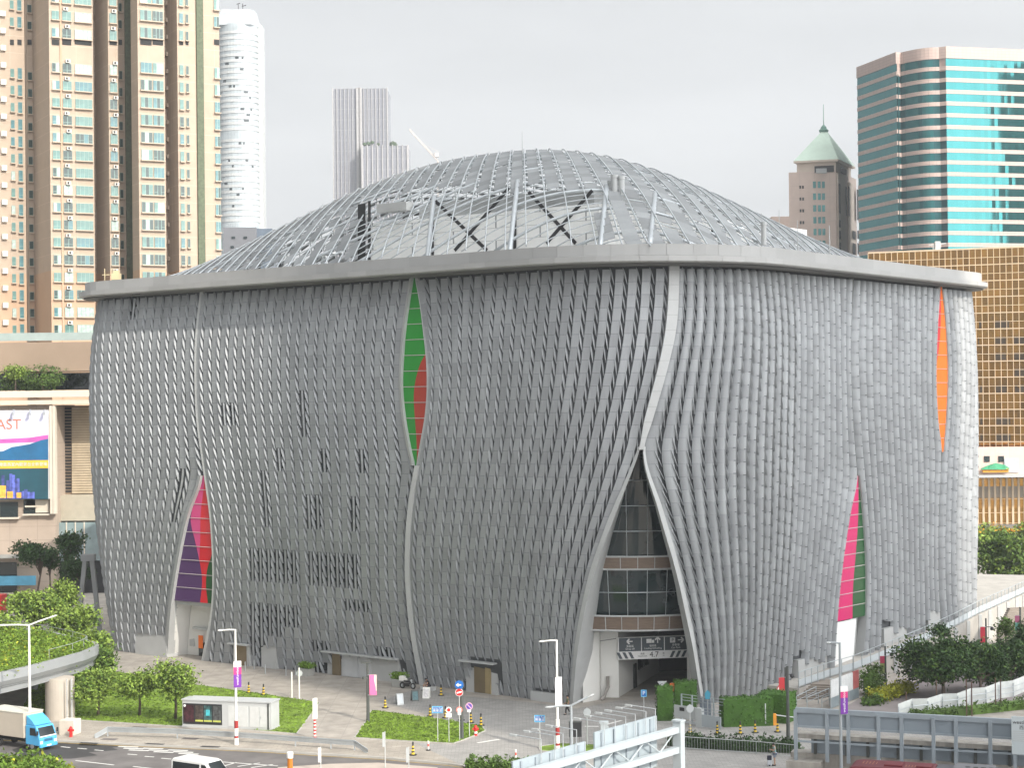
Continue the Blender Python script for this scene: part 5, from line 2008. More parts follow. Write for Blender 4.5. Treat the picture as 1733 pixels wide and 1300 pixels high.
def leaves(mb, rnd, ells, n_clump, per, size, mi=0, shell=.55, spread=.5, up=.5):
    vol = [e[3] * e[4] * e[5] for e in ells]
    for _ in range(n_clump):
        cx, cy, cz, rx, ry, rz = rnd.choices(ells, vol)[0]
        while True:
            v = Vector((rnd.uniform(-1, 1), rnd.uniform(-1, 1), rnd.uniform(-1, 1)))
            if shell < v.length <= 1: break
        c = Vector((cx + v.x * rx, cy + v.y * ry, cz + v.z * rz))
        s0 = spread * rnd.uniform(.6, 1.3)
        for _ in range(per):
            q = c + Vector((rnd.gauss(0, s0), rnd.gauss(0, s0), rnd.gauss(0, s0 * .6)))
            n = Vector((rnd.gauss(0, 1), rnd.gauss(0, 1), rnd.gauss(0, 1) + up * 2) ).normalized()
            a = n.orthogonal().normalized()
            a = (Matrix.Rotation(rnd.uniform(0, 6.28), 3, n) @ a)
            b = n.cross(a)
            L, W = size * rnd.uniform(.7, 1.4), size * rnd.uniform(.4, .7)
            mb.add([q - a * L * .5, q + b * W * .5, q + a * L * .5, q - b * W * .5], [(0, 1, 2, 3)], mi)

def tree(label, base, trunk_h, ells, m, n=170, per=12, size=.38, r0=.16, seed=1, group=None, m2=None, spread=.42, lean=0.0, name='tree'):
    t = thing(name, label, 'tree', base, 0, group)
    rnd = random.Random(seed)
    tb = MB()
    top = Vector((lean * trunk_h, 0, trunk_h))
    tb.path([(0, 0, -.05), top * .5 + Vector((.05, .03, 0)), top], [r0, r0 * .8, r0 * .62], 7)
    for e in ells:
        for _ in range(3):
            v = Vector((e[0] + rnd.uniform(-.6, .6) * e[3], e[1] + rnd.uniform(-.6, .6) * e[4], e[2] + rnd.uniform(-.3, .5) * e[5]))
            tb.path([top * rnd.uniform(.75, 1.0), (top + v) / 2 + Vector((0, 0, .15)), v], [r0 * .5, r0 * .35, r0 * .12], 5)
    tb.build('trunk', M_BARK, t, smooth=True)
    cr_ = MB()
    leaves(cr_, rnd, ells, n, per, size, 0, spread=spread)
    if m2: leaves(cr_, rnd, ells, n // 4, per, size, 1, .75, spread)
    cr_.build('crown', [m, m2 or m], t)
    return t
def z_of(px, py, Y): return at(px, py, Y).z
def crown_tree(label, px, py, Y, rpx, hpx, m, base=None, seed=1, lobes=5, trunk=None, group=None, n=170, size=.38, m2=None, lean=0., name='tree'):
    """tree whose crown is centred on the photo pixel at distance Y"""
    c = at(px, py, Y)
    r, h = rpx * Y / 3000, hpx * Y / 3000
    b = Vector((c.x, c.y, 0)) if base is None else gr(*base)
    rnd = random.Random(seed)
    off = c - b
    ells = [(off.x, off.y, off.z, r * .62, r * .62, h * .7)]
    for k in range(lobes):
        a = 6.28 * k / lobes + rnd.uniform(-.4, .4)
        q = rnd.uniform(.45, .62)
        ells.append((off.x + math.cos(a) * r * q, off.y + math.sin(a) * r * q, off.z + rnd.uniform(-.45, .5) * h, r * rnd.uniform(.3, .48), r * rnd.uniform(.3, .48), h * rnd.uniform(.3, .5)))
    th = max(.8, off.z - h * .55) if trunk is None else trunk
    return tree(label, (b.x, b.y, 0), th, ells, m, n, seed=seed, group=group, size=size, m2=m2, r0=.07 + r * .035, lean=lean, name=name)

GG = 'leafy trees crowded behind the planted flyover'
crown_tree('broad bright green tree at the left edge behind the flyover', 8, 1068, 180, 62, 42, L_SUN, seed=2, group=GG, n=260, m2=L_MID)
crown_tree('rounded bright green tree behind the white double lamp', 62, 1030, 186, 58, 40, L_SUN, seed=3, group=GG, n=260, m2=L_MID)
crown_tree('tallest pointed green tree behind the flyover, in front of the podium', 106, 1010, 192, 30, 38, L_SUN, seed=4, group=GG, n=170, m2=L_MID)
crown_tree('green tree with a lower crown between the tallest tree and the theatre', 122, 1058, 182, 44, 36, L_SUN, seed=5, group=GG, n=220, m2=L_MID)
crown_tree('green tree brushing the left foot of the theatre', 158, 1092, 173, 34, 36, L_SUN, seed=6, group=GG, n=180, m2=L_MID)
crown_tree('small green tree standing at the tip of the flyover', 172, 1118, 166, 26, 30, L_MID, seed=7, n=120, m2=L_SUN)
GL = 'young trees on the left lawn'
crown_tree('young lawn tree nearest the flyover pier', 163, 1160, 157, 36, 33, L_SUN, base=(166, 1211), seed=11, group=GL, n=210, size=.30, m2=L_MID)
crown_tree('neat round lawn tree in the middle of the three', 232, 1160, 156.5, 36, 28, L_SUN, base=(236, 1212), seed=12, group=GL, n=230, size=.30, m2=L_MID)
crown_tree('tall loose lawn tree beside the poster kiosk', 297, 1153, 155, 38, 40, L_SUN, base=(297, 1218), seed=13, group=GL, n=210, size=.30, m2=L_MID)
crown_tree('slim half hidden lawn tree behind the flyover pier', 122, 1163, 163, 20, 26, L_MID, base=(119, 1195), seed=14, group=GL, n=90, size=.3)
GM = 'dark trees in front of the shopping podium'
crown_tree('dark spreading tree under the billboard', 52, 938, 226, 32, 26, L_DARK, seed=21, group=GM, n=170, size=.42, lobes=6, lean=.2)
crown_tree('dark tree in the middle of the podium row', 84, 946, 230, 22, 22, L_DARK, seed=22, group=GM, n=110, size=.42)
crown_tree('tall dark tree in front of the podium glass', 119, 926, 226, 24, 32, L_DARK, seed=23, group=GM, n=130, size=.42, lean=-.1)
crown_tree('low dark tree next to the theatre wall in front of the podium', 128, 962, 222, 26, 26, L_DARK, seed=24, group=GM, n=120, size=.42)
GRT = 'roof garden trees on the podium'
def roof_tree(label, px, py, r, h, m, seed):
    b = at(px, 660, ZM + .8)
    c = at(px, py, ZM + .8)
    rr, hh = r * .087, h * .087
    tree(label, tuple(b), max(.6, c.z - b.z - hh * .4), [(0, 0, c.z - b.z, rr, rr * .8, hh), (rr * .4, 0, c.z - b.z - hh * .2, rr * .6, rr * .5, hh * .7)], m, 110, 10, .36, .12, seed, GRT)
roof_tree('round dark roof garden tree above the billboard', 72, 636, 34, 16, L_MID, 31)
roof_tree('pale yellowish roof garden tree at the left', 26, 630, 18, 10, L_SUN, 32)
hd = MB()
rnd = random.Random(33)
a, b = at(-30, 658, ZM + 2.4), at(105, 658, ZM + 2.4)
leaves(hd, rnd, [((a.x + b.x) / 2, ZM + 2.4, a.z + .6, (b.x - a.x) / 2, .8, 1.0)], 260, 8, .35, 0, 0, .3)
tag(hd.build('roof_hedge', L_MID), 'green hedge along the podium roof edge above the billboard', 'hedge')
GW = 'dark trees along the right walkway'
crown_tree('largest dark walkway tree, nearest the grey steel barrier', 1590, 1116, 163, 74, 50, L_DARK, base=(1596, 1186), seed=41, group=GW, n=620, size=.36, lobes=9, m2=L_MID)
crown_tree('dark walkway tree in the middle of the row', 1662, 1120, 166, 54, 44, L_DARK, base=(1659, 1177), seed=42, group=GW, n=420, size=.36, m2=L_MID)
crown_tree('dark walkway tree right of the red banner pole', 1710, 1112, 172, 52, 44, L_DARK, base=(1709, 1157), seed=43, group=GW, n=400, size=.34, m2=L_MID)
crown_tree('dark walkway tree cut by the right edge', 1755, 1085, 178, 50, 46, L_DARK, base=(1755, 1140), seed=44, group=GW, n=330, size=.34)
crown_tree('small tree growing by the ramp below the terrace railing', 1592, 1068, 176, 17, 9, L_DARK, seed=45, n=60, size=.3)
GF = 'trees beyond the theatre on the right'
crown_tree('green street tree beyond the right end of the theatre', 1702, 950, 255, 56, 56, L_MID, seed=51, group=GF, n=520, size=.55, m2=L_SUN)
crown_tree('orange flowering tree in front of the lower gold glass', 1683, 908, 300, 46, 24, L_SUN, seed=52, group=GF, n=170, size=.5, m2=L_ORG)
crown_tree('green and orange tree cut by the right edge', 1745, 905, 305, 34, 30, L_SUN, seed=53, group=GF, n=150, size=.5, m2=L_ORG)
crown_tree('dark low tree behind the terrace end', 1690, 996, 232, 44, 26, L_DARK, seed=54, group=GF, n=260, size=.5)
crown_tree('bushy green sapling beside the ramp steps', 1702, 1062, 186, 16, 20, L_MID, seed=55, n=60, size=.3)

def shrub(label, pts, z0, h, m, n, cat='shrub', size=.28, name='shrub', dep=1.0, seed=5):
    ells = [(p.x, p.y, z0 + h * .5, dep, dep, h * .6) for p in pts]
    mb = MB()
    leaves(mb, random.Random(seed), ells, n, 10, size, 0, .2, .25)
    c = pts[len(pts) // 2]
    for e in ells: mb.blob((e[0], e[1], e[2] - h * .1), (dep * .7, dep * .7, h * .45), 7)
    return tag(mb.build(name, m), label, cat)
shrub('tall feathery green bush beside the ramp wall', [gr(1473, 1178), gr(1478, 1174)], 0, 2.6, L_MID, 150, dep=1.1)
shrub('yellow green shrub bed at the foot of the banner pole', [gr(1485 + k * 12, 1188 - k * 3.6) for k in range(5)], 0, 1.1, L_YEL, 230, dep=1.0, seed=6)
shrub('low green ground shrub in front of the feathery bush', [gr(1472, 1194), gr(1482, 1193)], 0, .7, L_MID, 60, dep=.8, seed=8)

def hedge(label, corners, h, m, z0=0.0, dens=26, seed=1, size=.2, wob=.12):
    """clipped hedge: rounded box of leaves on a plan polygon"""
    rnd = random.Random(seed)
    mb = MB()
    mb.prism([tuple(c)[:2] for c in corners], z0, z0 + h * .96)
    k = len(corners)
    cen = sum((Vector((c[0], c[1], 0)) for c in corners), Vector()) / k
    for i in range(k):
        a, b = Vector((*tuple(corners[i])[:2], 0)), Vector((*tuple(corners[(i + 1) % k])[:2], 0))
        n_ = int((b - a).length * h * dens)
        out = Vector(((b - a).y, -(b - a).x, 0)).normalized()
        if out.dot((a + b) / 2 - cen) < 0: out = -out
        for _ in range(n_):
            q = a + (b - a) * rnd.random() + Vector((0, 0, z0 + h * rnd.random())) + out * rnd.gauss(.02, wob * .5)
            n = (out * 1.2 + Vector((rnd.gauss(0, .7), rnd.gauss(0, .7), rnd.gauss(.3, .6)))).normalized()
            u = (Matrix.Rotation(rnd.uniform(0, 6.28), 3, n) @ n.orthogonal().normalized()); w = n.cross(u)
            mb.add([q - u * size * .5, q + w * size * .35, q + u * size * .5, q - w * size * .35], [(0, 1, 2, 3)])
        for _ in range(int((b - a).length * (cen - (a + b) / 2).length * dens * .55)):
            t, s_ = rnd.random(), 1 - math.sqrt(rnd.random())
            e = (a + (b - a) * t); q = cen + (e - cen) * (1 - s_) + Vector((0, 0, z0 + h + rnd.gauss(0, wob * .5)))
            n = Vector((rnd.gauss(0, .5), rnd.gauss(0, .5), 1)).normalized()
            u = (Matrix.Rotation(rnd.uniform(0, 6.28), 3, n) @ n.orthogonal().normalized()); w = n.cross(u)
            mb.add([q - u * size * .5, q + w * size * .35, q + u * size * .5, q - w * size * .35], [(0, 1, 2, 3)])
    return tag(mb.build('hedge', m), label, 'hedge', 'clipped hedges round the loading bay')
def plan_box(p, q, w):
    p, q = Vector((p.x, p.y, 0)), Vector((q.x, q.y, 0))
    d = (q - p).normalized(); n = Vector((-d.y, d.x, 0)) * w
    return [p, q, q + n, p + n]
L_HEDGE = leaf_mat('clipped hedge leaves', (0.05, 0.115, 0.018), .4)
hedge('long clipped hedge standing behind the row of striped posts', plan_box(gr(1225, 1232), gr(1309, 1229), 1.6), 2.4, L_HEDGE, seed=3)
hedge('clipped hedge at the foot of the terrace steps', plan_box(gr(1283, 1222), gr(1332, 1226), 2.4), 2.5, L_HEDGE, seed=4)
hedge('tall clipped hedge on the left of the grey gate enclosure', plan_box(gr(1113, 1221), gr(1139, 1221), 2.2), 2.8, L_HEDGE, seed=5)
hedge('clipped hedge behind the grey gate enclosure, beside the arch', plan_box(gr(1142, 1207), gr(1179, 1207), 1.6), 2.7, L_HEDGE, seed=6)

def strip_plants(label, pts, h, m, n, seed, wd=.6):
    mb = MB()
    rnd = random.Random(seed)
    for _ in range(n):
        i = rnd.randrange(len(pts) - 1)
        p = pts[i].lerp(pts[i + 1], rnd.random())
        d = (pts[i + 1] - pts[i]).normalized(); nn = Vector((-d.y, d.x, 0))
        p = p + nn * rnd.uniform(0, wd)
        hh = h * rnd.uniform(.55, 1.15)
        leaves(mb, rnd, [(p.x, p.y, hh * .55, .16, .16, hh * .5)], 2, 5, .24, 0, .0, .12)
    for a, b in zip(pts[:-1], pts[1:]):
        d = (b - a).normalized(); nn = Vector((-d.y, d.x, 0)) * wd
        mb.prism([tuple(q)[:2] for q in (a + nn * .15, b + nn * .15, b + nn * .85, a + nn * .85)], 0, h * .6)
    return tag(mb.build('shrub_row', m), label, 'shrubs')
strip_plants('row of leafy shrubs behind the low railing at lower right', [gr(1128, 1264), gr(1200, 1270), gr(1280, 1274), gr(1352, 1277)], 1.15, L_DARK, 520, 3, 1.2)
strip_plants('rough green hedge at the bottom edge beside the sign gantry', [gr(786, 1312), gr(850, 1316), gr(900, 1320)], 1.3, L_MID, 420, 4, 1.2)
# planting on the flyover and on the near bank
# ---------------------------------------------------------------- planted flyover on the left
M_BRIDGE = mat('pale grey precast concrete', (0.25, 0.26, 0.265), .7, 0, .06, .3)
M_PIER = mat('pier concrete', (0.42, 0.375, 0.32), .85, 0, .12, .4)
ZD = 5.3
rim = [gr(x, y, ZD) for x, y in [(-70, 1152), (0, 1139), (50, 1128), (100, 1115), (140, 1104), (160, 1096), (166, 1091)]]
rim_f = [gr(x, y, ZD) for x, y in [(163, 1088), (140, 1081), (90, 1070), (0, 1058), (-70, 1048)]]
fl = thing('planted_flyover', 'curved grey flyover deck overgrown with grass and shrubs at the left edge', 'bridge', (-45, 160, 0))
loop = rim + rim_f
def ring_at(pts, off, z):
    c = Vector((-60, 162, 0))
    out = []
    for i, p in enumerate(pts):
        a, b = pts[max(0, i - 1)], pts[min(len(pts) - 1, i + 1)]
        d = (b - a); n = Vector((d.y, -d.x, 0)).normalized()
        out.append(Vector((p.x + n.x * off, p.y + n.y * off, z)))
    return out
mb = MB()
prof = [(-.35, ZD - .3), (-.35, ZD), (.05, ZD), (.18, ZD - .75), (-.02, ZD - 1.15), (-.16, ZD - 1.2), (-.16, ZD - 1.32), (-.30, ZD - 1.38), (-.5, ZD - 1.7), (-2.2, ZD - 1.9)]
rows_ = [ring_at(loop, o, z) for o, z in prof]
for a, b in zip(rows_[:-1], rows_[1:]):
    for i in range(len(loop) - 1):
        mb.quad(a[i], a[i + 1], b[i + 1], b[i])
mb.build('edge_beam', M_BRIDGE, fl, world=True)
mb = MB()
mb.prism([tuple(p)[:2] for p in ring_at(loop, -.3, 0)], ZD - 1.85, ZD - .25)
mb.build('deck', M_BRIDGE, fl, world=True)
p = gr(95, 1221)
mb = MB()
mb.lathe([(1.28, 0), (1.28, 3.6)], 32, c=(p.x, p.y + 1.4, 0))
mb.build('pier', M_PIER, fl, world=True, smooth=False)
mb = MB(); mb.tube((p.x + 1.3, p.y + .3, 0), (p.x + 1.3, p.y + .3, 3.7), .09, 6); mb.tube((p.x + 1.0, p.y - .15, 0), (p.x + 1.0, p.y - .15, 3.7), .06, 6)
mb.build('drain_pipe', M_TRIM, fl, world=True)
q = gr(52, 1192)
mb = MB()
mb.tube((q.x, q.y + 8, 0), (q.x + 2.2, q.y + 8, 4), .5, 6); mb.tube((q.x - 1, q.y + 8, 4), (q.x - 2, q.y + 8, 0), .5, 6)
mb.build('far_pier', M_BRIDGE, fl, world=True)
mb = MB()
rl = ring_at(loop, -1.0, ZD + .75)
for a, b in zip(rl[3:-1], rl[4:]): mb.tube(a, b, .03, 4)
for a in rl[3:]: mb.tube(a, a - Vector((0, 0, .9)), .03, 4)
mb.build('handrail', M_STEEL, fl, world=True)
mb = MB()
rnd = random.Random(8)
poly = [tuple(v)[:2] for v in ring_at(loop, -.5, 0)]
def inside(x, y, pg):
    c = False
    for (x0, y0), (x1, y1) in zip(pg, pg[1:] + pg[:1]):
        if (y0 > y) != (y1 > y) and x < (x1 - x0) * (y - y0) / (y1 - y0) + x0: c = not c
    return c
def cover(mb, pg, z, n, hmax, size, seed, mi=2):
    rnd = random.Random(seed)
    xs = [q[0] for q in pg]; ys = [q[1] for q in pg]
    k = 0
    while k < n:
        x, y = rnd.uniform(min(xs), max(xs)), rnd.uniform(min(ys), max(ys))
        if not inside(x, y, pg): continue
        k += 1
        h = hmax * (.35 + .65 * (.5 + .5 * math.sin(x * .9 + 1.3 * math.sin(y * .6))) ) * rnd.uniform(.6, 1.1)
        leaves(mb, rnd, [(x, y, z + h * .5, .35, .35, h * .5)], 1, 6, size, 0 if rnd.random() < .93 else 1, .1, .3)
cover(mb, poly, ZD - .25, 4300, .75, .25, 8)
mb.prism(poly, ZD - .3, ZD - .1)
o = mb.build('planting', [L_GRASS, L_YEL], None)
o['kind'] = 'stuff'
tag(o, 'grass and shrubs covering the curved flyover deck', 'ground cover')
# near bank with shrubs, bottom left
bank = thing('planted_bank', 'shrub covered concrete planter in the bottom left corner', 'planter', tuple(gr(20, 1330)))
pb = [at(-70, 1262, 131), at(20, 1266, 131), at(60, 1274, 130), at(100, 1292, 128), at(118, 1320, 124), at(118, 1360, 118), at(-70, 1360, 118)]
pb2 = [tuple(v)[:2] for v in pb]
mb = MB(); mb.prism(pb2, -.1, 1.7); mb.build('planter_wall', M_BRIDGE, bank, world=True)
mb = MB(); cover(mb, pb2, 1.7, 900, 1.1, .34, 18)
mb.prism([(x, y) for x, y in pb2], 1.7, 1.85)
o = mb.build('shrubs', [leaf_mat('bank shrub leaves', (.10, .165, .022), .5, .35), L_YEL], bank, world=True)

# ---------------------------------------------------------------- street furniture builders
M_LAMPW = mat('white lamp paint', (.74, .73, .69), .5, 0, .03)
M_LAMPG = mat('grey lamp paint', (.33, .36, .38), .45, .2, .05)
M_LAMPD = mat('dark green grey pole paint', (.07, .075, .07), .5, 0, .05)
M_RED = mat('red paint', rgb(190, 30, 28), .5, 0, .05)
M_REDST = mat('faded red paint', rgb(150, 40, 36), .6, 0, .1)
M_BLUE = mat('sign blue', rgb(20, 96, 170), .45, 0, .04)
M_SKYB = mat('pale blue sign edge', rgb(110, 190, 225), .5, 0, .04)
M_YEL = mat('warning yellow', rgb(225, 190, 50), .6, 0, .08)
M_GREYS = mat('sign back grey', (.46, .48, .48), .5, .2, .05)
M_POLE = mat('sign pole grey', (.50, .51, .50), .5, .2, .05)

def lamp_post(label, base, h, arms, m, r=.11, stripes=None, group='street lamps'):
    t = thing('street_lamp', label, 'street lamp', tuple(base), 0, group)
    mb = MB(); mb.tube((0, 0, 0), (0, 0, h), r, 10, r1=r * .62)
    mb.lathe([(r * 1.5, 0), (r * 1.5, .5), (r, .6)], 10)
    mb.build('pole', m, t, smooth=False)
    for (dx, dz, L_) in arms:
        ab = MB()
        e = Vector((dx, 0, h + dz))
        ab.path([(0, 0, h - .05), Vector((dx * .5, 0, h + dz * .5)), e], r * .5, 6)
        ab.build('arm', m, t)
        hb = MB()
        d = Vector((dx, 0, dz)).normalized()
        k = len(hb.v)
        hb.blob((0, 0, 0), (L_ / 2, .16, .08), 8)
        a = math.atan2(dz, abs(dx)) * (-1 if dx > 0 else 1)
        Mx = Matrix.Rotation(a, 3, 'Y')
        hb.v = [tuple(Mx @ Vector(v) + e + d * L_ * .4) for v in hb.v]
        hb.build('lamp_head', M_LAMPW if m is M_LAMPW else M_GREYS, t)
    if stripes:
        for k in range(stripes):
            sb = MB(); sb.tube((0, 0, .1 + k * .62), (0, 0, .1 + (k + 1) * .62), r * 1.35, 10)
            sb.build('stripe_band', M_REDST if k % 2 == 0 else M_LAMPW, t)
    return t
def m_at(px, py, Y): return Y / 3000.0

b = gr(51, 1264)
lamp_post('tall white double armed street lamp in front of the planted flyover', b, (1264 - 1058) * b.y / 3000, [(-1.7, -.02, .9), (1.55, .5, .9)], M_LAMPW, .13, 2)
b = gr(400, 1261)
l2 = lamp_post('white single armed street lamp beside the poster kiosk', b, (1261 - 1066) * b.y / 3000, [(-1.0, -.06, .5)], M_LAMPW, .12, 4)
b3 = gr(944, 1274)
l3 = lamp_post('white single armed street lamp with a pale banner near the arch', b3, (1274 - 1084) * b3.y / 3000, [(-.95, -.08, .5)], M_LAMPW, .12, 4)
b4 = Vector((at(967, 1250, 126).x, 126, 0))
lamp_post('grey double armed street lamp behind the white sign gantry', b4, at(967, 1194, 126).z, [(-1.25, -.1, .7), (1.2, .55, .6)], M_LAMPG, .15)
b5 = Vector((at(1423, 1250, 124).x, 124, 0))
l5 = lamp_post('grey street lamp with a purple banner rising past the steel barrier', b5, at(1421, 1088, 124).z, [(-.62, .0, .4)], M_LAMPG, .13)

def banner(t, w, z0, z1, dx, mats, cap=None, txt=None, rz=0.0, tsize=.25, tm=None):
    """hanging banner beside the pole of lamp t: list of (material, f0, f1) from top to foot"""
    bn = thing('banner', cap, 'banner', (t.location.x, t.location.y, 0), rz, 'banners on lamp posts')
    for m, f0, f1 in mats:
        mb = MB(); mb.box((dx, -.18, z1 + (z0 - z1) * (f0 + f1) / 2), (w, .03, abs(z1 - z0) * (f1 - f0)))
        mb.build('cloth', m, bn)
    mb = MB()
    for z in (z0, z1): mb.tube((0, -.1, z), (dx + w / 2 * (1 if dx > 0 else -1), -.18, z), .025, 5)
    mb.build('bracket', M_STEEL, bn)
    if txt:
        text_mesh('lettering', txt, tsize, tm or M_SWHITE, bn, Matrix.Translation((dx, -.2, (z0 * .55 + z1 * .45))) @ Matrix.Rotation(R(90), 4, 'X') @ Matrix.Rotation(R(90), 4, 'Z'))
    return bn
M_PURP = mat('purple banner cloth', rgb(112, 46, 150), .7, 0, .05)
M_PINKB = mat('pink banner cloth', rgb(240, 110, 160), .7, 0, .05)
M_MAGB = mat('magenta banner cloth', rgb(205, 50, 120), .7, 0, .05)
M_CREAMB = mat('cream banner cloth', rgb(250, 215, 195), .7, 0, .05)
M_PALEB = mat('pale banner cloth', rgb(228, 222, 222), .7, 0, .04)
s2 = l2.location.y / 3000
zz = lambda t, py: CAM_Z - (py + .011 * (t.location.x * 3000 / t.location.y) - HZ) * t.location.y / 3000
banner(l2, .62, zz(l2, 1163), zz(l2, 1119), .12, [(M_PALEB, 0, .22), (M_MAGB, .22, .5), (M_PURP, .5, 1)], 'pink to purple banner on the white lamp beside the kiosk', 'westKowloon', .3, .27)
banner(l3, .56, zz(l3, 1193), zz(l3, 1146), .05, [(M_PALEB, 0, 1)], 'pale pink and white banner on the lamp near the arch', 'westKowloon', .35, .28, mat('pinkish lettering', rgb(150, 120, 140), .7))
banner(l5, .55, zz(l5, 1208), zz(l5, 1161), .2, [(M_PALEB, 0, .2), (M_MAGB, .2, .42), (M_PURP, .42, 1)], 'pink to purple banner on the grey lamp at the steel barrier', 'westKowloon', .3, .27)

def dark_pole(label, base, h, r=.10, cat='pole', cam=False, tbar=False):
    t = thing('dark_pole', label, cat, tuple(base), 0, 'dark tapered poles')
    mb = MB(); mb.tube((0, 0, 0), (0, 0, h), r * 1.7, 10, r1=r); mb.build('shaft', M_LAMPD, t)
    if tbar:
        mb = MB(); mb.box((-.1, 0, h + .05), (1.0, .25, .14)); mb.build('lamp_head', M_LAMPD, t)
        mb = MB(); mb.box((-.25, -.1, h * .75), (.35, .25, .2), 0, .5); mb.build('floodlight', M_LAMPD, t)
    if cam:
        mb = MB(); mb.tube((0, -.1, h * .85), (.5, -.2, h * .85), .04, 5); mb.blob((.55, -.2, h * .82), (.2, .2, .2), 8); mb.build('camera_dome', M_BLACK, t)
    return t
b = gr(623, 1222); lp6 = dark_pole('dark pole with a flat lamp head at the corner of the right lawn', b, (1222 - 1123) * b.y / 3000, .09, 'lamp post', tbar=True)
banner(lp6, .62, zz(lp6, 1176), zz(lp6, 1142), .48, [(M_PINKB, 0, 1)], 'pink and cream banner on the dark pole by the right lawn')
bn = [o for o in bpy.data.objects if o.get('label') == 'pink and cream banner on the dark pole by the right lawn'][0]
mb = MB()
hh = zz(lp6, 1142) - zz(lp6, 1176); z0 = zz(lp6, 1176)
cv = [(.60, 1.0), (.56, .8), (.62, .6), (.70, .4), (.72, .22)]
mb.add([(.78, -.199, z0 + hh * f) for f in (.22, 1.0)] + [(x, -.199, z0 + hh * f) for x, f in cv], [(0, 1, 2, 3, 4, 5, 6)][0:1])
mb.build('swirl', M_CREAMB, bn)
b = gr(782, 1251); dark_pole('tall dark pole standing among the parking signs', b, (1251 - 1152) * b.y / 3000, .09)
b = gr(1334, 1254); dark_pole('dark tapered pole at the lower right shrubs', b, (1254 - 1128) * b.y / 3000, .10, cam=False)
b = gr(1330, 1208); lp8 = dark_pole('dark pole with a camera and a red banner by the steps', b, (1208 - 1130) * b.y / 3000, .08, cam=True)
banner(lp8, .5, zz(lp8, 1177), zz(lp8, 1146), -.36, [(mat('red banner cloth', rgb(205, 60, 66), .7, 0, .06), 0, 1)], 'red banner on the camera pole by the steps')
b = gr(1499, 1171); lp9 = dark_pole('dark pole with a camera in the yellow green shrubs', b, (1171 - 1094) * b.y / 3000, .08, cam=True)
banner(lp9, .42, zz(lp9, 1140), zz(lp9, 1110), -.33, [(mat('dusky red banner cloth', rgb(180, 60, 90), .7), 0, .4), (mat('olive banner cloth', rgb(140, 150, 90), .7), .4, 1)], 'red and olive banner on the pole in the yellow green shrubs')
b = at(1669, 1094, 176); b.z = 0; lp10 = dark_pole('dark pole with a camera rising behind the walkway trees', b, at(1669, 1047, 176).z, .08, cam=True)
banner(lp10, .46, at(1664, 1088, 176).z, at(1664, 1061, 176).z, -.38, [(mat('deep red banner cloth', rgb(185, 44, 62), .7), 0, 1)], 'deep red banner behind the walkway trees')
b = at(1727, 1080, 180); b.z = 0; lp11 = dark_pole('dark pole near the right edge with a two tone banner', b, at(1727, 1028, 180).z, .08)
banner(lp11, .46, at(1722, 1068, 180).z, at(1722, 1042, 180).z, -.36, [(mat('mauve banner cloth', rgb(165, 90, 120), .7), 0, .45), (mat('teal banner cloth', rgb(110, 165, 150), .7), .45, 1)], 'mauve and teal banner near the right edge')

# ---- traffic signs
def sign_pole(t, h, r=.035): 
    mb = MB(); mb.tube((0, 0, 0), (0, 0, h), r, 8); mb.build('post', M_POLE, t)
def disc(t, z, r, m_in, m_rim, name='disc', rin=.72, y=-.05):
    mb = MB()
    n = 24
    ring = [(r * math.cos(2 * math.pi * k / n), y, z + r * math.sin(2 * math.pi * k / n)) for k in range(n)]
    back = [(x, y + .03, zq) for x, _, zq in ring]
    mb.add(ring + back, [tuple(range(n)), tuple(range(2 * n - 1, n - 1, -1))] + [(k, n + k, n + (k + 1) % n, (k + 1) % n) for k in range(n)], 0)
    inn = [(r * rin * math.cos(2 * math.pi * k / n), y - .006, z + r * rin * math.sin(2 * math.pi * k / n)) for k in range(n)]
    mb.add(inn, [tuple(range(n))], 1)
    return mb.build(name, [m_rim, m_in], t)
def bar(t, z, w, h, m, a=0.0, y=-.062, name='symbol', x=0.0):
    mb = MB()
    Mx = Matrix.Rotation(a, 3, 'Y')
    mb.add([Mx @ Vector(v) + Vector((x, y, z)) for v in ((-w / 2, 0, -h / 2), (w / 2, 0, -h / 2), (w / 2, 0, h / 2), (-w / 2, 0, h / 2))], [(0, 1, 2, 3)])
    return mb.build(name, m, t)
def plate(t, z, w, h, m, name='plate', y=-.045, edge=None, x=0.):
    mb = MB()
    mb.box((x, y, z), (w, .02, h), 0)
    if edge: mb.quad((x - w / 2 + .05, y - .0115, z - h / 2 + .05), (x + w / 2 - .05, y - .0115, z - h / 2 + .05), (x + w / 2 - .05, y - .0115, z + h / 2 - .05), (x - w / 2 + .05, y - .0115, z + h / 2 - .05), 1)
    return mb.build(name, [edge or m, m] if edge else m, t)
def street_sign(label, base, htop, w, h, en, zh):
    t = thing('street_name_sign', label, 'street sign', tuple(base), -.12, 'blue street name signs')
    sign_pole(t, htop)
    p = plate(t, htop - h / 2, w, h, M_BLUE, edge=M_SKYB)
    text_mesh('lettering', en, .17, M_SWHITE, p, Matrix.Translation((0, -.06, htop - h * .26)) @ Matrix.Rotation(R(90), 4, 'X'))
    text_mesh('lettering', zh, .26, M_SWHITE, p, Matrix.Translation((0, -.06, htop - h * .66)) @ Matrix.Rotation(R(90), 4, 'X'))
b = gr(741, 1257); street_sign('blue street name sign on the right lawn', b, (1257 - 1196) * b.y / 3000, .88, .56, 'Canton Road', '廣東道')
b = gr(914, 1268); street_sign('blue street name sign on the grass strip by the driveway', b, (1268 - 1211) * b.y / 3000, .84, .56, 'Canton Road', '廣東道')
def traffic(label, base, h, kind, group='traffic signs on thin posts'):
    t = thing('traffic_sign', label, 'traffic sign', tuple(base), 0, group)
    sign_pole(t, h)
    return t
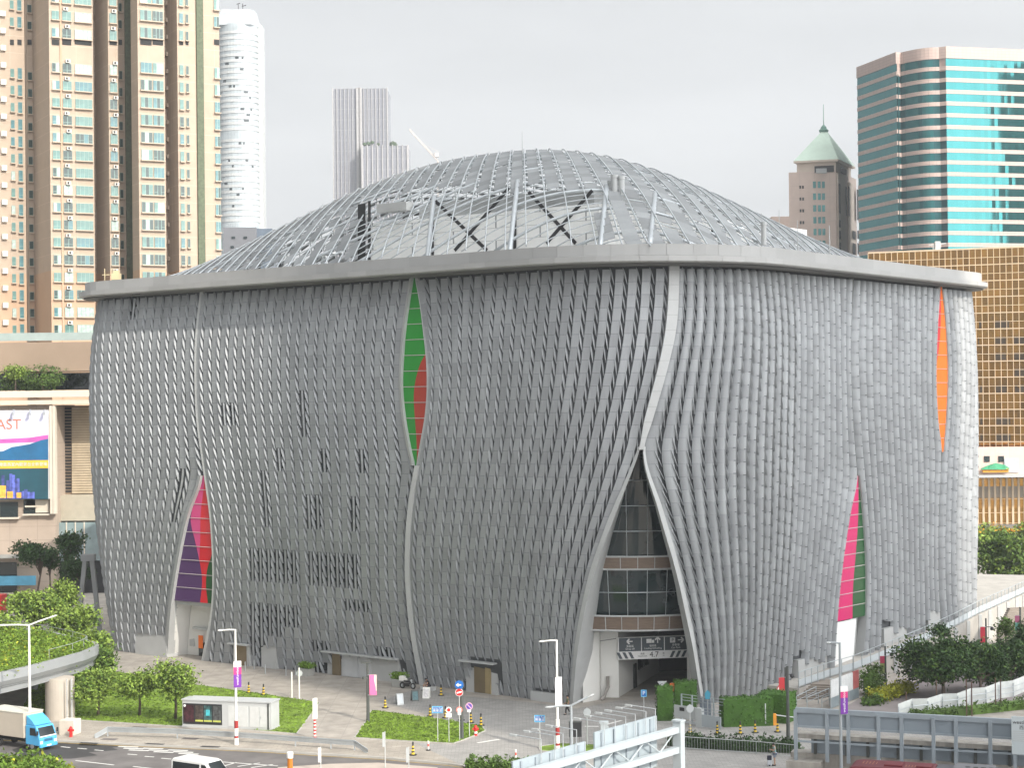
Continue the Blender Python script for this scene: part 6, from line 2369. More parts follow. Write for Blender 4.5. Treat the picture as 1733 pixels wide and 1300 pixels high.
b = gr(760, 1258); t = traffic('round red sign with a white plate, second from the left on the lawn', b, 0, 0)
h = (1258 - 1197) * b.y / 3000; mb = MB(); mb.tube((0, 0, 0), (0, 0, h), .03, 8); mb.build('post', M_POLE, t)
disc(t, h - .25, .24, M_RED, M_SWHITE, rin=.6); plate(t, h - .68, .46, .34, M_SWHITE)
b = gr(778, 1254); t = traffic('tall post with a blue arrow, a no entry and a red ring sign', b, (1254 - 1155) * b.y / 3000, 0)
s = b.y / 3000
disc(t, (1254 - 1160) * s, .36, M_BLUE, M_BLUE); bar(t, (1254 - 1160) * s, .34, .10, M_SWHITE)
ar = MB(); z = (1254 - 1160) * s; ar.add([(-.26, -.064, z), (-.05, -.064, z - .17), (-.05, -.064, z + .17)], [(0, 1, 2)]); ar.build('symbol', M_SWHITE, t)
disc(t, (1254 - 1172.5) * s, .32, M_RED, M_SWHITE, rin=.9); bar(t, (1254 - 1172.5) * s, .42, .12, M_SWHITE, -.25)
disc(t, (1254 - 1202) * s, .26, M_SWHITE, mat('pale red ring', rgb(225, 130, 120), .6), rin=.6); plate(t, (1254 - 1208) * s, .28, .26, M_SWHITE)
b = gr(794.5, 1248); t = traffic('no parking roundel in purple with a white plate beside the dark pole', b, (1248 - 1190) * b.y / 3000, 0)
s = b.y / 3000
disc(t, (1248 - 1196) * s, .30, mat('sign violet', rgb(90, 70, 160), .5), mat('sign rim pink', rgb(225, 175, 195), .5), rin=.8); bar(t, (1248 - 1196) * s, .44, .08, mat('sign rim pink', rgb(225, 175, 195)), .8); plate(t, (1248 - 1204) * s, .32, .18, M_SWHITE)
b = gr(1090, 1222); t = traffic('blue parking sign on a post in front of the arch', b, (1222 - 1168) * b.y / 3000, 0)
p = plate(t, (1222 - 1174) * b.y / 3000, .48, .6, M_BLUE, edge=M_SKYB)
text_mesh('lettering', 'P', .46, M_SWHITE, p, Matrix.Translation((0, -.065, (1222 - 1174) * b.y / 3000)) @ Matrix.Rotation(R(90), 4, 'X'))
b = gr(1121, 1205); t = thing('give_way_sign', 'white downward triangle give way sign before the arch', 'traffic sign', tuple(b)); s = b.y / 3000
h = 2.7; sign_pole(t, h, .03)
mb = MB(); mb.add([(-.42, -.06, h), (0, -.06, h - .75), (.42, -.06, h), (-.42, -.03, h), (0, -.03, h - .75), (.42, -.03, h)], [(0, 1, 2), (5, 4, 3), (0, 3, 4, 1), (1, 4, 5, 2), (2, 5, 3, 0)]); mb.build('triangle', M_GREYS, t)
b = gr(1138, 1206); t = thing('orange_sign', 'orange notice board on a post by the hedge at the arch', 'sign', tuple(b)); sign_pole(t, 2.6, .03); plate(t, 2.2, .42, .75, mat('orange notice', rgb(190, 100, 40), .6))
b = gr(1198, 1228); t = thing('direction_sign', 'small blue arrow sign on a post by the grey enclosure', 'sign', tuple(b)); sign_pole(t, 3.0, .035)
mb = MB(); mb.add([(-.2, -.06, 2.2), (.2, -.06, 2.2), (.25, -.06, 2.7), (0, -.06, 3.0), (-.25, -.06, 2.7)], [(0, 1, 2, 3, 4)]); mb.build('plate', mat('faded blue sign', rgb(60, 140, 165), .6), t)
for (px, py, h0, lab) in [(1168, 1252, 2.85, 'grey backed round sign on a post behind the gantry end'), (994, 1262, 3.0, 'grey backed round sign beside the black cabinet')]:
    b = gr(px, py); t = thing('traffic_sign', lab, 'traffic sign', tuple(b), .3, 'traffic signs seen from behind'); sign_pole(t, h0, .045)
    disc(t, h0 - .35, .32, M_GREYS, M_GREYS)
b = gr(1320, 1196); t = thing('warning_sign', 'white warning triangle sign in front of the red banner', 'traffic sign', tuple(b)); sign_pole(t, 1.5, .03)
mb = MB(); h = 1.9; mb.add([(-.38, -.06, h - .5), (.38, -.06, h - .5), (0, -.06, h + .2)], [(0, 1, 2)]); mb.add([(-.25, -.068, h - .42), (.25, -.068, h - .42), (0, -.068, h + .04)], [(0, 1, 2)], 1); mb.build('triangle', [M_RED, M_SWHITE], t)
for (px, py, ytop, lab) in [(494, 1182, 1138, 'left one of two thin white posts at the lawn edge'), (506.5, 1183, 1131, 'right one of two thin white posts, with a disc behind it')]:
    b = gr(px, py); t = thing('white_post', lab, 'post', tuple(b), 0, 'thin white posts on the left lawn'); hh = (py - ytop) * b.y / 3000
    mb = MB(); mb.tube((0, 0, 0), (0, 0, hh), .07, 8); mb.build('shaft', M_LAMPW, t)
    if px > 500: disc(t, hh - .55, .3, M_GREYS, M_GREYS, y=.2)
b = gr(533, 1252); t = thing('marker_board', 'tall white board post with a red chevron foot by the footpath', 'sign', tuple(b)); s = b.y / 3000
mb = MB(); mb.box((-.1, 0, 2.5), (.12, .12, 1.7)); mb.box((.1, 0, 2.55), (.26, .08, 1.7)); mb.tube((0, 0, 0), (0, 0, 1.8), .1, 8); mb.build('board', M_LAMPW, t)
for k in range(6):
    mb = MB(); mb.tube((0, 0, .12 + k * .28), (0, 0, .25 + k * .28), .115, 8); mb.build('chevron', M_RED, t)
for px, py, ytop, lab in [(652, 1300, 1239, 'slim grey sign post with a narrow pale plate near the cone'), (692, 1312, 1265, 'low narrow grey sign on a post at the road edge'), (543, 1306, 1265, 'white narrow sign on a post on the traffic island')]:
    b = gr(px, py); t = thing('narrow_sign', lab, 'sign', tuple(b), 0, 'narrow signs seen edge on'); hh = (py - ytop) * b.y / 3000
    sign_pole(t, hh, .04); mb = MB(); mb.box((-.08, -.03, hh - .6), (.22, .05, 1.1)); mb.build('plate', M_LAMPW if px < 600 else M_GREYS, t)
b = gr(491, 1312); t = thing('keep_left_bollard', 'orange traffic bollard with a white top on the traffic island', 'bollard', tuple(b))
mb = MB(); mb.lathe([(.22, 0), (.2, 1.25)], 12); mb.build('shaft', mat('amber bollard', rgb(180, 110, 30), .4), t); mb = MB(); mb.lathe([(.24, 1.25), (.25, 1.65), (.2, 1.7)], 12); mb.build('cap', M_LAMPW, t)

# ---- black and yellow posts (cones)
def cone_proto():
    t = thing('striped_post', 'x', 'cone', (0, 0, 0), 0, 'black and yellow striped cone posts')
    mb = MB(); mb.lathe([(.30, 0), (.30, .07), (.16, .09)], 10); mb.build('base', M_BLACK, t)
    r = lambda z: .14 - .09 * z
    for k in range(6):
        mb = MB(); z0, z1 = .09 + k * .13, .09 + (k + 1) * .13
        mb.tube((0, 0, z0), (0, 0, z1), r(z0), 10, r1=r(z1)); mb.build('stripe_band', M_YEL if k % 2 == 0 else M_BLACK, t)
    mb = MB(); mb.blob((0, 0, .95), (.08, .08, .12), 8); mb.build('knob', M_BLACK, t)
    return t
cones = [((421, 1173.5), 'striped cone post on the left lawn edge nearest the white lamp'), ((446, 1177), 'striped cone post on the left lawn edge, second from the white lamp'),
         ((652, 1199), 'striped cone post between the pink banner and the notice boards'), ((746.5, 1178), 'striped cone post standing alone near the theatre wall'),
         ((728, 1213), 'striped cone post at the tip of the right lawn, behind the blue sign'), ((754, 1216), 'striped cone post behind the red roundel'),
         ((781, 1220), 'striped cone post behind the tall dark pole'), ((797, 1224), 'striped cone post beside the purple roundel'),
         ((814, 1229), 'striped cone post above the red hydrant'), ((1214, 1243), 'striped cone post left of the long hedge, by the driveway'),
         ((1253, 1243), 'striped cone post in front of the middle of the long hedge'), ((1278, 1241), 'striped cone post near the right end of the long hedge'),
         ((1316, 1240), 'striped cone post beside the orange barrier post'), ((1168, 1242), 'striped cone post behind the gantry end'),
         ((699, 1279), 'large striped cone post on the footway at the road edge')]
cp = cone_proto()
for i, ((px, py), lab) in enumerate(cones):
    b = gr(px, py)
    if i == 0: cp.location = b; cp['label'] = lab
    else: dup(cp, b, lab)
def rw_post(lab, px, py):
    b = gr(px, py); t = thing('red_white_post', lab, 'post', tuple(b), 0, 'short red and white posts')
    mb = MB(); mb.lathe([(.2, 0), (.2, .06), (.08, .1)], 8); mb.build('base', M_BLACK, t)
    for k in range(3):
        mb = MB(); mb.tube((0, 0, .1 + k * .22), (0, 0, .32 + k * .22), .07, 8); mb.build('stripe_band', (M_LAMPW, mat('coral red', rgb(205, 90, 75), .6))[k % 2], t)
rw_post('red and white post below the right lawn', 725, 1271)
rw_post('red and white post at the corner hedge by the gantry', 873, 1286)
for i, (px, py) in enumerate([(415, 1136), (430, 1133), (449, 1141), (484, 1144), (500, 1143)]):
    b = gr(px, py); mb = MB(); mb.tube((0, 0, 0), (0, 0, .95), .05, 8); o = mb.build('steel_bollard', M_STEEL); o.location = b
    tag(o, ['thin steel bollard by the bronze door', 'thin steel bollard furthest back by the fins', 'thin steel bollard in front of the blank wall panel', 'thin steel bollard left of the first planter', 'thin steel bollard touching the first planter'][i], 'bollard', 'thin steel bollards along the wall')

# ---- hydrants
def hydrant(lab, px, py, col):
    b = gr(px, py); t = thing('fire_hydrant', lab, 'hydrant', tuple(b), 0, 'red fire hydrants')
    mb = MB(); mb.lathe([(.16, 0), (.13, .1), (.12, .6), (.16, .62), (.16, .68), (.12, .8), (.05, .88)], 12); mb.build('barrel', col, t)
    mb = MB(); mb.tube((-.26, 0, .55), (.26, 0, .55), .09, 8); mb.build('outlet', col, t)
    mb = MB(); mb.lathe([(.14, .2), (.14, .36)], 12); mb.build('collar', M_LAMPW if px > 500 else col, t)
hydrant('red fire hydrant by the concrete cabinet', 120, 1248, M_RED)
hydrant('red fire hydrant with a pale collar on the tip of the right lawn', 805, 1246, M_RED)
# ---- concrete cabinet
b = gr(113, 1245)
t = thing('concrete_cabinet', 'cream concrete cabinet with a dark opening beside the flyover pier', 'cabinet', tuple(b), -.25)
mb = MB(); mb.box((0, .6, .62), (1.35, 1.3, 1.24)); mb.build('body', mat('cream concrete', (.55, .50, .43), .85, 0, .08), t, bevel=.03)
mb = MB(); mb.box((-.69, .55, .62), (.04, .7, .8)); mb.build('opening', M_DARK, t)

# ---- poster kiosk
a, b = gr(309, 1231), gr(459, 1237)
d = (b - a); L_ = d.length
ki = thing('poster_kiosk', 'long low white kiosk with four dark posters and white double doors', 'kiosk', tuple((a + b) / 2), math.atan2(d.y, d.x))
M_KIO = mat('kiosk white paint', (.44, .45, .45), .5, 0, .05)
hK = 2.3
mb = MB(); mb.box((0, .9, hK / 2), (L_, 1.8, hK)); mb.build('body', M_KIO, ki)
mb = MB(); mb.box((0, .9, hK + .05), (L_ + .15, 1.95, .1)); mb.build('roof', M_KIO, ki)
mb = MB(); mb.box((0, .9, .06), (L_ + .1, 1.9, .12)); mb.build('plinth', M_GREYP, ki)
mb = MB(); mb.box((-L_ * .27, -.02, 1.17), (L_ * .44, .06, 1.75)); fr_k = mb.build('poster_case', M_BLACK, ki)
cols = [rgb(62, 34, 40), rgb(70, 62, 58), rgb(60, 90, 90), rgb(74, 76, 76)]
for k in range(4):
    x = -L_ * .27 + L_ * .44 * ((-.5 + (.15, .42, .645, .875)[k]))
    w = L_ * .44 * ((.26, .20, .20, .20)[k])
    mb = MB(); mb.box((x, -.058, 1.2), (w, .02, 1.4)); mb.build('poster', mat('poster print %d' % k, cols[k], .3, 0, .9, 3.5), fr_k)
    if k: 
        mb = MB(); mb.box((x, -.072, .60), (w, .012, .14)); mb.build('poster_foot', mat('poster yellow strip', rgb(185, 190, 90), .5), fr_k)
mb = MB(); mb.box((-L_ * .27 + L_ * .44 * .145, -.075, 1.3), (.35, .012, .5)); mb.build('picture', mat('poster teal figure', rgb(70, 170, 180), .5, 0, .3, 4), fr_k)
disc(fr_k, 1.85, .11, M_SWHITE, M_SWHITE, 'roundel', y=-.08)
bpy.data.objects['roundel'].location = (-L_ * .47, 0, 0)
for k in range(2):
    x = L_ * (.09 + .24 * k) + .35
    mb = MB(); mb.box((x, -.01, 1.1), (L_ * .22, .05, 1.75)); dd = mb.build('double_door', mat('kiosk door white', (.52, .53, .52), .5, 0, .06, 2), ki)
    mb = MB(); mb.box((x, -.04, 1.1), (.03, .02, 1.7)); mb.build('door_joint', M_GREYS, dd)
    mb = MB(); mb.box((x + .1, -.06, 1.05), (.04, .05, .2)); mb.build('handle', M_STEEL, dd)
mb = MB(); mb.box((L_ * .5 - .25, -.03, 1.15), (.16, .06, 2.2)); mb.build('dark_pipe', M_LAMPD, ki)

# ---- road guard rail
gp_ = [gr(x, y) for x, y in [(160, 1250), (182, 1247.5), (300, 1251), (400, 1257), (500, 1264), (560, 1268.5), (600, 1271), (622, 1275)]]
grl = thing('guard_rail', 'long low grey crash barrier between footway and road', 'barrier', tuple(gp_[3]))
mb = MB()
for i, (p, q) in enumerate(zip(gp_[:-1], gp_[1:])):
    za = .62 if 0 < i else .1; zb = .62 if i < len(gp_) - 2 else .12
    for o, hh in ((0, .09), (.16, .05), (-.16, .05)):
        d = (q - p).normalized(); n = Vector((-d.y, d.x, 0))
        A, B = p + Vector((0, 0, za + o)), q + Vector((0, 0, zb + o))
        mb.add([A - n * .04 - Vector((0, 0, hh)), B - n * .04 - Vector((0, 0, hh)), B - n * (.04 + .03 * (o == 0)) + Vector((0, 0, hh)), A - n * (.04 + .03 * (o == 0)) + Vector((0, 0, hh))], [(0, 1, 2, 3)])
        mb.add([A + n * .04 - Vector((0, 0, hh)), A + n * .04 + Vector((0, 0, hh)), B + n * .04 + Vector((0, 0, hh)), B + n * .04 - Vector((0, 0, hh))], [(0, 1, 2, 3)])
        mb.add([A - n * .04 + Vector((0, 0, hh)), B - n * .04 + Vector((0, 0, hh)), B + n * .04 + Vector((0, 0, hh)), A + n * .04 + Vector((0, 0, hh))], [(0, 1, 2, 3)])
mb.build('rail', M_STEEL, grl, world=True)
tot = sum((q - p).length for p, q in zip(gp_[:-1], gp_[1:]))
for p, q in zip(gp_[1:-1], gp_[2:]):
    n_ = max(1, int((q - p).length / 3.2))
    for k in range(n_):
        c = p.lerp(q, k / n_)
        mb = MB(); mb.box((c.x, c.y + .08, .3), (.1, .12, .6)); mb.build('post', M_STEEL, grl, world=True)

# ---- planters, boards
def planter(lab, px, py, seed):
    b = gr(px, py); t = thing('planter', lab, 'planter', tuple(b), -.65, 'concrete planters with clipped shrubs')
    mb = MB()
    mb.add([(-.6, -.42, 0), (.6, -.42, 0), (.6, .42, 0), (-.6, .42, 0), (-.72, -.5, .75), (.72, -.5, .75), (.72, .5, .75), (-.72, .5, .75)],
           [(0, 1, 5, 4), (1, 2, 6, 5), (2, 3, 7, 6), (3, 0, 4, 7), (4, 5, 6, 7), (3, 2, 1, 0)])
    mb.build('box', mat('planter concrete', (.36, .36, .34), .8, 0, .08), t, bevel=.03)
    mb = MB(); leaves(mb, random.Random(seed), [(-.4, 0, 1.05, .5, .45, .32), (.4, 0, 1.05, .5, .45, .32)], 70, 9, .2, 0, .1, .16)
    mb.blob((0, 0, .9), (.8, .45, .25), 8)
    mb.build('shrub', leaf_mat('planter leaves', (.14, .24, .03), .5), t)
planter('concrete planter with a green shrub left of the recessed doors', 519, 1144, 1)
planter('concrete planter with a green shrub beside the motorbike', 676, 1163, 2)
def aboard(lab, px, py, m, rz, face):
    b = gr(px, py); t = thing('notice_board', lab, 'sandwich board', tuple(b), rz, 'sandwich boards on the forecourt')
    for sg in (-1, 1):
        mb = MB(); v = [(-.33, sg * .28, 0), (.33, sg * .28, 0), (.33, sg * .05, 1.0), (-.33, sg * .05, 1.0)]
        v2 = [(x, y + .03 * sg, z) for x, y, z in v]
        mb.add(v + v2, [(0, 1, 2, 3), (7, 6, 5, 4), (0, 4, 5, 1), (1, 5, 6, 2), (2, 6, 7, 3), (3, 7, 4, 0)]); pn = mb.build('panel', m, t)
        if sg < 0:
            mb = MB(); mb.add([(-.25, -.28, .14), (.25, -.28, .14), (.25, -.118, .88), (-.25, -.118, .88)], [(0, 1, 2, 3)]); mb.build('notice', face, pn)
aboard('grey sandwich board leaning left, nearest the pink banner', 676, 1193, M_GREYS, .5, M_STEEL)
aboard('dark sandwich board in the middle of the three', 702, 1187, M_LAMPD, .3, mat('teal notice', rgb(80, 110, 115), .6, 0, .3, 6))
aboard('white sandwich board in front of the seated person', 722, 1182, M_LAMPW, -.2, mat('white notice', (.62, .60, .60), .6, 0, .3, 6))
# ---- motorbike
b = gr(690, 1166.5)
mk = thing('motorbike', 'black delivery motorbike with a white top box leaning by the seam of the wall', 'motorbike', tuple(b), -.55)
def torus(mb, c, R_, r_, n=18, m=7):
    vs = []
    for i in range(n):
        a = 2 * math.pi * i / n
        for j in range(m):
            e = 2 * math.pi * j / m
            vs.append((c[0] + (R_ + r_ * math.cos(e)) * math.cos(a), c[1] + r_ * math.sin(e), c[2] + (R_ + r_ * math.cos(e)) * math.sin(a)))
    mb.add(vs, [(i * m + j, i * m + (j + 1) % m, ((i + 1) % n) * m + (j + 1) % m, ((i + 1) % n) * m + j) for i in range(n) for j in range(m)])
for x in (-.62, .62):
    mb = MB(); torus(mb, (x, 0, .31), .25, .065); w = mb.build('wheel', M_BLACK, mk, smooth=True)
    mb = MB(); mb.tube((x, -.05, .31), (x, .05, .31), .14, 12); mb.build('hub', M_STEEL, w)
mb = MB(); mb.path([(-.62, 0, .31), (-.2, 0, .35), (.25, 0, .5), (.42, 0, .85)], [.05, .12, .09, .05], 8); mb.box((-.1, 0, .38), (.5, .22, .28)); mb.build('frame', M_BLACK, mk)
mb = MB(); mb.tube((.62, 0, .31), (.40, 0, .92), .035, 6); mb.build('fork', M_STEEL, mk)
mb = MB(); mb.tube((.38, -.33, .98), (.38, .33, .98), .02, 6); mb.tube((.38, .2, .95), (.36, .25, 1.2), .012, 5); mb.build('handlebar', M_BLACK, mk)
mb = MB(); mb.blob((.42, 0, .82), (.12, .12, .12), 8); mb.build('headlight', M_GREYS, mk)
mb = MB(); mb.blob((-.12, 0, .72), (.42, .14, .09), 8); mb.build('seat', M_BLACK, mk)
mb = MB(); mb.box((-.62, 0, .98), (.52, .46, .45)); mb.build('top_box', M_LAMPW, mk, bevel=.04)
mb = MB(); mb.blob((-.2, 0, .9), (.14, .12, .13), 8); mb.build('helmet', M_LAMPW, mk)
# ---------------------------------------------------------------- steel barrier, sign board, gantry
M_BSTEEL = mat('blue grey steel', (0.27, 0.31, 0.345), .5, .1, .08, .6)
M_BSTEELP = mat('blue grey steel panel', (0.225, 0.265, 0.30), .55, .1, .06, .4)
M_OLDC = mat('streaked old concrete', (0.30, 0.28, 0.25), .9, 0, .3, 1.2, stretch=(1, 1, .25))
pA, pB = at(1347, 1250, 128), at(1800, 1250, 121.3)
pA.z = pB.z = 0
dv = (pB - pA).normalized(); nv = Vector((-dv.y, dv.x, 0)); Lb = (pB - pA).length
az = math.atan2(dv.y, dv.x)
sb = thing('steel_barrier', 'long blue grey steel guard structure with panels and posts at lower right', 'barrier', tuple(pA), az)
def bbox(name, x0, x1, y0, y1, z0, z1, m, parent=sb):
    mb = MB(); mb.box(((x0 + x1) / 2, (y0 + y1) / 2, (z0 + z1) / 2), (x1 - x0, y1 - y0, z1 - z0))
    return mb.build(name, m, parent)
bbox('top_beam', 0, Lb, -.12, .22, 5.02, 5.36, M_BSTEEL)
bbox('lower_rail', 0, Lb, -.05, .20, 3.95, 4.10, M_BSTEEL)
bbox('bottom_rail', 0, Lb, .0, .15, 2.88, 3.0, M_BSTEEL)
bbox('ledge', 0, Lb, .35, 1.6, 3.1, 3.42, M_OLDC)
bbox('retaining_wall', -.6, Lb, .9, 2.2, 0, 1.95, M_OLDC)
bbox('back_wall', .9, Lb, 1.0, 1.2, 1.9, 3.1, M_BSTEELP)
bbox('pedestal', -.6, 1.9, -.7, .9, 0, 1.6, M_OLDC)
pxs = [1347, 1400, 1436, 1487, 1526, 1580, 1618, 1676, 1718, 1775]
xs_ = []
for px in pxs:
    lo, hi = -2, Lb + 2
    for _ in range(40):
        t = (lo + hi) / 2
        q = pA + dv * t
        if pix((q.x, q.y, 4))[0] < px: lo = t
        else: hi = t
    xs_.append(lo)
for x in xs_: bbox('post', x - .12, x + .12, -.2, .05, 1.6, 5.2, M_BSTEEL)
for a, b in zip(xs_[:-1], xs_[1:]):
    bbox('panel', a + .13, b - .13, .02, .08, 4.1, 5.02, M_BSTEELP)
for k, x in enumerate(xs_[:-1]): bbox('back_post', x + 1.1, x + 1.3, .85, .99, 1.9, 3.1, M_LAMPD)
# pale site notice with the district name
sq = at(1712, 1245, 120.5); sq2 = at(1775, 1245, 119.8)
sbw = (Vector((sq2.x, sq2.y, 0)) - Vector((sq.x, sq.y, 0)))
wb = thing('site_notice', 'pale blue grey notice board on posts at the right edge of the barrier', 'sign board', (sq.x, sq.y, 0), math.atan2(sbw.y, sbw.x))
zt_, zb_ = at(1712, 1213, 120.5).z, at(1712, 1277, 120.5).z
bbox('board', 0, sbw.length, -.04, .04, zb_, zt_, mat('pale notice board', (.44, .49, .51), .5, 0, .03), wb)
for x in (.2, sbw.length - .2): bbox('post', x - .08, x + .08, .05, .2, 0, zt_, M_BSTEEL, wb)
W_ = sbw.length
text_mesh('lettering', 'westKowloon', .36, M_BLACK, wb, Matrix.Translation((.08, -.05, zt_ - .38)) @ Matrix.Rotation(R(90), 4, 'X'), 'LEFT')
text_mesh('lettering', '西九文化區', .30, M_BLACK, wb, Matrix.Translation((.5, -.05, zt_ - .75)) @ Matrix.Rotation(R(90), 4, 'X'), 'LEFT')
mb = MB()
for k in range(6): mb.box((.08 + W_ * .42, -.045, zt_ - 1.0 - k * .13), (W_ * .84, .012, .03))
mb.build('text_lines', M_GREYP, wb)

# overhead sign gantry seen from behind
gR = at(1145, 1232, 114.6); gL = at(930, 1293, 103.7)
zg_ = (gR.z + gL.z) / 2
dg_ = Vector((gL.x - gR.x, gL.y - gR.y, 0)).normalized()
ga = thing('sign_gantry', 'white overhead road sign gantry seen from behind at the bottom edge', 'gantry', (gR.x, gR.y, 0), math.atan2(dg_.y, dg_.x))
M_GAN = mat('white gantry paint', (.36, .40, .42), .5, 0, .05, .5)
M_GANB = mat('sign back panels', (.31, .36, .39), .5, .05, .05, .4)
z1 = zg_
Lg = 26.0
def gb(name, x0, x1, y0, y1, z0, z1_, m=M_GAN, parent=ga):
    mb = MB(); mb.box(((x0 + x1) / 2, (y0 + y1) / 2, (z0 + z1_) / 2), (x1 - x0, y1 - y0, z1_ - z0))
    return mb.build(name, m, parent)
# local x runs along the gantry (towards the viewer), +y is to the right of travel; sign faces lie at -y
gb('upper_beam', -.1, Lg, -.2, .2, z1 - .35, z1 + .05)
gb('lower_beam', -.1, Lg, -.2, .2, z1 - 1.65, z1 - 1.25)
gb('post', -.5, .0, -.3, .3, 0, z1 + .35)
gb('post_cap', -.55, .05, -.35, .35, z1 + .35, z1 + .45)
for k in range(9):
    mb = MB(); x = .3 + k * 1.7
    mb.tube((x, 0, z1 - 1.3) if k % 2 else (x, 0, z1 - .3), (x + 1.7, 0, z1 - .3) if k % 2 else (x + 1.7, 0, z1 - 1.3), .05, 6); mb.build('brace', M_GAN, ga)
side = -1 if (Matrix.Rotation(math.atan2(dg_.y, dg_.x), 3, 'Z') @ Vector((0, -1, 0))).y > 0 else 1
def gx(px, z):
    lo, hi = -3, Lg
    for _ in range(40):
        t = (lo + hi) / 2
        q = Vector((gR.x, gR.y, 0)) + dg_ * t
        if pix((q.x, q.y, z))[0] > px: lo = t
        else: hi = t
    return lo
ysn = side * .55
for x0, x1, zt2, zb2 in [(gx(1121, z1), gx(1018, z1), at(1120, 1212, gR.y - 1).z, z1 - 2.3), (gx(1001, z1), gx(880, z1), z1 + .55, z1 - 2.2)]:
    pnl = gb('sign_panel', x0, x1, ysn - .05, ysn + .05, zb2, zt2, M_GANB)
    n_ = 5
    for k in range(n_):
        xx = x0 + (x1 - x0) * (k + .5) / n_
        gb('stiffener', xx - .07, xx + .07, ysn - side * .05 - .08 if side > 0 else ysn + .05, ysn - side * .05 if side > 0 else ysn + .14, zb2 + .1, zt2 - .1, M_BSTEEL, pnl)
    gb('edge_frame', x0 - .06, x0, ysn - .09, ysn + .09, zb2, zt2, M_GAN, pnl)
for px in (1116, 1100, 1082, 1066, 1048, 1030, 983, 960, 946, 923):
    x = gx(px, z1 + .5)
    mb = MB(); ht = 1.45
    mb.path([(x, side * .3, z1), (x, side * .3, z1 + ht), (x, side * 2.2, z1 + ht + .05)], .035, 5)
    la = mb.build('lamp_arm', M_STEEL, ga)
    mb = MB(); mb.box((x, side * 2.35, z1 + ht + .02), (.16, .5, .12)); mb.build('lamp_head', M_GREYS, la)
q = at(1022, 1222, 118)
mb = MB(); mb.box((0, 0, 3.5), (.45, .3, 7)); mb.box((0, 0, 7.05), (.6, .4, .15))
for z in (5.2, 6.0, 6.6): mb.box((.25, 0, z), (.12, .34, .4))
o = mb.build('white_post', M_GAN); o.location = (q.x, q.y, q.z - 7.1 if q.z < 7.1 else 0)
tag(o, 'white boxy steel post behind the gantry sign panels', 'post')

# ---------------------------------------------------------------- railings and fences
def railing(label, pts, h, m, infill=None, step=1.4, cat='railing', name='railing', bars=0, r=.035):
    t = thing(name, label, cat, tuple(pts[0]))
    mb = MB(); pm = MB(); im = MB()
    for a, b in zip(pts[:-1], pts[1:]):
        up = Vector((0, 0, h))
        mb.tube(a + up, b + up, r, 6)
        mb.tube(a + up * .12, b + up * .12, r * .8, 5)
        n_ = max(1, int((b - a).length / step))
        for k in range(n_ + 1):
            p = a.lerp(b, k / n_); pq = MB(); pq.tube(p, p + up, r * 1.2, 5); pq.build('post', m, t, world=True)
        if infill:
            d = (b - a).normalized(); nn = Vector((-d.y, d.x, 0)) * .02
            im.quad(a + up * .15 + nn, b + up * .15 + nn, b + up * .55 + nn, a + up * .55 + nn)
        if bars:
            nb_ = int((b - a).length / bars)
            for k in range(nb_):
                p = a.lerp(b, k / nb_); im.tube(p + up * .12, p + up, r * .35, 4)
    mb.build('rail', m, t, world=True)
    if infill or bars: im.build('infill', infill or m, t, world=True)
    return t
M_RAIL = mat('pale railing steel', (.38, .42, .44), .45, .3, .08)
railing('tall pale railing along the terrace beside the right facade', TEDGE, 1.5, M_RAIL, mat('frosted railing panel', (.46, .50, .52), .4, 0, .08), 1.3)
fa = [gr(1128, 1267), gr(1200, 1272), gr(1280, 1277.5), gr(1350, 1284)]
railing('low white railing in front of the shrub row at lower right', fa, 1.0, M_GREYS, None, 2.4, bars=.22, r=.03)
for k, (p, q) in enumerate([((1348, 1197), (1381, 1163)), ((1366, 1199), (1403, 1166)), ((1391, 1200), (1416, 1172))]):
    a, b = gr(*p), at(*q, gr(*p).y + 3.0)
    t = thing('stair_handrail', ['left handrail of the terrace steps', 'middle handrail of the terrace steps', 'right handrail of the terrace steps'][k], 'handrail', tuple(a), 0, 'handrails on the terrace steps')
    mb = MB(); a2, b2 = Vector((a.x, a.y, .95)), Vector((b.x, b.y, b.z))
    mb.tube(a2, b2, .045, 6); mb.tube(a2 - Vector((0, 0, .4)), b2 - Vector((0, 0, .4)), .03, 6); mb.build('rail', M_RAIL, t, world=True)
    mb = MB()
    for f in (0, .5, 1): c = a2.lerp(b2, f); mb.tube(c - Vector((0, 0, .95)), c, .04, 6)
    mb.build('posts', M_RAIL, t, world=True)
# site board in front of the terrace wall
a, b = gr(1406, 1201), gr(1453, 1182)
d = b - a
sbd = thing('site_board', 'long white information board with a rusty red end by the ramp', 'board', tuple(a), math.atan2(d.y, d.x))
bbox('board', 0, d.length * .78, -.05, .05, 1.0, 2.55, mat('printed white board', (.55, .56, .56), .6, 0, .12, 1.5), sbd)
bbox('red_end', d.length * .78, d.length, -.05, .05, 1.0, 2.6, mat('printed rusty red', rgb(150, 80, 78), .6, 0, .25, 1.5), sbd)
bbox('lower_fence', 0, d.length, -.02, .02, 0.05, .98, mat('grey glass fence', (.20, .24, .26), .3, 0, .1), sbd)
for x in (0, d.length * .33, d.length * .66, d.length): bbox('post', x - .04, x + .04, -.03, .03, 0, 1.0, M_RAIL, sbd)
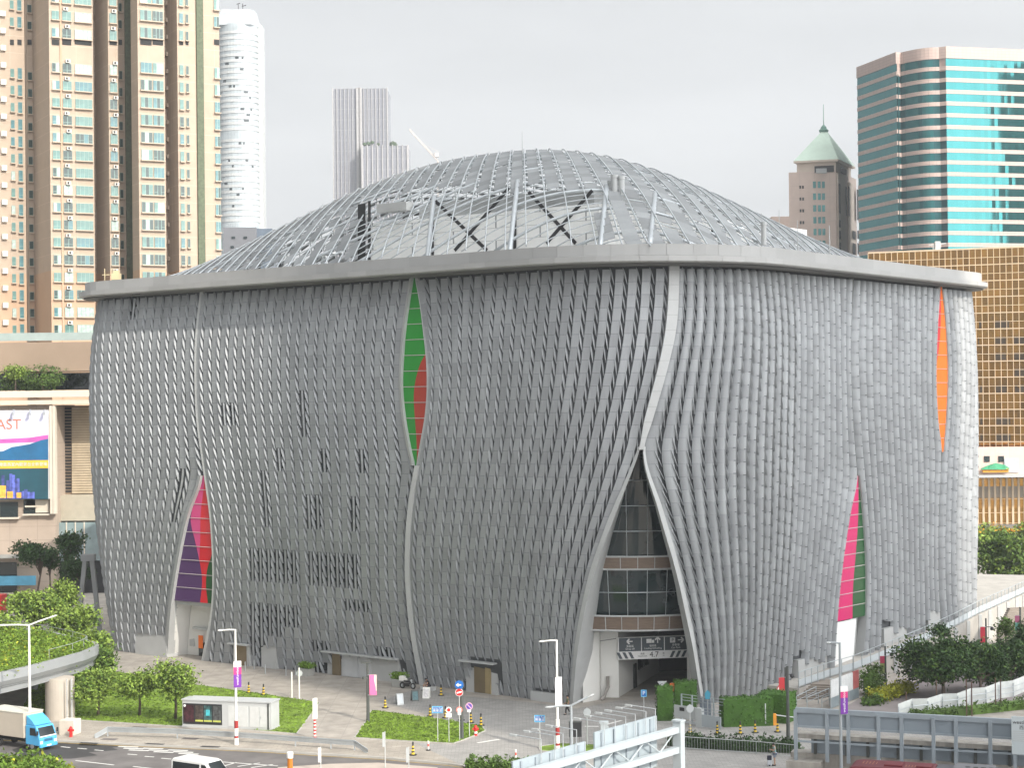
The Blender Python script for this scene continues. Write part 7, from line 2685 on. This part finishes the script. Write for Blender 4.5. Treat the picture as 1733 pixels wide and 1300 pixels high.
# white folded hoarding fence right
hz_ = [(1520, 1222), (1545, 1214), (1570, 1212), (1596, 1205), (1620, 1203), (1645, 1195), (1668, 1192), (1692, 1184), (1714, 1180), (1740, 1171), (1780, 1162)]
wf = thing('hoarding_fence', 'white folded metal hoarding with scaffold rails on the right', 'fence', tuple(gr(1600, 1205)))
mb, mp = MB(), MB()
hp = [gr(*p) for p in hz_]
for i, (a, b) in enumerate(zip(hp[:-1], hp[1:])):
    a = a + Vector((0, .35 if i % 2 else 0, 0)); b = b + Vector((0, 0 if i % 2 else .35, 0))
    mb.quad(a, b, b + Vector((0, 0, 1.5)), a + Vector((0, 0, 1.5)))
    mp.tube(a + Vector((0, -.2, 0)), a + Vector((0, -.2, 1.3)), .06, 5)
mb.build('sheet', mat('white hoarding sheet', (.58, .60, .58), .6, 0, .14, .8), wf, world=True)
for z in (.5, 1.0):
    for a, b in zip(hp[:-1], hp[1:]): mp.tube(a + Vector((0, -.3, z)), b + Vector((0, -.3, z)), .035, 5)
mp.build('scaffold_rails', M_STEEL, wf, world=True)
strip_plants('weeds and low shrubs in front of the white hoarding', [gr(1560, 1222), gr(1650, 1212), gr(1760, 1200)], .9, L_MID, 260, 12, 2.2)
for i, (px, py, ytop) in enumerate([(1534, 1212, 1172), (1585, 1200, 1152), (1636, 1216, 1150), (1645, 1216, 1155), (1685, 1204, 1148), (1694, 1204, 1150)]):
    b_ = gr(px, py); mb = MB(); mb.tube((0, 0, 0), (0, 0, (py - ytop) * b_.y / 3000), .05, 6)
    o = mb.build('sapling_stake', mat('brown stake', (.12, .07, .05), .8)); o.location = b_
    tag(o, ['brown stake standing alone on the walkway', 'brown stake in front of the largest walkway tree', 'left stake of the pair by the middle walkway tree', 'right stake of the pair by the middle walkway tree', 'left stake of the pair near the right edge', 'right stake of the pair near the right edge'][i], 'stake', 'stakes along the walkway')
# grey gate enclosure between the hedges
a, b = gr(1141, 1224), gr(1224, 1236)
d = b - a
en = thing('gate_enclosure', 'grey steel gates and panels between the two hedge groups', 'gate', tuple(a), math.atan2(d.y, d.x))
Le = d.length
bbox('notice_panel', 0, Le * .44, .0, .08, .5, 1.55, M_GREYS, en)
bbox('notice', .6, 1.1, -.03, .0, 1.1, 1.4, M_BLACK, en)
bbox('low_rail', 0, Le * .46, -.02, .06, .12, .3, M_STEEL, en)
bbox('pier', Le * .50, Le * .62, -.4, .0, 0, 1.6, M_GREYS, en)
bbox('gate_leaf', Le * .62, Le, -.35, -.28, .1, 1.1, mat('grey gate sheet', (.36, .40, .42), .5, .1, .06), en)
for z in (1.8, 2.05, 2.3): bbox('rail', 0, Le * .9, 1.0, 1.05, z, z + .05, M_RAIL, en)
for f in (0, .22, .44, .66, .88): bbox('post', Le * f, Le * f + .07, .95, 1.1, 0, 2.35, M_RAIL, en)
bbox('inner_panel', Le * .36, Le * .58, 1.2, 1.3, 0, 2.2, mat('blue grey box', (.30, .34, .40), .5), en)
for z in (1.35, 1.6): bbox('gate_rail', Le * .62, Le, -.36, -.30, z, z + .05, M_RAIL, en)
bbox('rear_panels', Le * .75, Le * 1.35, 3.6, 3.7, .2, 1.9, mat('pale site panel', (.52, .54, .54), .5, 0, .1, 1.), en)
b_ = gr(1311, 1228.5)
bp_ = thing('barrier_post', 'orange drop arm barrier post at the end of the long hedge', 'barrier', tuple(b_))
mb = MB(); mb.box((0, 0, .5), (.28, .28, 1.0)); mb.build('post', mat('orange barrier paint', rgb(225, 150, 50), .5), bp_, bevel=.03)
mb = MB(); mb.tube((.1, 0, .88), (2.2, .2, .55), .05, 6); mb.build('arm', M_GREYS, bp_)
# black cabinet by the driveway
b_ = gr(974, 1268)
bc = thing('notice_cabinet', 'black upright notice cabinet with barred legs by the driveway', 'cabinet', tuple(b_))
bbox('case', -.5, .5, -.12, .12, .95, 2.1, M_BLACK, bc); bbox('hood', -.52, .52, -.16, .14, 2.1, 2.18, M_LAMPD, bc)
mb = MB()
for k in range(8): mb.tube((-.45 + k * .128, 0, 0), (-.45 + k * .128, 0, .95), .02, 4)
mb.build('bars', M_LAMPD, bc)
# pale trestle left of the theatre
q = at(146, 1000, 214)
tr_ = thing('steel_trestle', 'pale grey steel A frame leg beside the left end of the theatre', 'frame', (q.x, q.y, 0))
mb = MB(); mb.box((.3, 0, at(146, 944, 214).z), (1.6, 1, .8)); mb.build('cap', M_BRIDGE, tr_)
for x0, x1 in ((-1.1, -.1), (1.6, .7)):
    mb = MB(); mb.tube((x0, 0, 0), (x1, 0, at(146, 946, 214).z), .35, 4); mb.build('leg', M_BRIDGE, tr_)
# red bus far left
q = at(-6, 1012, 232)
rb_ = thing('red_bus', 'red bus mostly hidden at the left edge below the podium', 'bus', (q.x, q.y, 0))
bbox('body', -4.5, 1.0, -1.2, 1.2, .5, q.z + .4, M_RED, rb_); bbox('window', -4.2, .6, -1.23, -1.19, q.z - 1.1, q.z - .1, M_DKGLASS, rb_)

# ---------------------------------------------------------------- vehicles
M_TYRE = mat('tyre rubber', (.02, .02, .02), .8)
M_VGLASS = mat('vehicle glass', (.015, .02, .022), .08, 0, .2, spec=.8)
M_CHROME = mat('wheel metal', (.45, .45, .45), .35, .7)
def wheel(t, x, y, r=.38, w=.22):
    mb = MB(); mb.tube((x, y - w / 2, r), (x, y + w / 2, r), r, 20); wo = mb.build('wheel', M_TYRE, t)
    sgn = -1 if y < 0 else 1
    mb = MB(); mb.tube((x, y + sgn * w * .5, r), (x, y + sgn * (w * .5 + .02), r), r * .55, 16); mb.build('rim', M_CHROME, wo)
def side_prism(mb, prof, y0, y1, mi=0):
    """profile in x,z extruded across the width"""
    n = len(prof)
    v = [(x, y0, z) for x, z in prof] + [(x, y1, z) for x, z in prof]
    mb.add(v, [tuple(range(n)), tuple(range(2 * n - 1, n - 1, -1))] + [(i, n + i, n + (i + 1) % n, (i + 1) % n) for i in range(n)], mi)
HEAD = -math.radians(33)
M_TRUCK = mat('sky blue truck paint', rgb(74, 160, 208), .35, 0, .03, coat=.4)
c = gr(82, 1270, -.14)
tk = thing('box_truck', 'sky blue cab truck with a beige box body passing under the flyover', 'truck', tuple(c), HEAD)
# local: front bumper at x=0, truck extends to -x
mb = MB(); side_prism(mb, [(-.02, .45), (0, 1.0), (-.08, 1.22), (-.42, 2.05), (-.55, 2.12), (-1.75, 2.15), (-1.75, .5)], -.98, .98); cabo = mb.build('cab', M_TRUCK, tk, bevel=.05)
mb = MB(); side_prism(mb, [(-.62, 2.16), (-1.0, 2.55), (-1.65, 2.95), (-1.72, 2.95), (-1.72, 2.16)], -.9, .9); mb.build('wind_deflector', M_TRUCK, tk, bevel=.06)
mb = MB(); mb.quad((-.105, -.86, 1.26), (-.105, .86, 1.26), (-.435, .82, 2.0), (-.435, -.82, 2.0)); ws = mb.build('windscreen', M_VGLASS, tk); ws.location = (.03, 0, .01)
mb = MB(); mb.box((-.03, 0, 1.235), (.12, 1.8, .07)); mb.build('wiper_panel', M_LAMPW, tk)
for sy in (-1, 1):
    mb = MB(); mb.quad((-.35, sy * .99, 1.3), (-1.2, sy * .99, 1.3), (-1.2, sy * .985, 1.95), (-.55, sy * .985, 1.95)); mb.build('side_window', M_VGLASS, tk)
    mb = MB(); mb.box((.0, sy * .78, .75), (.06, .3, .24)); mb.build('headlight', mat('headlight glass', (.6, .6, .58), .2), tk)
    mb = MB(); mb.box((-.1, sy * 1.12, 1.6), (.08, .16, .34)); mb.build('mirror', M_BLACK, tk)
    for x in (-.95, -5.2): wheel(tk, x, sy * .85)
mb = MB()
for z in (.92, 1.0, .84): mb.box((.005, 0, z), (.04, .9, .035))
mb.build('grille', M_BLACK, tk)
mb = MB(); mb.box((0, 0, .45), (.16, 1.95, .28)); mb.build('bumper', M_TRUCK, tk, bevel=.03)
mb = MB(); mb.box((.09, 0, .45), (.01, .5, .13)); mb.build('number_plate', M_SWHITE, tk)
mb = MB(); mb.box((-4.3, 0, 2.05), (4.9, 2.2, 2.1)); bx_ = mb.build('box_body', mat('beige box body', (.50, .44, .36), .6, 0, .05), tk, bevel=.03)
mb = MB(); mb.box((-4.3, 0, 3.13), (4.95, 2.26, .07)); mb.build('box_roof', mat('pale box roof', (.52, .50, .43), .6, 0, .08), tk)
mb = MB(); mb.box((-3.9, 0, .72), (5.6, .9, .3)); mb.build('chassis', M_BLACK, tk)
tk.scale = (.94, .94, .94)
# white van
rf = at(330, 1283, 129.3)
vn = thing('white_van', 'white minibus van with dark windows at the bottom edge', 'van', (rf.x + .6, rf.y - .3, -.14), HEAD)
# local origin near the middle; x forward
M_VAN = mat('white van paint', (.74, .74, .72), .3, 0, .02, coat=.5)
mb = MB(); side_prism(mb, [(2.3, .35), (2.35, .85), (2.2, 1.05), (1.75, 1.2), (1.05, 1.98), (.7, 2.06), (-2.1, 2.08), (-2.28, 1.9), (-2.35, .35)], -.86, .86); mb.build('body', M_VAN, vn, bevel=.07)
mb = MB(); mb.quad((1.70, -.72, 1.28), (1.70, .72, 1.28), (1.10, .66, 1.95), (1.10, -.66, 1.95)); w_o = mb.build('windscreen', M_VGLASS, vn); w_o.location = (.06, 0, .03)
for sy in (-1, 1):
    mb = MB(); mb.quad((.45, sy * .872, 1.2), (-2.15, sy * .872, 1.2), (-2.1, sy * .868, 1.85), (.5, sy * .868, 1.85)); mb.build('side_window', M_VGLASS, vn)
    mb = MB(); mb.quad((1.55, sy * .872, 1.2), (.62, sy * .872, 1.2), (.66, sy * .868, 1.85), (1.05, sy * .868, 1.85)); mb.build('door_window', M_VGLASS, vn)
    mb = MB(); mb.box((1.5, sy * 1.0, 1.3), (.1, .2, .18)); mb.build('mirror', M_BLACK, vn, bevel=.02)
    mb = MB(); mb.box((2.3, sy * .65, .8), (.08, .32, .2)); mb.build('headlight', M_CHROME, vn)
    for x in (1.5, -1.45): wheel(vn, x, sy * .76, .33)
mb = MB(); mb.box((2.33, 0, .5), (.12, 1.7, .25)); mb.build('bumper', M_VAN, vn, bevel=.04)
mb = MB(); mb.box((2.34, 0, .82), (.05, .9, .1)); mb.build('grille', M_BLACK, vn)
# maroon coach, only its roof reaches into the picture
q = at(1432, 1291, 119.4)
ch = thing('maroon_coach', 'maroon coach with a grey rear roof, cut by the bottom edge', 'bus', (q.x, q.y, -.0), math.atan2(dv.y, dv.x) + .02)
mb = MB(); side_prism(mb, [(.12, .4), (0, 1.4), (.15, 2.75), (.5, 3.12), (1.0, 3.2), (5.9, 3.2), (5.9, .4)], -1.25, 1.25); mb.build('body', mat('maroon coach paint', rgb(92, 30, 38), .5, 0, .08, 1., coat=.0), ch, bevel=.12)
mb = MB(); side_prism(mb, [(5.9, .4), (5.9, 3.18), (11.2, 3.18), (11.5, 2.8), (11.5, .4)], -1.25, 1.25); mb.build('rear_body', mat('charcoal coach paint', (.07, .07, .08), .4, 0, .1), ch, bevel=.1)
for x, l, w, m in ((3.2, 1.2, 1.3, 'hatch'), (5.2, 1.0, 1.2, 'hatch'), (8.4, 2.6, 1.7, 'air_conditioner')):
    mb = MB(); mb.box((x, 0, 3.25), (l, w, .12 if m == 'hatch' else .28)); mb.build(m, mat('maroon hatch', rgb(96, 28, 36), .5) if m == 'hatch' else mat('grey roof unit', (.13, .13, .14), .5), ch, bevel=.03)
mb = MB()
for k in range(5): mb.box((1.15 + k * .22, .1, 3.212), (.045, .7 + .3 * (k % 2), .012))
for k in range(5): mb.box((4.0 + k * .2, -.2, 3.212), (.045, .5, .012))
mb.build('gold_mark', mat('gold roof marking', rgb(150, 105, 75), .5, 0, .4, 6), ch)
mb = MB()
for k in range(4): mb.tube((8.0 + k * .5, -.3, 3.39), (8.0 + k * .5, -.3, 3.41), .17, 12)
mb.build('fan_covers', M_BLACK, ch)
for sy in (-1.26, 1.26):
    mb = MB(); mb.quad((.6, sy, 1.5), (11, sy, 1.5), (11, sy, 2.6), (.6, sy, 2.6)); mb.build('side_window', M_VGLASS, ch)
mb = MB(); mb.quad((-.02, -1.05, 1.4), (-.02, 1.05, 1.4), (.1, 1.0, 2.6), (.1, -1.0, 2.6)); mb.build('windscreen', M_VGLASS, ch)
for x in (2.2, 8.6):
    for sy in (-1.1, 1.1): wheel(ch, x, sy, .48, .28)

# ---------------------------------------------------------------- people
SKIN = mat('skin', (.42, .25, .17), .6, 0, .04)
def skinned(name, pts, edges, radii, m, parent, root=0, sub=1):
    me = bpy.data.meshes.new(name)
    me.from_pydata([tuple(p) for p in pts], edges, [])
    ob = bpy.data.objects.new(name, me)
    COL.objects.link(ob)
    md = ob.modifiers.new('skin', 'SKIN')
    for i, sv in enumerate(me.skin_vertices[0].data):
        r = radii[i]
        sv.radius = r if isinstance(r, tuple) else (r, r)
        sv.use_root = (i == root)
    sb_ = ob.modifiers.new('sub', 'SUBSURF'); sb_.levels = sb_.render_levels = sub
    bpy.context.view_layer.update()
    me2 = bpy.data.meshes.new_from_object(ob.evaluated_get(bpy.context.evaluated_depsgraph_get()))
    bpy.data.objects.remove(ob)
    me2.name = name
    me2.materials.clear(); me2.materials.append(m)
    me2.polygons.foreach_set('use_smooth', [True] * len(me2.polygons))
    o = bpy.data.objects.new(name, me2); COL.objects.link(o); o.parent = parent
    return o

def person(label, loc, rz, J, shirt, legs_m, hair_m, long_legs=True, long_sleeve=False, hem=None):
    """J: joint positions with +x forward; L/R keys for left and right"""
    t = thing('person', label, 'person', tuple(loc), rz)
    V = lambda k: Vector(J[k])
    P, E, Rr = [], [], []
    ix = {}
    def add(k, p, r, par=None):
        ix[k] = len(P); P.append(Vector(p)); Rr.append(r)
        if par is not None: E.append((ix[par], ix[k]))
    add('pel', V('pel'), (.15, .11))
    add('waist', V('pel').lerp(V('chest'), .45), (.125, .095), 'pel')
    add('chest', V('chest'), (.155, .11), 'waist')
    add('neck', V('neck'), .058, 'chest')
    add('jaw', V('neck').lerp(V('head'), .45), .07, 'neck')
    add('head', V('head'), (.078, .095), 'jaw')
    add('crown', V('head') + (V('head') - V('neck')).normalized() * .085, .055, 'head')
    for s in 'LR':
        add('sh' + s, V('sh' + s), .062, 'chest'); add('el' + s, V('el' + s), .042, 'sh' + s); add('wr' + s, V('wr' + s), .03, 'el' + s)
        d = (V('wr' + s) - V('el' + s)).normalized()
        sd = d.cross(Vector((0, 0, 1))) if abs(d.z) < .9 else Vector((1, 0, 0))
        sd.normalize(); up = d.cross(sd).normalized()
        add('pm' + s, V('wr' + s) + d * .07, (.038, .02), 'wr' + s)
        for f, (o, l) in enumerate(((-.03, .055), (-.01, .072), (.01, .07), (.03, .052))):
            b0 = V('wr' + s) + d * .095 + sd * o
            add('f%d%s' % (f, s), b0, .009, 'pm' + s)
            add('g%d%s' % (f, s), b0 + d * l * .55 + up * .008, .0085, 'f%d%s' % (f, s))
            add('h%d%s' % (f, s), b0 + d * l + up * .03, .0075, 'g%d%s' % (f, s))
        add('t' + s, V('wr' + s) + d * .05 + sd * .045, .010, 'pm' + s)
        add('u' + s, V('wr' + s) + d * .085 + sd * .055 + up * .02, .0085, 't' + s)
        add('hp' + s, V('hp' + s), .092, 'pel'); add('kn' + s, V('kn' + s), .06, 'hp' + s); add('an' + s, V('an' + s), .038, 'kn' + s)
        f_ = V('toe' + s)
        add('toe' + s, f_, .035, 'an' + s)
    skinned('body', P, E, Rr, SKIN, t)
    # clothes follow the same joints
    Q, F, S_ = [V('pel').lerp(V('waist_') if 'waist_' in J else V('chest'), -.12), V('pel').lerp(V('chest'), .45), V('chest'), V('chest').lerp(V('neck'), .75)], [(0, 1), (1, 2), (2, 3)], [(.175, .13), (.15, .115), (.18, .13), .075]
    for s in 'LR':
        k = len(Q); e1 = V('sh' + s).lerp(V('el' + s), .98 if long_sleeve else .55)
        Q += [V('sh' + s), e1]; F += [(2, k), (k, k + 1)]; S_ += [.08, .062]
        if long_sleeve:
            Q.append(V('el' + s).lerp(V('wr' + s), .92)); F.append((k + 1, k + 2)); S_.append(.05)
    skinned('shirt', Q, F, S_, shirt, t)
    Q, F, S_ = [V('pel') + Vector((0, 0, .03))], [], [(.17, .125)]
    for s in 'LR':
        k = len(Q)
        if long_legs:
            Q += [V('hp' + s), V('kn' + s), V('kn' + s).lerp(V('an' + s), .92)]; F += [(0, k), (k, k + 1), (k + 1, k + 2)]; S_ += [.108, .078, .06]
        else:
            Q += [V('hp' + s), V('hp' + s).lerp(V('kn' + s), .75)]; F += [(0, k), (k, k + 1)]; S_ += [.108, .09]
    skinned('trousers' if long_legs else 'shorts', Q, F, S_, legs_m, t)
    for s in 'LR':
        mb = MB(); a, b = V('an' + s), V('toe' + s); c = a.lerp(b, .55); c.z = min(a.z, b.z) + .0
        mb.path([a + (a - b).normalized() * .07 - Vector((0, 0, .04)), a.lerp(b, .5) - Vector((0, 0, .025)), b + (b - a).normalized() * .05 - Vector((0, 0, .0))], [.045, .055, .04], 8); mb.build('shoe', M_BLACK, t, smooth=True)
    up = (V('head') - V('neck')).normalized(); fw = Vector(J.get('face', (1, 0, 0))).normalized()
    h = V('head')
    mb = MB(); c = h + up * .05 - fw * .022; mb.blob(c, (.108, .098, .098), 12); mb.build('hair', hair_m, t, smooth=True)
    sd = up.cross(fw).normalized()
    for sg in (-1, 1):
        mb = MB(); mb.blob(h + fw * .083 + sd * sg * .032 + up * .005, (.010, .012, .008), 6); mb.build('eye', M_BLACK, t)
        mb = MB(); mb.blob(h + sd * sg * .082 - up * .01, (.02, .012, .03), 6); mb.build('ear', SKIN, t)
    mb = MB(); mb.blob(h + fw * .098 - up * .025, (.018, .014, .022), 6); mb.build('nose', SKIN, t)
    mb = MB(); mb.blob(h + fw * .085 - up * .06, (.008, .024, .006), 6); mb.build('mouth', mat('lips', (.30, .12, .1), .6), t)
    return t
HAIR = mat('black hair', (.012, .010, .009), .6)
stand = dict(pel=(0, 0, .96), chest=(.0, 0, 1.28), neck=(.01, 0, 1.47), head=(.03, 0, 1.60),
             shL=(0, .18, 1.40), elL=(-.03, .23, 1.12), wrL=(.06, .22, .88), shR=(0, -.18, 1.40), elR=(-.02, -.23, 1.12), wrR=(.08, -.22, .88),
             hpL=(0, .09, .92), knL=(.03, .1, .5), anL=(0, .1, .09), toeL=(.16, .12, .04), hpR=(0, -.09, .92), knR=(.02, -.1, .5), anR=(0, -.1, .09), toeR=(.16, -.12, .04))
# person at the arch, walking left
w = dict(stand); w.update(knL=(.17, .09, .52), anL=(.18, .09, .10), toeL=(.34, .1, .05), knR=(-.02, -.09, .5), anR=(-.26, -.09, .14), toeR=(-.13, -.1, .04), elL=(-.12, .22, 1.14), wrL=(.0, .2, .92), elR=(.06, -.22, 1.13), wrR=(.24, -.2, .98))
person('person in an olive top and black trousers walking left past the arch', gr(961, 1210.5), math.pi, w, mat('olive shirt', (.10, .13, .06), .8, 0, .2, 6), M_BLACK, HAIR)
# person with a bag at lower right, facing left, hands raised in front of the chest
w = dict(stand); w.update(elL=(.06, .22, 1.16), wrL=(.27, .12, 1.22), elR=(.06, -.22, 1.16), wrR=(.27, -.10, 1.20), chest=(.02, 0, 1.28), neck=(.05, 0, 1.46), head=(.10, 0, 1.58), face=(.95, 0, -.3))
pl_ = gr(1311.5, 1297)
person('person in a pale teal shirt standing at the shrub railing, hands raised to the chest', pl_, math.pi - .2, w, mat('teal shirt', (.20, .33, .33), .8, 0, .2, 5), mat('grey blue shorts', (.22, .25, .32), .8, 0, .1), HAIR, long_legs=False)
bg = thing('shopping_trolley', 'dark bag on a pale folding trolley beside the person in the teal shirt', 'trolley', (pl_.x - .42, pl_.y - .05, 0))
mb = MB(); mb.box((0, 0, .62), (.34, .24, .34)); mb.build('bag', mat('navy bag', (.02, .022, .04), .8), bg, bevel=.05)
mb = MB(); mb.box((0, 0, .26), (.30, .24, .40)); mb.build('box', mat('pale box', (.50, .52, .56), .6), bg, bevel=.02)
mb = MB(); mb.tube((.12, -.1, .05), (.2, -.1, 1.0), .012, 5); mb.tube((.12, .1, .05), (.2, .1, 1.0), .012, 5); mb.tube((.2, -.1, 1.0), (.2, .1, 1.0), .012, 5); mb.build('frame', M_STEEL, bg)
for sy in (-.13, .13):
    mb = MB(); mb.tube((0, sy - .015, .06), (0, sy + .015, .06), .06, 10); mb.build('wheel', M_TYRE, bg)
# seated person
sp = gr(718, 1170)
ns = normal(s_at(sp.x, sp.y))
mb = MB(); c = sp + Vector((ns.x, ns.y, 0)) * -.55
mb.box((c.x, c.y, .18), (1.6, .5, .36), 0, math.atan2(ns.y, ns.x) + math.pi / 2); mb.build('wall_ledge', M_GREYP, theatre, world=True)
st = dict(pel=(-.45, 0, .46), chest=(-.30, 0, .80), neck=(-.22, 0, .98), head=(-.12, 0, 1.08), face=(.9, 0, -.4),
          shL=(-.27, .18, .92), elL=(-.10, .26, .68), wrL=(.10, .12, .60), shR=(-.27, -.18, .92), elR=(-.10, -.26, .68), wrR=(.08, -.10, .58),
          hpL=(-.42, .10, .46), knL=(0, .24, .52), anL=(.06, .24, .09), toeL=(.22, .27, .04), hpR=(-.42, -.10, .46), knR=(0, -.24, .52), anR=(.05, -.24, .09), toeR=(.21, -.27, .04))
sc_ = sp + Vector((ns.x, ns.y, 0)) * -.10
person('person in a dark top and shorts sitting against the theatre wall, leaning on the knees', (sc_.x, sc_.y, 0), math.atan2(ns.y, ns.x) - .35, st, M_BLACK, mat('dark shorts', (.03, .03, .04), .8), HAIR, long_legs=False)

# ---------------------------------------------------------------- thin air that pales the far towers
mb = MB()
mb.box((0, 800, 148), (1600, 2000, 304))
hm = bpy.data.materials.new('thin haze')
hm.use_nodes = True
hn = hm.node_tree
for n_ in list(hn.nodes):
    if n_.type == 'BSDF_PRINCIPLED': hn.nodes.remove(n_)
pv = hn.nodes.new('ShaderNodeVolumePrincipled')
pv.inputs['Color'].default_value = (0.86, 0.90, 0.95, 1)
pv.inputs['Density'].default_value = 0.00022
pv.inputs['Anisotropy'].default_value = 0.2
hn.links.new(pv.outputs['Volume'], hn.nodes['Material Output'].inputs['Volume'])
hz_o = mb.build('haze', hm, kind='stuff')
tag(hz_o, 'thin pale haze in the air over the whole scene', 'haze')
SC.cycles.volume_bounces = 0
